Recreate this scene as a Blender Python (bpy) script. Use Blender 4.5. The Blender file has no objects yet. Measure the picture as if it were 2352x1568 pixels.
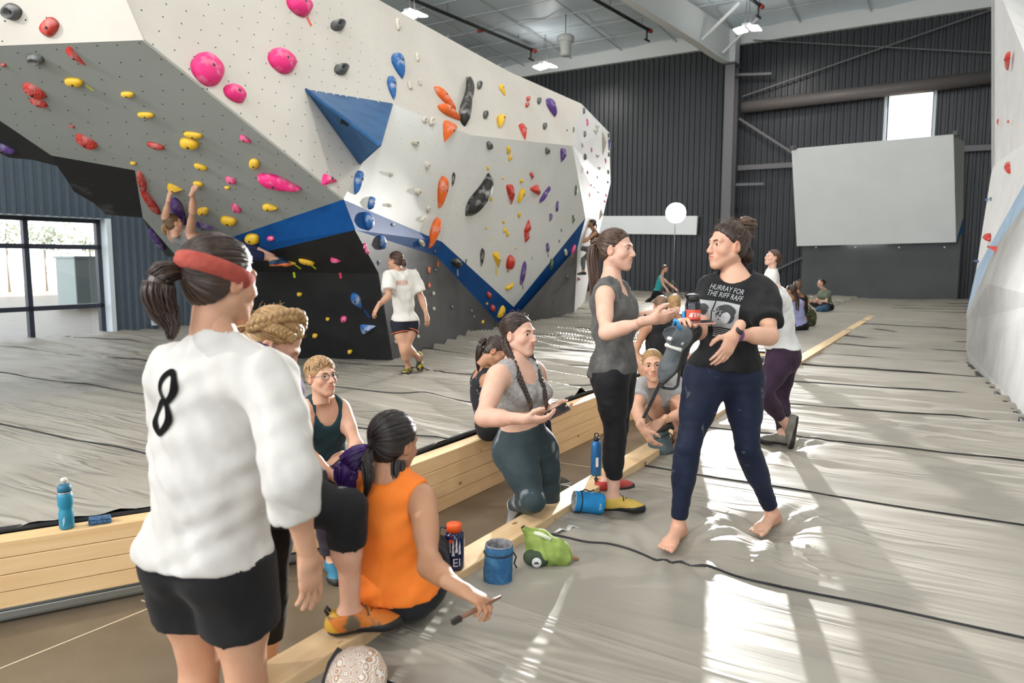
import bpy, bmesh, math, random
import numpy as np
from mathutils import Vector, Matrix
from mathutils.bvhtree import BVHTree

random.seed(7)
SC = bpy.context.scene
COL = SC.collection

# ---------------------------------------------------------------- camera
IMG_W, IMG_H, FOCAL = 2352.0, 1568.0, 1700.0
PITCH = math.radians(6.2)
CAM_H = 1.40                      # above the crash mats (z = 0)
FLOOR_Z = -0.43
cam_data = bpy.data.cameras.new('camera')
cam_data.sensor_width = 36.0
cam_data.lens = FOCAL / IMG_W * 36.0
cam_data.clip_end = 300
cam_data.dof.use_dof = True
cam_data.dof.focus_distance = 4.8
cam_data.dof.aperture_fstop = 2.8
cam = bpy.data.objects.new('camera', cam_data)
COL.objects.link(cam)
cam.location = (0, 0, CAM_H)
cam.rotation_euler = (math.pi / 2 - PITCH, 0, 0)
SC.camera = cam

# ---------------------------------------------------------------- world, big lights, exposure
world = bpy.data.worlds.new('world')
SC.world = world
world.use_nodes = True
wn = world.node_tree.nodes['Background']
wn.inputs[0].default_value = (0.90, 0.955, 1.0, 1)
wn.inputs[1].default_value = 2.8
SC.view_settings.view_transform = 'Standard'
SC.view_settings.look = 'None'
SC.view_settings.gamma = 1.0
SC.view_settings.use_curve_mapping = False
SC.view_settings.exposure = 0.28

def spot(name, loc, target, energy, angle, blend, radius, color):
    d = bpy.data.lights.new(name, 'SPOT')
    d.energy = energy
    d.spot_size = math.radians(angle)
    d.spot_blend = blend
    d.shadow_soft_size = radius
    d.color = color
    o = bpy.data.objects.new(name, d)
    COL.objects.link(o)
    o.location = loc
    o.rotation_euler = (Vector(target) - Vector(loc)).to_track_quat('-Z', 'Y').to_euler()
    return o

FLASH_A, FLASH_B = 40000, 3600
FLASH_POS = (5.55, 25.4, 3.02)
spot('back_flash', (5.5, 25.15, 3.02), (0.9, 4.4, 1.0), FLASH_A, 28, 1.0, 0.16, (1.0, 0.98, 0.95))
spot('side_flash', (-13.5, 0.6, 7.4), (0.8, 5.0, 0.4), FLASH_B, 46, 0.6, 0.10, (1.0, 0.97, 0.93))

sun = bpy.data.lights.new('sun', 'SUN')
sun.energy = 24.0
sun.angle = math.radians(1.0)
sun_o = bpy.data.objects.new('sun', sun)
COL.objects.link(sun_o)
sun_o.rotation_euler = Vector((-0.62, -0.25, -0.80)).to_track_quat('-Z', 'Y').to_euler()

# ---------------------------------------------------------------- helpers
def V(*a):
    return np.array(a, dtype=float)

def nrm(v):
    v = np.asarray(v, float)
    return v / (np.linalg.norm(v) + 1e-12)

U1 = nrm(V(0.519, 0.855, 0))        # along the beams, away from the camera
U2 = nrm(V(-0.855, 0.519, 0))       # along the mat seams, to the left
CAMP = V(0, 0, CAM_H)
_cs, _sn = math.cos(PITCH), math.sin(PITCH)

def ray(px, py):
    """direction of an image point, scaled so that its y is 1"""
    xc, yc = px - IMG_W / 2, IMG_H / 2 - py
    d = FOCAL * _cs + yc * _sn
    return V(xc / d, 1.0, (yc * _cs - FOCAL * _sn) / d)

def at(px, py, Y):
    return CAMP + ray(px, py) * Y

def onz(px, py, z):
    r = ray(px, py)
    return CAMP + r * ((z - CAM_H) / r[2])

def onplane(px, py, pt, n):
    r = ray(px, py)
    return CAMP + r * (np.dot(np.asarray(pt) - CAMP, n) / np.dot(r, n))

def plane3(a, b, c):
    n = nrm(np.cross(b - a, c - a))
    if np.dot(n, CAMP - a) < 0:
        n = -n
    return (a, n)

# ---- materials
def mat(name, color=(0.8, 0.8, 0.8), rough=0.6, metal=0.0, spec=0.5, emit=None, estr=0.0):
    m = bpy.data.materials.new(name)
    m.use_nodes = True
    b = m.node_tree.nodes['Principled BSDF']
    b.inputs['Base Color'].default_value = (*color, 1)
    b.inputs['Roughness'].default_value = rough
    b.inputs['Metallic'].default_value = metal
    b.inputs['Specular IOR Level'].default_value = spec
    if emit:
        b.inputs['Emission Color'].default_value = (*emit, 1)
        b.inputs['Emission Strength'].default_value = estr
    return m

def N(m, kind, **kw):
    n = m.node_tree.nodes.new(kind)
    for k, v in kw.items():
        if k in n.inputs:
            n.inputs[k].default_value = v
        else:
            setattr(n, k, v)
    return n

def L(m, a, b):
    m.node_tree.links.new(a, b)

def bsdf(m):
    return m.node_tree.nodes['Principled BSDF']

def noise_mat(name, c1, c2, scale=4.0, rough=0.6, detail=4.0, lo=0.35, hi=0.65, bump=0.0, bscale=None, stretch=None, metal=0.0, spec=0.4, coord='Object'):
    m = mat(name, c1, rough, metal, spec)
    tc = N(m, 'ShaderNodeTexCoord')
    src = tc.outputs[coord]
    if stretch:
        mp = N(m, 'ShaderNodeMapping')
        mp.inputs['Scale'].default_value = stretch
        L(m, src, mp.inputs['Vector'])
        src = mp.outputs['Vector']
    t = N(m, 'ShaderNodeTexNoise', Scale=scale, Detail=detail)
    L(m, src, t.inputs['Vector'])
    r = N(m, 'ShaderNodeValToRGB')
    r.color_ramp.elements[0].position = lo
    r.color_ramp.elements[0].color = (*c1, 1)
    r.color_ramp.elements[1].position = hi
    r.color_ramp.elements[1].color = (*c2, 1)
    L(m, t.outputs['Fac'], r.inputs['Fac'])
    L(m, r.outputs['Color'], bsdf(m).inputs['Base Color'])
    if bump:
        t2 = N(m, 'ShaderNodeTexNoise', Scale=bscale or scale * 4, Detail=3.0)
        L(m, src, t2.inputs['Vector'])
        bp = N(m, 'ShaderNodeBump', Strength=bump, Distance=0.02)
        L(m, t2.outputs['Fac'], bp.inputs['Height'])
        L(m, bp.outputs['Normal'], bsdf(m).inputs['Normal'])
    return m

# ---- objects
def tag(o, label=None, cat=None, group=None, kind=None):
    if label: o['label'] = label
    if cat: o['category'] = cat
    if group: o['group'] = group
    if kind: o['kind'] = kind
    return o

def empty(name, loc=(0, 0, 0)):
    o = bpy.data.objects.new(name, None)
    COL.objects.link(o)
    o.location = tuple(loc)
    o.empty_display_size = 0.1
    return o

def link_mesh(name, me, parent=None, mats=()):
    o = bpy.data.objects.new(name, me)
    COL.objects.link(o)
    for m in (mats if isinstance(mats, (list, tuple)) else [mats]):
        if m: me.materials.append(m)
    if parent is not None:
        o.parent = parent
        o.matrix_parent_inverse = Matrix.Translation(-Vector(parent.location)) if parent.rotation_euler[:] == (0.0, 0.0, 0.0) else parent.matrix_basis.inverted()
    return o

def mesh_np(name, verts, faces, smooth=True):
    """faces: (M,k) array or list of lists"""
    me = bpy.data.meshes.new(name)
    if isinstance(faces, np.ndarray):
        verts = np.asarray(verts, np.float32)
        M, k = faces.shape
        me.vertices.add(len(verts)); me.vertices.foreach_set('co', verts.ravel())
        me.loops.add(M * k); me.loops.foreach_set('vertex_index', faces.astype(np.int32).ravel())
        me.polygons.add(M)
        me.polygons.foreach_set('loop_start', np.arange(0, M * k, k, dtype=np.int32))
        me.polygons.foreach_set('loop_total', np.full(M, k, np.int32))
        me.update(calc_edges=True)
    else:
        me.from_pydata([tuple(map(float, v)) for v in verts], [], [list(map(int, f)) for f in faces])
        me.update()
    if smooth:
        me.polygons.foreach_set('use_smooth', np.ones(len(me.polygons), bool))
    return me

class MB:
    """collects simple shapes into one mesh"""
    def __init__(self):
        self.v, self.f, self.s = [], [], []
    def add(self, vs, fs, smooth=False):
        b = len(self.v)
        self.v += [tuple(map(float, v)) for v in vs]
        self.f += [[i + b for i in f] for f in fs]
        self.s += [smooth] * len(fs)
        return self
    def box(self, c, half, axes=None):
        ax = np.eye(3) if axes is None else np.array(axes, float)
        vs = [np.asarray(c, float) + sx * half[0] * ax[0] + sy * half[1] * ax[1] + sz * half[2] * ax[2]
              for sx in (-1, 1) for sy in (-1, 1) for sz in (-1, 1)]
        fs = [[0, 1, 3, 2], [4, 6, 7, 5], [0, 4, 5, 1], [2, 3, 7, 6], [0, 2, 6, 4], [1, 5, 7, 3]]
        if np.dot(np.cross(ax[0], ax[1]), ax[2]) < 0:
            fs = [f[::-1] for f in fs]
        return self.add(vs, fs)
    def bar(self, a, b, w, h, up=(0, 0, 1)):
        a, b = np.asarray(a, float), np.asarray(b, float)
        d = nrm(b - a); s = nrm(np.cross(d, up)); u = np.cross(s, d)
        return self.box((a + b) / 2, (np.linalg.norm(b - a) / 2, w / 2, h / 2), (d, s, u))
    def tube(self, pts, r, n=8, closed=False):
        pts = [np.asarray(p, float) for p in pts]
        rr = r if hasattr(r, '__len__') else [r] * len(pts)
        vs, fs = [], []
        prev = None
        for i, p in enumerate(pts):
            t = nrm(pts[min(i + 1, len(pts) - 1)] - pts[max(i - 1, 0)])
            if closed: t = nrm(pts[(i + 1) % len(pts)] - pts[i - 1])
            if prev is None:
                a = nrm(np.cross(t, (0, 0, 1) if abs(t[2]) < .9 else (1, 0, 0)))
            else:
                a = nrm(prev - t * np.dot(prev, t))
            prev = a
            b = np.cross(t, a)
            for k in range(n):
                an = 2 * math.pi * k / n
                vs.append(p + rr[i] * (math.cos(an) * a + math.sin(an) * b))
        m = len(pts)
        for i in range(m if closed else m - 1):
            j = (i + 1) % m
            for k in range(n):
                fs.append([i * n + k, i * n + (k + 1) % n, j * n + (k + 1) % n, j * n + k])
        if not closed:
            fs.append(list(range(n))[::-1]); fs.append([(m - 1) * n + k for k in range(n)])
        return self.add(vs, fs, True)
    def lathe(self, prof, c=(0, 0, 0), axes=None, n=24, cap=True):
        ax = np.eye(3) if axes is None else np.array(axes, float)
        vs, fs = [], []
        for r, z in prof:
            for k in range(n):
                an = 2 * math.pi * k / n
                vs.append(np.asarray(c, float) + r * math.cos(an) * ax[0] + r * math.sin(an) * ax[1] + z * ax[2])
        m = len(prof)
        for i in range(m - 1):
            for k in range(n):
                fs.append([i * n + k, i * n + (k + 1) % n, (i + 1) * n + (k + 1) % n, (i + 1) * n + k])
        if cap:
            fs.append(list(range(n))[::-1]); fs.append([(m - 1) * n + k for k in range(n)])
        return self.add(vs, fs, True)
    def poly(self, pts, thick=0.0, n=None):
        pts = [np.asarray(p, float) for p in pts]
        k = len(pts)
        if not thick:
            return self.add(pts, [list(range(k))])
        nn = n if n is not None else nrm(np.cross(pts[1] - pts[0], pts[2] - pts[0]))
        back = [p - np.asarray(nn) * thick for p in pts]
        fs = [list(range(k)), [k + i for i in range(k)][::-1]]
        fs += [[i, k + i, k + (i + 1) % k, (i + 1) % k] for i in range(k)]
        return self.add(pts + back, fs)
    def build(self, name, m=None, parent=None, bevel=0.0):
        me = bpy.data.meshes.new(name)
        me.from_pydata(self.v, [], self.f)
        me.update()
        me.polygons.foreach_set('use_smooth', np.array(self.s, bool))
        o = link_mesh(name, me, parent, m)
        if bevel:
            md = o.modifiers.new('bevel', 'BEVEL'); md.width = bevel; md.segments = 2; md.limit_method = 'ANGLE'
        return o

def copy_tree(o, parent=None, dm=None):
    c = o.copy()
    COL.objects.link(c)
    if parent is not None: c.parent = parent
    for ch in o.children:
        copy_tree(ch, c)
    return c
# ================================================================= STRUCTURE
M_CONC = noise_mat('concrete', (0.118, 0.086, 0.054), (0.165, 0.123, 0.080), 2.2, 0.45, 8, bump=0.04, bscale=60)
M_CLAD_FAR = noise_mat('cladding_charcoal', (0.028, 0.030, 0.034), (0.034, 0.036, 0.040), 0.6, 0.38, spec=0.3)
M_CLAD_LEFT = noise_mat('cladding_slate', (0.075, 0.10, 0.125), (0.09, 0.115, 0.14), 0.6, 0.45)
M_WHITE_STEEL = mat('white_steel', (0.72, 0.74, 0.73), 0.45)
M_GREY_STEEL = mat('grey_steel', (0.11, 0.105, 0.11), 0.45)
M_DUCT = mat('duct_paint', (0.12, 0.105, 0.10), 0.5)
M_BLACK_PIPE = mat('sprinkler_black', (0.02, 0.02, 0.022), 0.5)
M_RED = mat('sprinkler_red', (0.35, 0.03, 0.02), 0.5)
M_CEIL = noise_mat('ceiling_insulation', (0.68, 0.79, 0.86), (0.78, 0.87, 0.93), 0.5, 0.35, 3, bump=0.5, bscale=0.7, stretch=(1, 1, 1))
M_FRAME = mat('window_frame_dark', (0.03, 0.035, 0.05), 0.4)
M_REVEAL = mat('window_reveal', (0.62, 0.68, 0.72), 0.5)
M_GLASS = mat('window_glass', (1, 1, 1), 0.0)
def _glass():
    m = M_GLASS
    nt = m.node_tree
    nt.nodes.remove(bsdf(m))
    tr = N(m, 'ShaderNodeBsdfTransparent'); gl = N(m, 'ShaderNodeBsdfGlossy', Roughness=0.02)
    mx = N(m, 'ShaderNodeMixShader'); mx.inputs[0].default_value = 0.05
    L(m, tr.outputs[0], mx.inputs[1]); L(m, gl.outputs[0], mx.inputs[2])
    L(m, mx.outputs[0], nt.nodes['Material Output'].inputs['Surface'])
_glass()

def struct(o):
    o['kind'] = 'structure'
    return o

# ---- concrete floor with saw-cut joints
fl = MB()
fl.box((2, 14, FLOOR_Z - 0.15), (45, 45, 0.15))
floor = struct(fl.build('floor', M_CONC))
M_JOINT = mat('floor_joint', (0.55, 0.44, 0.30), 0.7)
def joint(p, q):
    a, b = onz(*p, FLOOR_Z), onz(*q, FLOOR_Z)
    m = MB(); m.bar(a + V(0, 0, .001), b + V(0, 0, .001), 0.008, 0.004)
    m.build('control_joint', M_JOINT, floor)
joint((-60, 1560), (380, 1382)); joint((325, 1378), (800, 1568)); joint((1230, 1055), (1420, 1082))

# ---- corrugated cladding walls
def corrugated(name, a, b, z0, z1, m, pitch=0.20, depth=0.045, holes=()):
    """a->b base line, ribs vertical; holes = [(s0, s1, z0, z1)] left open"""
    a, b = np.asarray(a, float), np.asarray(b, float)
    d = nrm(b - a); Lw = np.linalg.norm(b - a)
    n = np.cross(d, (0, 0, 1))
    if np.dot(n, CAMP - a) < 0: n = -n
    prof = []
    s = 0.0
    while s < Lw:
        for q, o in ((0, 0), (.5, 0), (.6, 1), (.9, 1), (1.0, 0)):
            prof.append((min(s + q * pitch, Lw), o * depth))
        s += pitch
    cuts = sorted({0.0, Lw} | {h[0] for h in holes} | {h[1] for h in holes})
    for c in cuts:
        prof.append((c, 0.0))
    prof = sorted(set(prof))
    zs = sorted({z0, z1} | {h[2] for h in holes} | {h[3] for h in holes})
    vs = []; fs = []
    for z in zs:
        for s, o in prof:
            p = a + d * s + n * o
            vs.append((p[0], p[1], z))
    k = len(prof)
    for i in range(len(zs) - 1):
        for j in range(k - 1):
            sm = (prof[j][0] + prof[j + 1][0]) / 2; zm = (zs[i] + zs[i + 1]) / 2
            if any(h[0] < sm < h[1] and h[2] < zm < h[3] for h in holes): continue
            fs.append([i * k + j, i * k + j + 1, (i + 1) * k + j + 1, (i + 1) * k + j])
    me = bpy.data.meshes.new(name); me.from_pydata(vs, [], fs); me.update()
    o = link_mesh(name, me, None, m)
    struct(o)
    return o, a, d, n

EAVE = 10.6
W0 = V(14.4, 28.5, 0)                       # point on the far wall line
FA, FB = W0 + U2 * 34, W0 - U2 * 16
def on_far(px, py, out=0.0):
    n = -U1
    return onplane(px, py, W0 + n * out, n)
def far_s(p):
    return float(np.dot(np.asarray(p) - FA, -U2))
win2 = [far_s(on_far(2030, 330)), far_s(on_far(2150, 205))]
w2z = (2.9, float(on_far(2090, 208)[2]))
corrugated('wall_far', FA + V(0, 0, 0), FB, FLOOR_Z, EAVE, M_CLAD_FAR, 0.235, 0.05,
           holes=[(win2[0], win2[1], w2z[0], w2z[1])])
# white eave strip
m = MB(); m.bar(FA - U1 * .12 + V(0, 0, EAVE - .1), FB - U1 * .12 + V(0, 0, EAVE - .1), 0.25, 0.62)
struct(m.build('trim_1', M_WHITE_STEEL))
# window in far wall
def window(name, a, d, n, s0, s1, z0, z1, mull_s=(), mull_z=(), fw=0.07, depth=0.28, glassoff=-0.16):
    root = struct(empty(name, a + d * s0 + V(0, 0, z0)))
    up = V(0, 0, 1)
    rv = MB()
    for s in (s0, s1): rv.bar(a + d * s + up * z0 + n * .03, a + d * s + up * z1 + n * .03, .09, .06, up=n)
    for s in (s0 - .012, s1 + .012):
        rv.box(a + d * s + up * (z0 + z1) / 2 - n * depth / 2, (.012, depth / 2, (z1 - z0) / 2), (d, n, up))
    for z in (z0, z1):
        rv.box(a + d * (s0 + s1) / 2 + up * z - n * depth / 2, ((s1 - s0) / 2, depth / 2, .012), (d, n, up))
    rv.build('window_reveal', M_REVEAL, root)
    g = -depth + 0.06
    for s in [s0 + fw / 2, s1 - fw / 2] + list(mull_s):
        f = MB(); f.box(a + d * s + up * (z0 + z1) / 2 + n * g, (fw / 2, .05, (z1 - z0) / 2), (d, n, up)); f.build('window_frame', M_FRAME, root)
    for z in [z0 + fw / 2, z1 - fw / 2] + list(mull_z):
        f = MB(); f.box(a + d * (s0 + s1) / 2 + up * z + n * g, ((s1 - s0) / 2, .05, fw / 2), (d, n, up)); f.build('window_frame', M_FRAME, root)
    ss = sorted([s0, s1] + list(mull_s)); zz = sorted([z0, z1] + list(mull_z))
    for i in range(len(ss) - 1):
        for j in range(len(zz) - 1):
            p = MB(); p.box(a + d * (ss[i] + ss[i + 1]) / 2 + up * (zz[j] + zz[j + 1]) / 2 + n * (g - .01),
                            ((ss[i + 1] - ss[i]) / 2 - fw / 2, .004, (zz[j + 1] - zz[j]) / 2 - fw / 2), (d, n, up))
            p.build('pane', M_GLASS, root)
    return root
window('window_2', FA, -U2, -U1, win2[0], win2[1], w2z[0], w2z[1], fw=.09)

# ---- left wall with the big window (parallel to the beams)
LW0 = V(-7.85, 14.5, 0)
def on_left(px, py):
    return onplane(px, py, LW0, np.cross(U1, (0, 0, 1)))
LA, LB = LW0 - U1 * 14, LW0 + U1 * 5.5
def left_s(p): return float(np.dot(np.asarray(p) - LA, U1))
lw_s1 = left_s(on_left(252, 620)); lw_s0 = lw_s1 - 5.4
lw_z1 = float(on_left(240, 502)[2]); lw_z0 = -0.1
corrugated('wall_left', LA, LB, FLOOR_Z, EAVE, M_CLAD_LEFT, 0.155, 0.03, holes=[(lw_s0, lw_s1, lw_z0, lw_z1)])
ms = [left_s(on_left(82, 640)), left_s(on_left(82, 640)) - 1.75]
mz = [float(on_left(150, 566)[2]), float(on_left(150, 707)[2])]
nL = np.cross(U1, (0, 0, 1)); nL = nL if np.dot(nL, CAMP - LW0) > 0 else -nL
window('window_1', LA, U1, nL, lw_s0, lw_s1, lw_z0, lw_z1, ms, mz, fw=.085, depth=.34)
# the wall steps back behind the climbing wall
corrugated('wall_back', LB + U2 * 12 + U1 * 2, LB + U2 * 12 + U1 * 16, FLOOR_Z, EAVE, M_CLAD_FAR, 0.155, 0.03)
m = MB(); q0 = W0 - U2 * 16; m.poly([q0 + V(0, 0, FLOOR_Z), q0 - U1 * 40 + V(0, 0, FLOOR_Z), q0 - U1 * 40 + V(0, 0, 13.5), q0 + V(0, 0, 13.5)], .1, n=U2); struct(m.build('wall_right', M_CLAD_FAR))
# socket box low on the left wall, by the window
p = on_left(352, 746)
m = MB(); m.box(p + nL * .05 + V(0, 0, .05), (.055, .035, .055), (U1, nL, V(0, 0, 1)))
tag(m.build('outlet_box', M_REVEAL, None, 0.006), 'small white outlet box low on slate wall beside the window', 'outlet')

# ---- ceiling: rises from the far eave towards the camera
SLOPE = 0.055
def ceil_z(p): return EAVE + 0.2 + SLOPE * float(np.dot(W0 - np.asarray(p), U1))
ca = [W0 + U2 * 34, W0 - U2 * 16, W0 - U2 * 16 - U1 * 40, W0 + U2 * 34 - U1 * 40]
nx, ny = 61, 49
vs, fs = [], []
rng = np.random.RandomState(3)
for j in range(ny):
    for i in range(nx):
        p = ca[0] + (ca[1] - ca[0]) * i / (nx - 1) + (ca[3] - ca[0]) * j / (ny - 1)
        sag = -0.10 * abs(math.sin(i * math.pi / 3)) * (0.6 + 0.4 * math.sin(j * 1.3 + i)) + 0.03 * rng.randn()
        vs.append((p[0], p[1], ceil_z(p) + sag))
for j in range(ny - 1):
    for i in range(nx - 1):
        fs.append([j * nx + i, j * nx + i + 1, (j + 1) * nx + i + 1, (j + 1) * nx + i])
me = bpy.data.meshes.new('ceiling'); me.from_pydata(vs, [], fs); me.update()
me.polygons.foreach_set('use_smooth', np.ones(len(fs), bool))
ceiling = struct(link_mesh('ceiling', me, None, M_CEIL))
M_STRAP = mat('ceiling_strap', (0.50, 0.53, 0.53), 0.5)
for k in range(14):
    s = -2 - 1.55 * k
    a = W0 + U1 * s - U2 * 16; b = W0 + U1 * s + U2 * 34
    m = MB(); m.bar((a[0], a[1], ceil_z(a) - .16), (b[0], b[1], ceil_z(b) - .16), .05, .02); m.build('ceiling_strap', M_STRAP, ceiling)
for k in range(18):
    s = -14 + 2.5 * k
    a = W0 + U2 * s; b = a - U1 * 30
    m = MB(); m.bar((a[0], a[1], ceil_z(a) - .14), (b[0], b[1], ceil_z(b) - .14), .06, .03); m.build('ceiling_strap', M_STRAP, ceiling)

# ---- steel frame: column, haunched rafter, braces
colb = onz(1684, 690, 0)
cpos = onplane(1682, 150, W0 - U1 * 0.75, -U1)
czt = float(cpos[2])
cb = V(cpos[0], cpos[1], 0)
root = empty('steel_frame', (cb[0], cb[1], FLOOR_Z)); tag(root, 'steel portal frame column with white haunched roof rafter by far wall', 'steel frame')
m = MB()
for o in (-.30, .30):
    m.box(cb + U1 * o + V(0, 0, (czt + FLOOR_Z) / 2), (.02, .19, (czt - FLOOR_Z) / 2), (U1, U2, V(0, 0, 1)))
m.box(cb + V(0, 0, (czt + FLOOR_Z) / 2), (.30, .01, (czt - FLOOR_Z) / 2), (U1, U2, V(0, 0, 1)))
m.build('column', M_GREY_STEEL, root)
# rafter: deep at the column, shallow further in
raf = MB()
dR = nrm(V(.66, .75, 0)); nR = V(dR[1], -dR[0], 0)
def rpt(px, py, top):
    p = onplane(px, py, cb, nR)
    return V(p[0], p[1], ceil_z(p) - .25) if top else p
prev = None
ss = [(1684, 148), (1660, 140), (1640, 128), (1600, 101), (1560, 76), (1520, 51), (1480, 26), (1440, 0), (1390, -34), (1300, -100), (1150, -220)]
fl2 = MB()
for i in range(len(ss) - 1):
    a0, a1, b0, b1 = rpt(*ss[i], 0), rpt(*ss[i + 1], 0), rpt(*ss[i], 1), rpt(*ss[i + 1], 1)
    raf.poly([a0 + nR * .012, a1 + nR * .012, b1 + nR * .012, b0 + nR * .012], .024, n=nR)
    fl2.bar(a0, a1, .34, .035)
raf.build('rafter_web', M_WHITE_STEEL, root); fl2.build('rafter_flange', M_WHITE_STEEL, root)
m = MB(); m.box(cb + V(0, 0, (czt + ceil_z(cb) - .25) / 2), (.33, .19, (ceil_z(cb) - .25 - czt) / 2), (U1, U2, V(0, 0, 1))); m.build('knee_stiffener', M_WHITE_STEEL, root)
m = MB(); m.box(cb - U1 * .0 + V(0, 0, czt - .0), (.5, .24, .03), (U1, U2, V(0, 0, 1))); m.build('end_plate', M_GREY_STEEL, root)
def ceil_hit(px, py, drop=.2):
    n = nrm(V(SLOPE * U1[0], SLOPE * U1[1], 1)); return onplane(px, py, V(W0[0], W0[1], EAVE + .2 - drop), n)
# flange braces running from the rafter up to the purlins
for (p, q) in (((1612, 92), (1690, 20)), ((1660, 122), (1765, 10))):
    a = onplane(*p, cb + nR * .1, nR); b = a + nR * 1.3 + dR * .3 + V(0, 0, .0); b = V(b[0], b[1], ceil_z(b) - .25)
    m = MB(); m.bar(a, b, .09, .09); m.build('flange_brace', M_WHITE_STEEL, root)
# girts, duct and cross bracing on the far wall
def wall_bar(name, p, q, w, h, m_, label, cat, out=.25, tube=False, out2=None, group=None):
    a, b = on_far(*p, out), on_far(*q, out if out2 is None else out2)
    m = MB()
    if tube: m.tube([a, b], w / 2, 16)
    else: m.bar(a, b, w, h, up=U1)
    return tag(m.build(name, m_), label, cat, group)
wall_bar('air_duct', (1706, 247), (2380, 164), .48, 0, M_DUCT, 'long brown-grey round air duct along the upper far wall', 'duct', .45, True)
wall_bar('wall_girt', (1695, 386), (1830, 378), .2, .12, M_GREY_STEEL, 'grey horizontal wall girt left of the white board', 'girt', .3)
wall_bar('wall_girt', (2205, 342), (2330, 336), .2, .12, M_GREY_STEEL, 'grey horizontal wall girt right of the white board', 'girt', .3)
wall_bar('brace_rod', (1698, 272), (1822, 352), .09, .09, M_GREY_STEEL, 'steel brace sloping down from column to white board', 'brace', .35)
wall_bar('brace_rod', (1705, 222), (2285, 20), .05, .05, M_GREY_STEEL, 'long diagonal brace rod above the round duct', 'brace', .3)
wall_bar('brace_rod', (1730, 92), (2285, 122), .04, .04, M_GREY_STEEL, 'thin brace rod sloping across top of far wall', 'brace', .3)
wall_bar('brace_rod', (1740, 640), (1845, 590), .06, .06, M_GREY_STEEL, 'short diagonal rod beside dark base of white board', 'brace', .3)
wall_bar('wall_bracket', (1690, 172), (1772, 169), .1, .06, M_GREY_STEEL, 'upper horizontal bracket arm on the grey column', 'bracket', .7)
wall_bar('wall_bracket', (1690, 424), (1755, 422), .1, .06, M_GREY_STEEL, 'lower horizontal bracket arm on the grey column', 'bracket', .7)

# sprinkler pipes, hanging drop ends
def pipe(p, q, name_label, drop=.45):
    a, b = ceil_hit(*p, drop), ceil_hit(*q, drop)
    root = empty('sprinkler_pipe', b); tag(root, name_label, 'pipe')
    ext = a + (a - b) * .35
    m = MB(); m.tube([ext, b], .065, 10); m.build('pipe_run', M_BLACK_PIPE, root)
    d = nrm(b - a)
    m = MB(); m.tube([b - d * .12, b + d * .12], .085, 10); m.build('end_cap', M_RED, root)
    m = MB(); m.tube([b - d * .2, b - d * .2 - V(0, 0, .45)], .035, 8); m.bar(b - d * .35 - V(0, 0, .42), b - V(0, 0, .42), .06, .06); m.build('sprinkler_head', M_BLACK_PIPE, root)
    for t in (0.15, .75):
        q_ = b + (a - b) * t
        m = MB(); m.tube([q_, q_ + V(0, 0, .42)], .012, 5); m.build('hanger_rod', M_GREY_STEEL, root)
    return root, a, b
r_, a_, b_ = pipe((950, 0), (1226, 116), 'black sprinkler pipe under the ceiling left of the fan canister')
q_ = a_ + (b_ - a_) * .55
m = MB(); m.tube([q_ - U2 * -.1, q_ - U2 * -.34], .07, 8); m.build('red_fitting', M_RED, r_)
pipe((1368, 0), (1492, 70), 'black sprinkler pipe under the ceiling beside the white rafter')
pipe((1728, 0), (1748, 14), 'short black sprinkler pipe end right of the white rafter')

# roof strut rods near the top of the climbing wall
for (p, q, lb) in (((1085, 133), (1103, 114), 'leftmost white strut rod above the climbing wall top'),
               ((1142, 154), (1164, 136), 'rightmost white strut rod above the climbing wall top'),
               ((1025, 88), (1035, 78), 'small pale strut rod above the climbing wall, nearest the lamp')):
    a = ceil_hit(*p, 1.1); b = ceil_hit(*q, .3)
    m = MB(); m.tube([a, b], .05, 6); tag(m.build('strut_rod', M_WHITE_STEEL), lb, 'strut')

# hanging destratification fan
c = ceil_hit(1299, 103, 1.3)
root = empty('ceiling_fan', c); tag(root, 'white canister fan hanging on a chain below the ceiling', 'fan')
M_FANW = mat('fan_plastic', (0.62, 0.63, 0.60), 0.5)
m = MB(); m.lathe([(.19, -.42), (.21, -.38), (.20, -.30), (.24, .05), (.30, .10)], c, n=20); m.build('nozzle', M_FANW, root)
m = MB(); m.lathe([(.30, .10), (.34, .13), (.34, .30), (.22, .38), (.10, .40)], c, n=20); m.build('housing', M_FANW, root)
m = MB(); m.tube([c + V(0, 0, .4), c + V(0, 0, 1.15)], .02, 6); m.build('chain', M_GREY_STEEL, root)
m = MB(); m.tube([c + V(.12, 0, .4), c + V(.2, 0, 1.15)], .008, 5); m.build('power_cord', M_FANW, root)

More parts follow.
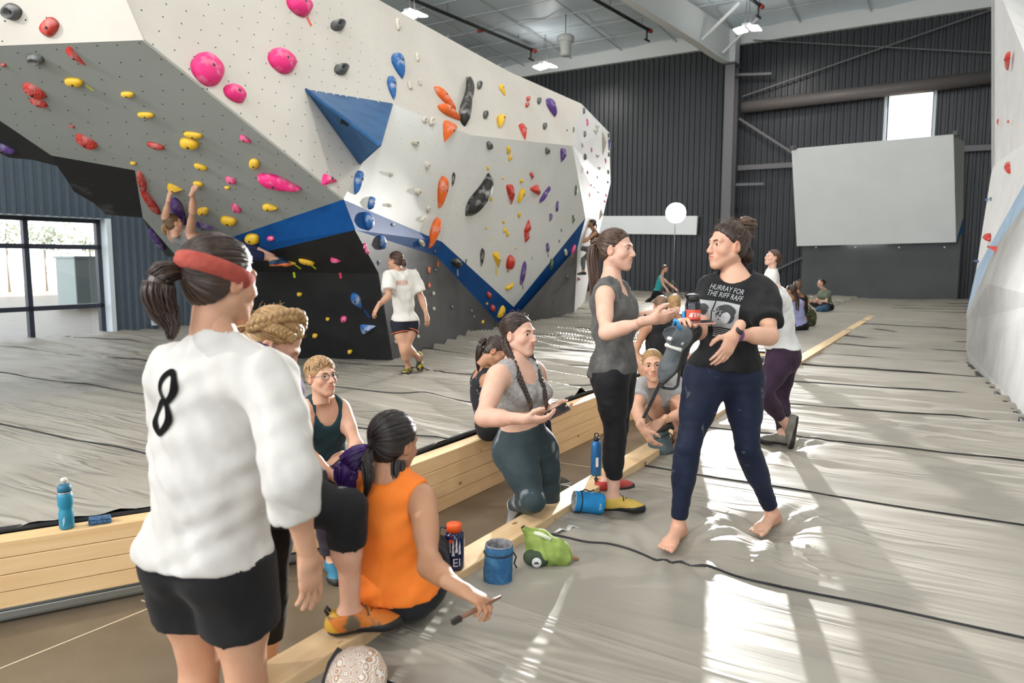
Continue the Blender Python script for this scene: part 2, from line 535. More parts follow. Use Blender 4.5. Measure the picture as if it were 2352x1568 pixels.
# high-bay lamps: three in view, the rest of the grid above and behind
M_LAMPW = mat('lamp_housing', (0.8, 0.8, 0.8), 0.4)
M_LED = mat('lamp_led', (1, 1, 1), 0.4, emit=(1.0, 0.98, 0.94), estr=14)
LAMP_W = 150
def highbay(c, label, group=None, energy=LAMP_W):
    root = empty('highbay_lamp', c); tag(root, label, 'lamp', group)
    for sg in (-1, 1):
        m = MB(); m.poly([c + U2 * (.06 * sg) + U1 * .32 + V(0, 0, .05), c + U2 * (.42 * sg) + U1 * .30, c + U2 * (.42 * sg) - U1 * .30, c + U2 * (.06 * sg) - U1 * .32 + V(0, 0, .05)], .04, n=V(0, 0, -1)); m.build('led_panel', M_LED, root)
    m = MB(); m.box(c + V(0, 0, .12), (.12, .30, .06), (U2, U1, V(0, 0, 1))); m.build('driver_box', M_LAMPW, root)
    zc = ceil_z(c) - .15
    for sg in (-1, 1):
        m = MB(); m.tube([c + U2 * .1 * sg + V(0, 0, .16), c + U2 * .02 * sg + V(0, 0, zc - c[2])], .012, 5); m.build('hanger_cable', M_GREY_STEEL, root)
    d = bpy.data.lights.new('highbay_light', 'AREA'); d.energy = energy; d.size = .75; d.color = (1.0, .97, .92)
    o = bpy.data.objects.new('highbay_light', d); COL.objects.link(o); o.parent = root; o.location = (0, 0, -.07)
for (p, lb) in (((947, 38), 'bright ceiling lamp nearest the top of climbing wall'),
                ((1252, 155), 'bright ceiling lamp low over the dark far wall'),
                ((1717, 70), 'bright ceiling lamp beside the white rafter brace')):
    r = ray(*p); highbay(CAMP + r * ((9.5 - CAM_H) / r[2]), lb)
for i, (x, y) in enumerate([(-3, 13), (4, 17), (10, 20), (-6, 5), (1, 7), (7, 9), (-2, -2), (5, -1), (11, 5)]):
    c = V(x, y, 9.6)
    highbay(c, 'bright ceiling lamp in the row above the frame', 'lamps above the frame')

# ---- outside the left window
M_GROUND = noise_mat('outside_ground', (0.66, 0.61, 0.52), (0.60, 0.63, 0.50), .3, 0.9)
m = MB(); m.box(V(-40, 30, -0.7), (32, 60, .1)); 
gx = LW0 - nL * 30
m = MB(); m.box(V(gx[0], gx[1], -.75), (80, 29, .1), (U1, nL, V(0, 0, 1))); struct(m.build('ground', M_GROUND))
M_UTIL = mat('utility_green', (0.42, 0.50, 0.50), 0.6)
def left_out(px, py, dist):
    return onplane(px, py, LW0 - nL * dist, nL)
a, b = left_out(152, 655, 16), left_out(222, 655, 16); t = left_out(152, 592, 16); a[2] = b[2] = -.66
root = empty('utility_box', (a + b) / 2); tag(root, 'pale green utility box outside the window on the lawn', 'utility box')
w = np.linalg.norm(b - a); cc = (a + b) / 2
m = MB(); m.box(V(cc[0], cc[1], (a[2] + t[2]) / 2), (w / 2, .7, (t[2] - a[2]) / 2), (U1, nL, V(0, 0, 1))); m.build('cabinet', M_UTIL, root, .03)
m = MB(); m.box(V(cc[0], cc[1], t[2] + .03), (w / 2 + .05, .78, .04), (U1, nL, V(0, 0, 1))); m.build('lid', M_UTIL, root, .01)
M_TREE = noise_mat('tree_leaves', (0.42, 0.48, 0.40), (0.58, 0.62, 0.54), 6, .8)
M_BARK = mat('tree_bark', (0.42, 0.38, 0.34), .9)
for k, (px, py, w_, lb) in enumerate([(12, 525, 2.4, 'pale leafy tree at left edge of the window'), (100, 540, 2.0, 'small pale tree beyond the window, left of utility box'),
                                     (138, 545, 2.6, 'small pale tree beyond the window, above utility box'), (205, 552, 1.8, 'low pale shrub beyond the window, right of utility box')]):
    c = left_out(px, py, 34)
    root = empty('distant_tree', V(c[0], c[1], -.7)); tag(root, lb, 'tree')
    rg = np.random.RandomState(k)
    vs, fs = [], []
    for i in range(260):
        q = rg.randn(3); q = q / np.linalg.norm(q) * (rg.rand() ** .4) * w_ * np.array([1, 1, .8]) * .55
        ax = nrm(rg.randn(3)); bx = nrm(np.cross(ax, rg.randn(3))); s = .16
        o_ = len(vs); vs += [c + q + s * ax, c + q + s * bx * .6, c + q - s * ax, c + q - s * bx * .6]; fs.append([o_, o_ + 1, o_ + 2, o_ + 3])
    link_mesh('foliage', mesh_np('foliage', vs, fs, False), root, M_TREE)
    m = MB(); m.tube([V(c[0], c[1], -.7), c], .07, 6); m.build('trunk', M_BARK, root)

# ---- right side climbing wall
M_RW = noise_mat('right_wall_texture', (0.60, 0.597, 0.59), (0.66, 0.656, 0.65), 3, .7, 5, bump=.08, bscale=30)
M_RGREY = noise_mat('right_wall_grey', (0.27, 0.27, 0.26), (0.34, 0.34, 0.33), 2, .75, 6, bump=.1, bscale=30)
M_RBLUE = noise_mat('right_wall_blue_stripe', (0.22, 0.34, 0.48), (0.32, 0.43, 0.56), 3, .7, 5)
rwall = empty('climbing_wall', onz(2300, 912, 0)); tag(rwall, 'pale climbing wall with blue stripe and red holds at right edge', 'climbing wall')
rb0 = onz(2420, 1035, 0); rb1 = onz(2228, 838, 0); rdir = nrm(rb1 - rb0); rn = np.cross(rdir, (0, 0, 1)); rn = rn if np.dot(rn, CAMP - rb0) > 0 else -rn
def rw(px, py, lean=0.0, off=0.0):
    n = nrm(rn + V(0, 0, lean)); return onplane(px, py, rb0 + rn * off, n)
REX = (rb0 - rb1) * 1.3                    # the wall runs on past the frame
# low vertical grey panel, then leaning facets above
lowA, lowB = rb0, rb1
end1 = at(2219, 722, 11.6); end2 = at(2242, 620, 12.0); end3 = at(2277, 395, 12.6); end4 = at(2277, -60, 13.4)
g1 = rw(2268, 652, .06); g2 = rw(2420, 690, .06); s1 = rw(2235, 722, .05)
upA = rw(2420, 330, .22); upB = rw(2420, -80, .26)
def tess(pts):
    from mathutils.geometry import tessellate_polygon
    P_ = [Vector(p) for p in pts]; n = nrm(sum(np.cross(np.asarray(pts[i]) - pts[0], np.asarray(pts[(i + 1) % len(pts)]) - pts[0]) for i in range(len(pts))))
    out = []
    for t in tessellate_polygon([P_]):
        t = list(t); q = np.cross(np.asarray(pts[t[1]]) - pts[t[0]], np.asarray(pts[t[2]]) - pts[t[0]])
        out.append(t if np.dot(q, n) > 0 else t[::-1])
    return out
def panel(root, pts, m_, th=.05, name='panel'):
    pts = [np.asarray(p, float) for p in pts]
    c = sum(pts) / len(pts)
    n = nrm(sum(np.cross(pts[i] - c, pts[(i + 1) % len(pts)] - c) for i in range(len(pts))))
    if np.dot(n, CAMP - c) < 0:
        pts = pts[::-1]; n = -n
    k = len(pts)
    cen = []
    tri = tess(pts)
    mb = MB()
    back = [p - n * th for p in pts]
    if k > 4:
        fs = [list(t) for t in tri]
    else:
        fs = [[0, 1, 2, 3]] if k == 4 else [[0, 1, 2]]
    fs += [[k + i for i in t][::-1] for t in tri]
    fs += [[(i + 1) % k, i, k + i, k + (i + 1) % k] for i in range(k)]
    mb.add(pts + back + cen, fs)
    o = mb.build(name, m_, root)
    return o, pts, c
RPAN = []
def rpanel(pts, m_):
    o, p, c = panel(rwall, pts, m_, .08); RPAN.append(p)
rpanel([lowA, lowB, at(2219, 800, 10.7), at(2221, 735, 11.2), g1, g2], M_RGREY)
rpanel([at(2221, 735, 11.2), end1, at(2290, 560, 10.2), rw(2420, 380, .14), g2, g1], M_RGREY)
rpanel([end1, end2, rw(2420, 300, .17), rw(2420, 420, .13), at(2290, 575, 10.2)], M_RBLUE)
rpanel([end2, end3, rw(2420, 300, .17)], M_RW)
rpanel([end3, end4, upB, rw(2420, 300, .17)], M_RW)
_e = [lowA, g2, rw(2420, 380, .14), rw(2420, 420, .13), rw(2420, 300, .17), upB]
for p_, q_, m_ in ((_e[0], _e[1], M_RGREY), (_e[1], _e[3], M_RGREY), (_e[3], _e[4], M_RBLUE), (_e[4], _e[5], M_RW)):
    rpanel([p_, p_ + REX, q_ + REX, q_], m_)
M_DARKP = noise_mat('drip_stain', (0.10, 0.10, 0.09), (0.16, 0.155, 0.14), 6, .8)
pts = [at(2249, 742, 10.34), at(2258, 738, 10.3), at(2258, 790, 10.0), at(2254, 838, 9.72), at(2246, 832, 9.8), at(2234, 815, 10.1), at(2242, 770, 10.3)]
# ---- white tilted board on the far wall
M_BOARD = noise_mat('white_board', (0.70, 0.72, 0.71), (0.74, 0.76, 0.75), 1, .55)
M_BOARDSIDE = mat('board_side_cream', (0.72, 0.70, 0.66), .6)
M_DBLUE = noise_mat('wall_blue', (0.010, 0.135, 0.36), (0.014, 0.165, 0.42), 2, .55)
M_DGREY = noise_mat('board_dark_base', (0.060, 0.066, 0.068), (0.075, 0.08, 0.082), 1, .6)
YB = 25.6
board = empty('climbing_board', onz(2030, 690, 0)); tag(board, 'large blank white tilted climbing board on dark base at far wall', 'climbing wall')
bt0, bt1 = on_far(1818, 343, 2.6), on_far(2190, 309, 2.6)
bb0, bb1 = on_far(1830, 565, 1.5), on_far(2196, 556, 1.5)
panel(board, [bt0, bt1, bb1, bb0], M_BOARD, .1)
st_, sb_ = on_far(2215, 326, 1.2), on_far(2212, 500, .9)
panel(board, [bt1, st_, sb_, bb1], M_BOARDSIDE, .05)
panel(board, [bb1, sb_, on_far(2211, 530, .9)], M_DBLUE, .06)
g0, g1_ = on_far(1842, 600, 1.2), on_far(2204, 600, 1.2)
panel(board, [V(g0[0], g0[1], bb0[2] + .25), V(g1_[0], g1_[1], bb1[2] + .25), V(g1_[0], g1_[1], -.02), V(g0[0], g0[1], -.02)], M_DGREY, .06, 'base_panel')
for px in (1872, 1962, 2062, 2166):
    c = on_far(px, 568, 1.25)
    m = MB(); m.lathe([(.03, -.02), (.035, 0), (.02, .02)], c + V(0, -.1, 0), (V(1, 0, 0), V(0, 0, 1), V(0, -1, 0)), 8); m.build('bolt', M_WHITE_STEEL, board)
for p in ((1822, 340), (2198, 306)):
    c = on_far(*p, 2.55)
    m = MB(); m.box(c, (.09, .12, .08)); m.build('hoist_bracket', M_GREY_STEEL, board, .02)
# white low panel far left behind the flash
m = MB(); a, b = on_far(1352, 497, .25), on_far(1602, 497, .25); m.bar(a + V(0, 0, -.38), b + V(0, 0, -.38), .12, .80, up=(0, 0, 1))
tag(m.build('wall_banner', M_BOARD), 'long white panel on the far wall behind the flash', 'panel')
# photo flash on a stand
root = empty('studio_flash', V(FLASH_POS[0], FLASH_POS[1], 0)); tag(root, 'glaring studio flash on a tall thin stand near far wall', 'flash')
M_FLASH = mat('flash_face', (1, 1, 1), .4, emit=(1, .98, .95), estr=300)
fp = V(*FLASH_POS); fd = nrm(V(-.2, -1, -.08)); fx = nrm(np.cross(fd, (0, 0, 1))); fu = np.cross(fx, fd)
m = MB(); m.lathe([(.02, .06), (.26, .04), (.34, -.02)], fp, (fx, fu, fd), 24, cap=False); 
m.lathe([(.005, .05), (.33, .05)], fp, (fx, fu, fd), 24, cap=False); m.build('diffuser', M_FLASH, root)
m = MB(); m.lathe([(.345, .03), (.30, -.12), (.12, -.22), (.09, -.5), (.07, -.52)], fp, (fx, fu, fd), 24); m.build('flash_head', M_BLACK_PIPE, root)
m = MB(); m.tube([V(fp[0], fp[1] + .2, .3), fp - fd * .3], .015, 8)
m.build('stand_pole', M_GREY_STEEL, root)
for k in range(3):
    an = k * 2.094 + .4
    m = MB(); m.tube([V(fp[0], fp[1] + .2, .75), V(fp[0] + .5 * math.cos(an), fp[1] + .2 + .5 * math.sin(an), .01)], .012, 6); m.build('stand_leg', M_GREY_STEEL, root)
# ================================================================= PIT BEAMS AND MATS
def st(s, t, z=0.0):
    p = U1 * s + U2 * t
    return V(p[0], p[1], z)
M_WOOD = None
def wood_mat(name, c1, c2, along):
    m = mat(name, c1, 0.55)
    tc = N(m, 'ShaderNodeTexCoord'); mp = N(m, 'ShaderNodeMapping')
    mp.inputs['Rotation'].default_value = (0, 0, -math.atan2(along[1], along[0]))
    mp2 = N(m, 'ShaderNodeMapping'); mp2.inputs['Scale'].default_value = (0.7, 9, 9)
    L(m, tc.outputs['Object'], mp.inputs['Vector']); L(m, mp.outputs['Vector'], mp2.inputs['Vector'])
    t = N(m, 'ShaderNodeTexNoise', Scale=2.2, Detail=6.0, Distortion=.6); L(m, mp2.outputs['Vector'], t.inputs['Vector'])
    r = N(m, 'ShaderNodeValToRGB'); r.color_ramp.elements[0].position = .3; r.color_ramp.elements[0].color = (*c1, 1)
    r.color_ramp.elements[1].position = .7; r.color_ramp.elements[1].color = (*c2, 1)
    L(m, t.outputs['Fac'], r.inputs['Fac'])
    # knots
    mp3 = N(m, 'ShaderNodeMapping'); mp3.inputs['Scale'].default_value = (2.6, 5.2, 5.2); L(m, mp.outputs['Vector'], mp3.inputs['Vector'])
    vo = N(m, 'ShaderNodeTexVoronoi', Scale=1.3); L(m, mp3.outputs['Vector'], vo.inputs['Vector'])
    kr = N(m, 'ShaderNodeValToRGB'); kr.color_ramp.elements[0].position = .05; kr.color_ramp.elements[0].color = (1, 1, 1, 1)
    kr.color_ramp.elements[1].position = .10; kr.color_ramp.elements[1].color = (0, 0, 0, 1)
    L(m, vo.outputs['Distance'], kr.inputs['Fac'])
    mx = N(m, 'ShaderNodeMixRGB'); mx.inputs[2].default_value = (.30, .13, .045, 1)
    L(m, kr.outputs['Color'], mx.inputs[0]); L(m, r.outputs['Color'], mx.inputs[1])
    L(m, mx.outputs[0], bsdf(m).inputs['Base Color'])
    return m
M_WOOD = wood_mat('pine_long', (0.64, 0.43, 0.225), (0.73, 0.53, 0.305), U1)
corner = V(-0.996, 4.49, 0); lend = V(-2.57, 3.58, 0); ldir = nrm(lend - corner)
M_WOOD2 = wood_mat('pine_left', (0.64, 0.41, 0.19), (0.73, 0.51, 0.27), ldir)
M_ALU = mat('alu_track', (0.30, 0.31, 0.29), 0.35, 0.8)
M_BLACKCLOTH = noise_mat('black_edge_cloth', (0.012, 0.012, 0.014), (0.03, 0.03, 0.03), 8, .8)

def beam(a, b, inward, z_top, widths, z_bot, m_, label, nl, gap=.0025):
    a, b = np.asarray(a, float), np.asarray(b, float)
    root = empty('timber_beam', V(*((a + b) / 2)[:2], FLOOR_Z)); tag(root, label, 'beam')
    hh = (z_top - z_bot) / nl
    d = nrm(b - a)
    for i in range(nl):
        zc = z_top - hh * (i + .5)
        m = MB(); off = .0015 * ((i * 7) % 3)
        m.box((a + b) / 2 + inward * (widths / 2 - off) + V(0, 0, zc), (np.linalg.norm(b - a) / 2, widths / 2, hh / 2 - gap / 2), (d, inward, V(0, 0, 1)))
        m.build('plank', m_, root, .004)
    return root
b1a = corner; b1b = st(19.5, 3.19)
nin = U2
b1b = corner + U1 * 16.5
beam(corner, b1b, U2, 0.0, .13, FLOOR_Z, M_WOOD, 'long pine beam edging the far side of the sunken aisle', 4)
nl_ = V(ldir[1], -ldir[0], 0); nl_ = nl_ if nl_[1] > 0 else -nl_
r = beam(corner, corner + ldir * 7, nl_, 0.0, .13, FLOOR_Z + .08, M_WOOD2, 'pine beam with aluminium track below, at left behind number shirt', 4)
m = MB()
mid = corner + ldir * 3.5 + nl_ * .05
for z, h, o in ((-.36, .012, .03), (-.385, .02, .0), (-.415, .012, .03), (-.39, .05, .05)):
    m.box(mid + V(0, 0, z) + nl_ * o, (3.5, .05, h), (ldir, nl_, V(0, 0, 1)))
m.build('metal_track', M_ALU, r, .004)
B2T = 1.947
beam(st(0.2, B2T), st(20.5, B2T), -U2, 0.055, .15, FLOOR_Z, M_WOOD, 'low pine beam between the sunken aisle and near mats', 4)

# ---- mats
M_MAT = mat('mat_vinyl', (0.60, 0.585, 0.53), 0.48, spec=.4)
M_MAT_L = mat('mat_vinyl_left', (0.60, 0.585, 0.53), 0.48, spec=.4)
def _matnodes(m, crease=.20, cs=3.4):
    tc = N(m, 'ShaderNodeTexCoord'); mp = N(m, 'ShaderNodeMapping')
    mp.inputs['Rotation'].default_value = (0, 0, -math.atan2(U2[1], U2[0]))
    L(m, tc.outputs['Object'], mp.inputs['Vector'])
    mp2 = N(m, 'ShaderNodeMapping'); mp2.inputs['Scale'].default_value = (.5, 2.6, 1); L(m, mp.outputs['Vector'], mp2.inputs['Vector'])
    t = N(m, 'ShaderNodeTexNoise', Scale=2.4, Detail=3.0, Distortion=.8); L(m, mp2.outputs['Vector'], t.inputs['Vector'])
    t2 = N(m, 'ShaderNodeTexNoise', Scale=.9, Detail=4.0); L(m, mp.outputs['Vector'], t2.inputs['Vector'])
    r = N(m, 'ShaderNodeValToRGB'); r.color_ramp.elements[0].color = (.245, .220, .18, 1); r.color_ramp.elements[1].color = (.295, .272, .228, 1)
    r.color_ramp.elements[0].position = .3; r.color_ramp.elements[1].position = .6
    L(m, t2.outputs['Fac'], r.inputs['Fac']); L(m, r.outputs['Color'], bsdf(m).inputs['Base Color'])
    mp3 = N(m, 'ShaderNodeMapping'); mp3.inputs['Scale'].default_value = (.42, cs, 1); L(m, mp.outputs['Vector'], mp3.inputs['Vector'])
    t3 = N(m, 'ShaderNodeTexNoise', Scale=1.5, Detail=2.0, Distortion=.9); L(m, mp3.outputs['Vector'], t3.inputs['Vector'])
    sb = N(m, 'ShaderNodeMath', operation='SUBTRACT'); sb.inputs[1].default_value = .5; L(m, t3.outputs['Fac'], sb.inputs[0])
    ab = N(m, 'ShaderNodeMath', operation='ABSOLUTE'); L(m, sb.outputs[0], ab.inputs[0])
    mr = N(m, 'ShaderNodeMapRange', interpolation_type='SMOOTHSTEP'); mr.inputs[1].default_value = 0.0; mr.inputs[2].default_value = .10; mr.inputs[3].default_value = 1.0; mr.inputs[4].default_value = 0.0; L(m, ab.outputs[0], mr.inputs[0])
    t4 = N(m, 'ShaderNodeTexNoise', Scale=.55, Detail=1.0); L(m, mp.outputs['Vector'], t4.inputs['Vector'])
    mk = N(m, 'ShaderNodeMapRange'); mk.inputs[1].default_value = .40; mk.inputs[2].default_value = .62; L(m, t4.outputs['Fac'], mk.inputs[0])
    mu = N(m, 'ShaderNodeMath', operation='MULTIPLY'); L(m, mr.outputs[0], mu.inputs[0]); L(m, mk.outputs[0], mu.inputs[1])
    ad = N(m, 'ShaderNodeMath', operation='MULTIPLY_ADD'); ad.inputs[1].default_value = .35; L(m, t.outputs['Fac'], ad.inputs[0]); L(m, mu.outputs[0], ad.inputs[2])
    bp = N(m, 'ShaderNodeBump', Strength=crease, Distance=.06); L(m, ad.outputs[0], bp.inputs['Height']); L(m, bp.outputs['Normal'], bsdf(m).inputs['Normal'])
_matnodes(M_MAT)
_matnodes(M_MAT_L, .42, 4.4)
_rg = np.random.RandomState(11)
_W = [(_rg.uniform(4, 7.5) * (1 + .22 * i), _rg.uniform(-.9, .9), _rg.uniform(0, 6.28), _rg.uniform(.25, .7), _rg.uniform(.5, 1.3), _rg.uniform(0, 6.28), _rg.uniform(0, 6.28)) for i in range(7)]
FEET = [(1538, 1252, 1.0), (1762, 1222, 1.1), (1790, 1030, .9), (938, 858, .9), (1425, 1180, .5)]
FEETP = [(np.dot(onz(x, y, 0), U1), np.dot(onz(x, y, 0), U2), a) for x, y, a in FEET]
def H(s, t, seam0, amp=1.0):
    """height of the mat cover"""
    s = np.asarray(s, float); t = np.asarray(t, float)
    fr = ((s - seam0) / 1.45) % 1.0
    z = 0.028 * np.sin(np.pi * fr) ** .6 - .012
    for (k, kt, ph, ws, wt, p1, p2) in _W:
        A = np.clip(np.sin(s * ws * .9 + t * wt * .55 + p1) * .5 + np.sin(t * wt * 1.1 - s * .3 + p2) * .5, 0, 1)
        w = np.sin(k * s + kt * t + ph + 1.4 * np.sin(t * wt + p2) + .8 * np.sin(s * ws * 2 + p1))
        z = z + amp * (.012 + .028 * np.clip((s - 3.5) / 5, 0, 1)) * (4.5 / k) * A * (1.02 - np.sqrt(w * w + .03)) ** 2 * 2.0
    for fs_, ft_, a in FEETP:
        ds, dt = s - fs_, t - ft_
        d = np.sqrt(ds ** 2 + dt ** 2) + 1e-6
        an = np.arctan2(ds, dt)
        z = z + a * (.016 * np.exp(-((d - .32) / .20) ** 2) * (1 + .6 * np.sin(an * 11 + 3 * np.sin(an * 3))) - .045 * np.exp(-(d / .15) ** 2))
        z = z * (1 - np.exp(-(d / .11) ** 2)) + np.exp(-(d / .11) ** 2) * -.03
    return z
SEAM_R, SEAM_L = 3.25, 3.11
def mat_grid(name, label, smin_f, smax, ts, ns, seam0, amp, mm=None):
    f = np.linspace(0, 1, ns) ** 1.6
    T = np.repeat(np.asarray(ts)[:, None], ns, 1)
    s0 = np.array([smin_f(t) for t in ts])[:, None]
    S = s0 + (smax - s0) * f[None, :]
    Z = H(S, T, seam0, amp)
    P = S[..., None] * U1 + T[..., None] * U2
    P[..., 2] = Z
    nt = len(ts)
    i = np.arange(nt - 1)[:, None] * ns + np.arange(ns - 1)[None, :]
    q = np.stack([i, i + 1, i + ns + 1, i + ns], -1).reshape(-1, 4)
    root = empty(name, (0, 0, 0)); tag(root, label, 'mat')
    root.location = tuple(P[nt // 2, ns // 3] * np.array([1, 1, 0]))
    vv = P.reshape(-1, 3)
    link_mesh('mat_cover', mesh_np('mat_cover', vv, q), root, mm or M_MAT)
    return root
def seam(root, s, t0, t1, seam0, amp, n=90, r=.007):
    ts = np.linspace(t0, t1, n)
    ss = s + .018 * np.sin(ts * 2.1 + s) + .008 * np.sin(ts * 6 + 2 * s)
    z = H(ss, ts, seam0, amp) + .004
    m = MB(); m.tube([st(a, b, c) for a, b, c in zip(ss, ts, z)], r, 5); m.build('seam', M_BLACKCLOTH, root)
tsr = np.concatenate([np.linspace(1.80, -1.2, 190), np.linspace(-1.25, -10, 60)[0:]])
rmat = mat_grid('crash_mat', 'grey crash mat covering the right side under the standing pair', lambda t: -.8, 31.7, tsr, 560, SEAM_R, 1.0)
for k in range(-1, 20):
    s = SEAM_R + 1.45 * k
    if s < 31: seam(rmat, s, 1.80, -9.5 if s > 11 else -1.1, SEAM_R, 1.0, 120 if s < 12 else 60, .007 if s < 8 else .012)
LSL = -1.825
def smin_left(t):
    return max(3.32 - 1.825 * (t - 3.182) + .30, -5.0) if t > 3.182 else 3.5
tsl = np.concatenate([np.linspace(3.33, 7, 200), np.linspace(7.02, 10.5, 150), np.linspace(10.55, 14.2, 60)])
lmat = mat_grid('crash_mat', 'grey crash mat between the left window and the pine beam', smin_left, 31.7, tsl, 520, SEAM_L, 2.0, M_MAT_L)
for k in range(-3, 19):
    s = SEAM_L + 1.45 * k
    t0 = 3.34 if s > 3.4 else 3.182 + (3.66 - s) / 1.825
    if s < 30: seam(lmat, s, t0, 14.0, SEAM_L, 2.0, 110, .007)
# beyond the sunken aisle the mats meet
fmat = mat_grid('crash_mat', 'grey crash mat closing the aisle before the far wall', lambda t: 11.6, 31.7, np.linspace(3.36, 1.79, 40), 160, SEAM_R, 1.0)
beam(st(11.5, 1.96), st(11.5, 3.18), U1, 0.0, .10, FLOOR_Z, M_WOOD, 'short pine beam closing the end of the sunken aisle', 4)
# black edge binding between mat and beam
m = MB()
pts = [st(s, 3.182 + .165, .008 + .006 * math.sin(s * 3)) for s in np.linspace(3.5, 19.4, 60)]
m.tube(pts, .022, 6)
pts = [corner + ldir * d + nl_ * .16 + V(0, 0, .006 + .006 * math.sin(d * 4)) for d in np.linspace(0, 7, 40)]
m.tube(pts, .018, 6)
m.build('edge_binding', M_BLACKCLOTH, lmat)
# black edge along right wall foot
m = MB(); m.tube([rb0 + (rb1 - rb0) * f + V(0, 0, .01) + rn * .03 for f in np.linspace(0, 1, 20)], .03, 6); m.build('edge_binding', M_BLACKCLOTH, rmat)

# ================================================================= CLIMBING WALL
M_PALE = noise_mat('wall_pale', (0.60, 0.565, 0.50), (0.645, 0.61, 0.545), 1.2, .65, 5, bump=.03, bscale=40)
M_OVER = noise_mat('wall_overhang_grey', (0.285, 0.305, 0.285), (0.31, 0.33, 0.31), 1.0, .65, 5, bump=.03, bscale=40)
M_MAIN = noise_mat('wall_main_grey', (0.66, 0.67, 0.64), (0.71, 0.72, 0.69), 1.0, .6, 5, bump=.03, bscale=40)
M_BLACKP = noise_mat('wall_black', (0.012, 0.012, 0.013), (0.020, 0.020, 0.020), 3, .6, 6)
M_DARKG = noise_mat('wall_dark_grey', (0.050, 0.050, 0.050), (0.080, 0.080, 0.079), 1.6, .6, 6)
M_BLUEB = noise_mat('wall_stripe_blue', (0.003, 0.050, 0.185), (0.005, 0.066, 0.225), 2.0, .6, 5, spec=.15)
M_ENDW = noise_mat('wall_end_white', (0.66, 0.66, 0.65), (0.72, 0.72, 0.71), 1, .6)
M_CHALKBLACK = noise_mat('lip_black_chalked', (0.014, 0.014, 0.015), (0.16, 0.16, 0.16), 3.2, .7, 8, lo=.60, hi=.86)
NW = nrm(V(.955, -.295, 0))
def wn_(px, py, off): return onplane(px, py, NW * off, NW)
B = at(788, 458, 8.3); A = at(330, 92, 6.8); G = at(405, 588, 9.75)
PL2 = plane3(A, B, G)
o2 = lambda x, y: onplane(x, y, *PL2)
E_, F_, H_, I_ = o2(310, 391), o2(328, 500), o2(118, 357), o2(-40, 250)
J_ = o2(-230, 114); I2 = o2(-230, 128)
T2 = CAMP + ray(761, -60) * (3.8 / ray(761, -60)[2])
PL3 = plane3(A, B, T2)
o3 = lambda x, y: onplane(x, y, *PL3)
T1 = o3(240, -115); VV = o3(905, 240)
nh = np.cross(nrm(J_ - A), (0, 0, 1)); nh = nh if np.dot(nh, CAMP - A) > 0 else -nh
PL1 = (A, nrm(nh + V(0, 0, -.35)))
T0 = onplane(-230, -115, *PL1); T1b = onplane(240, -115, *PL1)
def topz(px, py, z=5.2): r_ = ray(px, py); return CAMP + r_ * ((z - CAM_H) / r_[2])
X2 = at(1315, 335, 15.45)
PL4 = plane3(T2, VV, X2); o4 = lambda x, y: onplane(x, y, *PL4)
TA, TB, X1 = o4(1170, 165), o4(1335, 238), o4(1080, 310)
Q2 = wn_(1180, 705, -4.45)
PL5 = plane3(X1, X2, Q2); o5 = lambda x, y: onplane(x, y, *PL5)
Q1, Q3 = o5(1015, 555), o5(1345, 500)
R0, R1, R2, R3 = at(815, 528, 8.45), o5(1003, 588), o5(1159, 757), o5(1327, 567)
K1 = at(870, 628, 9.4)
C0, C1, C2 = onz(905, 834, -.02), onz(1150, 772, -.02), onz(1319, 720, -.02)
CL, CLL = onz(690, 824, -.02), onz(480, 818, -.02)
GB = at(430, 622, 9.9)
cw = empty('climbing_wall', V(C0[0], C0[1], 0)); tag(cw, 'huge angular bouldering wall with grey overhang, blue stripe and dark base', 'climbing wall')
PANELS = []      # (region, pts)
def wp(region, pts, m_, th=.012):
    o, p, c = panel(cw, pts, m_, th); PANELS.append((region, p, c))
wp('p1', [A, J_, T0, T1b], M_PALE)
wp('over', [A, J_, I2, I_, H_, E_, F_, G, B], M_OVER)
wp('prow', [A, T1, T2, VV, B], M_PALE)
wp('upper', [T2, TA, TB, X2, X1, VV], M_PALE)
def wp_grid(region, a, b, c, d, m_, n=10, th=.012):
    # gently twisted panel between four corners
    G_ = [[(a * (1 - u) + b * u) * (1 - v) + (d * (1 - u) + c * u) * v for u in np.linspace(0, 1, n + 1)] for v in np.linspace(0, 1, n + 1)]
    nn = nrm(np.cross(b - a, d - a)); nn = nn if np.dot(nn, CAMP - a) > 0 else -nn
    vs = [p for r in G_ for p in r] + [p - nn * th for r in G_ for p in r]; k = (n + 1) ** 2; fs = []
    for j in range(n):
        for i in range(n):
            q = [j * (n + 1) + i, j * (n + 1) + i + 1, (j + 1) * (n + 1) + i + 1, (j + 1) * (n + 1) + i]
            if np.dot(np.cross(vs[q[1]] - vs[q[0]], vs[q[3]] - vs[q[0]]), nn) < 0: q = q[::-1]
            fs.append(q); fs.append([k + x for x in q][::-1]); PANELS.append((region + '_', [vs[x] for x in q], sum(vs[x] for x in q) / 4))
    link_mesh('panel', mesh_np('panel', vs, fs), cw, m_)
    PANELS.append(('skip', [a, b, c, d], (a + b + c + d) / 4))
wp_grid('main', VV, X1, Q1, B, M_MAIN)
wp('main', [X1, X2, Q3, Q2, Q1], M_MAIN)
wp('bandr', [B, Q1, R1, R0], M_BLUEB); wp('bandr', [Q1, Q2, R2, R1], M_BLUEB); wp('bandr', [Q2, Q3, R3, R2], M_BLUEB)
wp('bandl', [B, R0, GB, G], M_BLUEB)
wp('black', [R0, K1, C0, CL, CLL, GB], M_BLACKP)
wp('dark', [R0, R1, K1], M_DARKG); wp('dark', [R1, R2, C1, C0, K1], M_DARKG); wp('dark', [R2, R3, C2, C1], M_DARKG)
e1, e2, e3, e4 = at(1400, 305, 20.6), at(1402, 420, 22.4), at(1386, 490, 23.4), at(1360, 600, 23.8)
EB = onz(1343, 694, -.02)
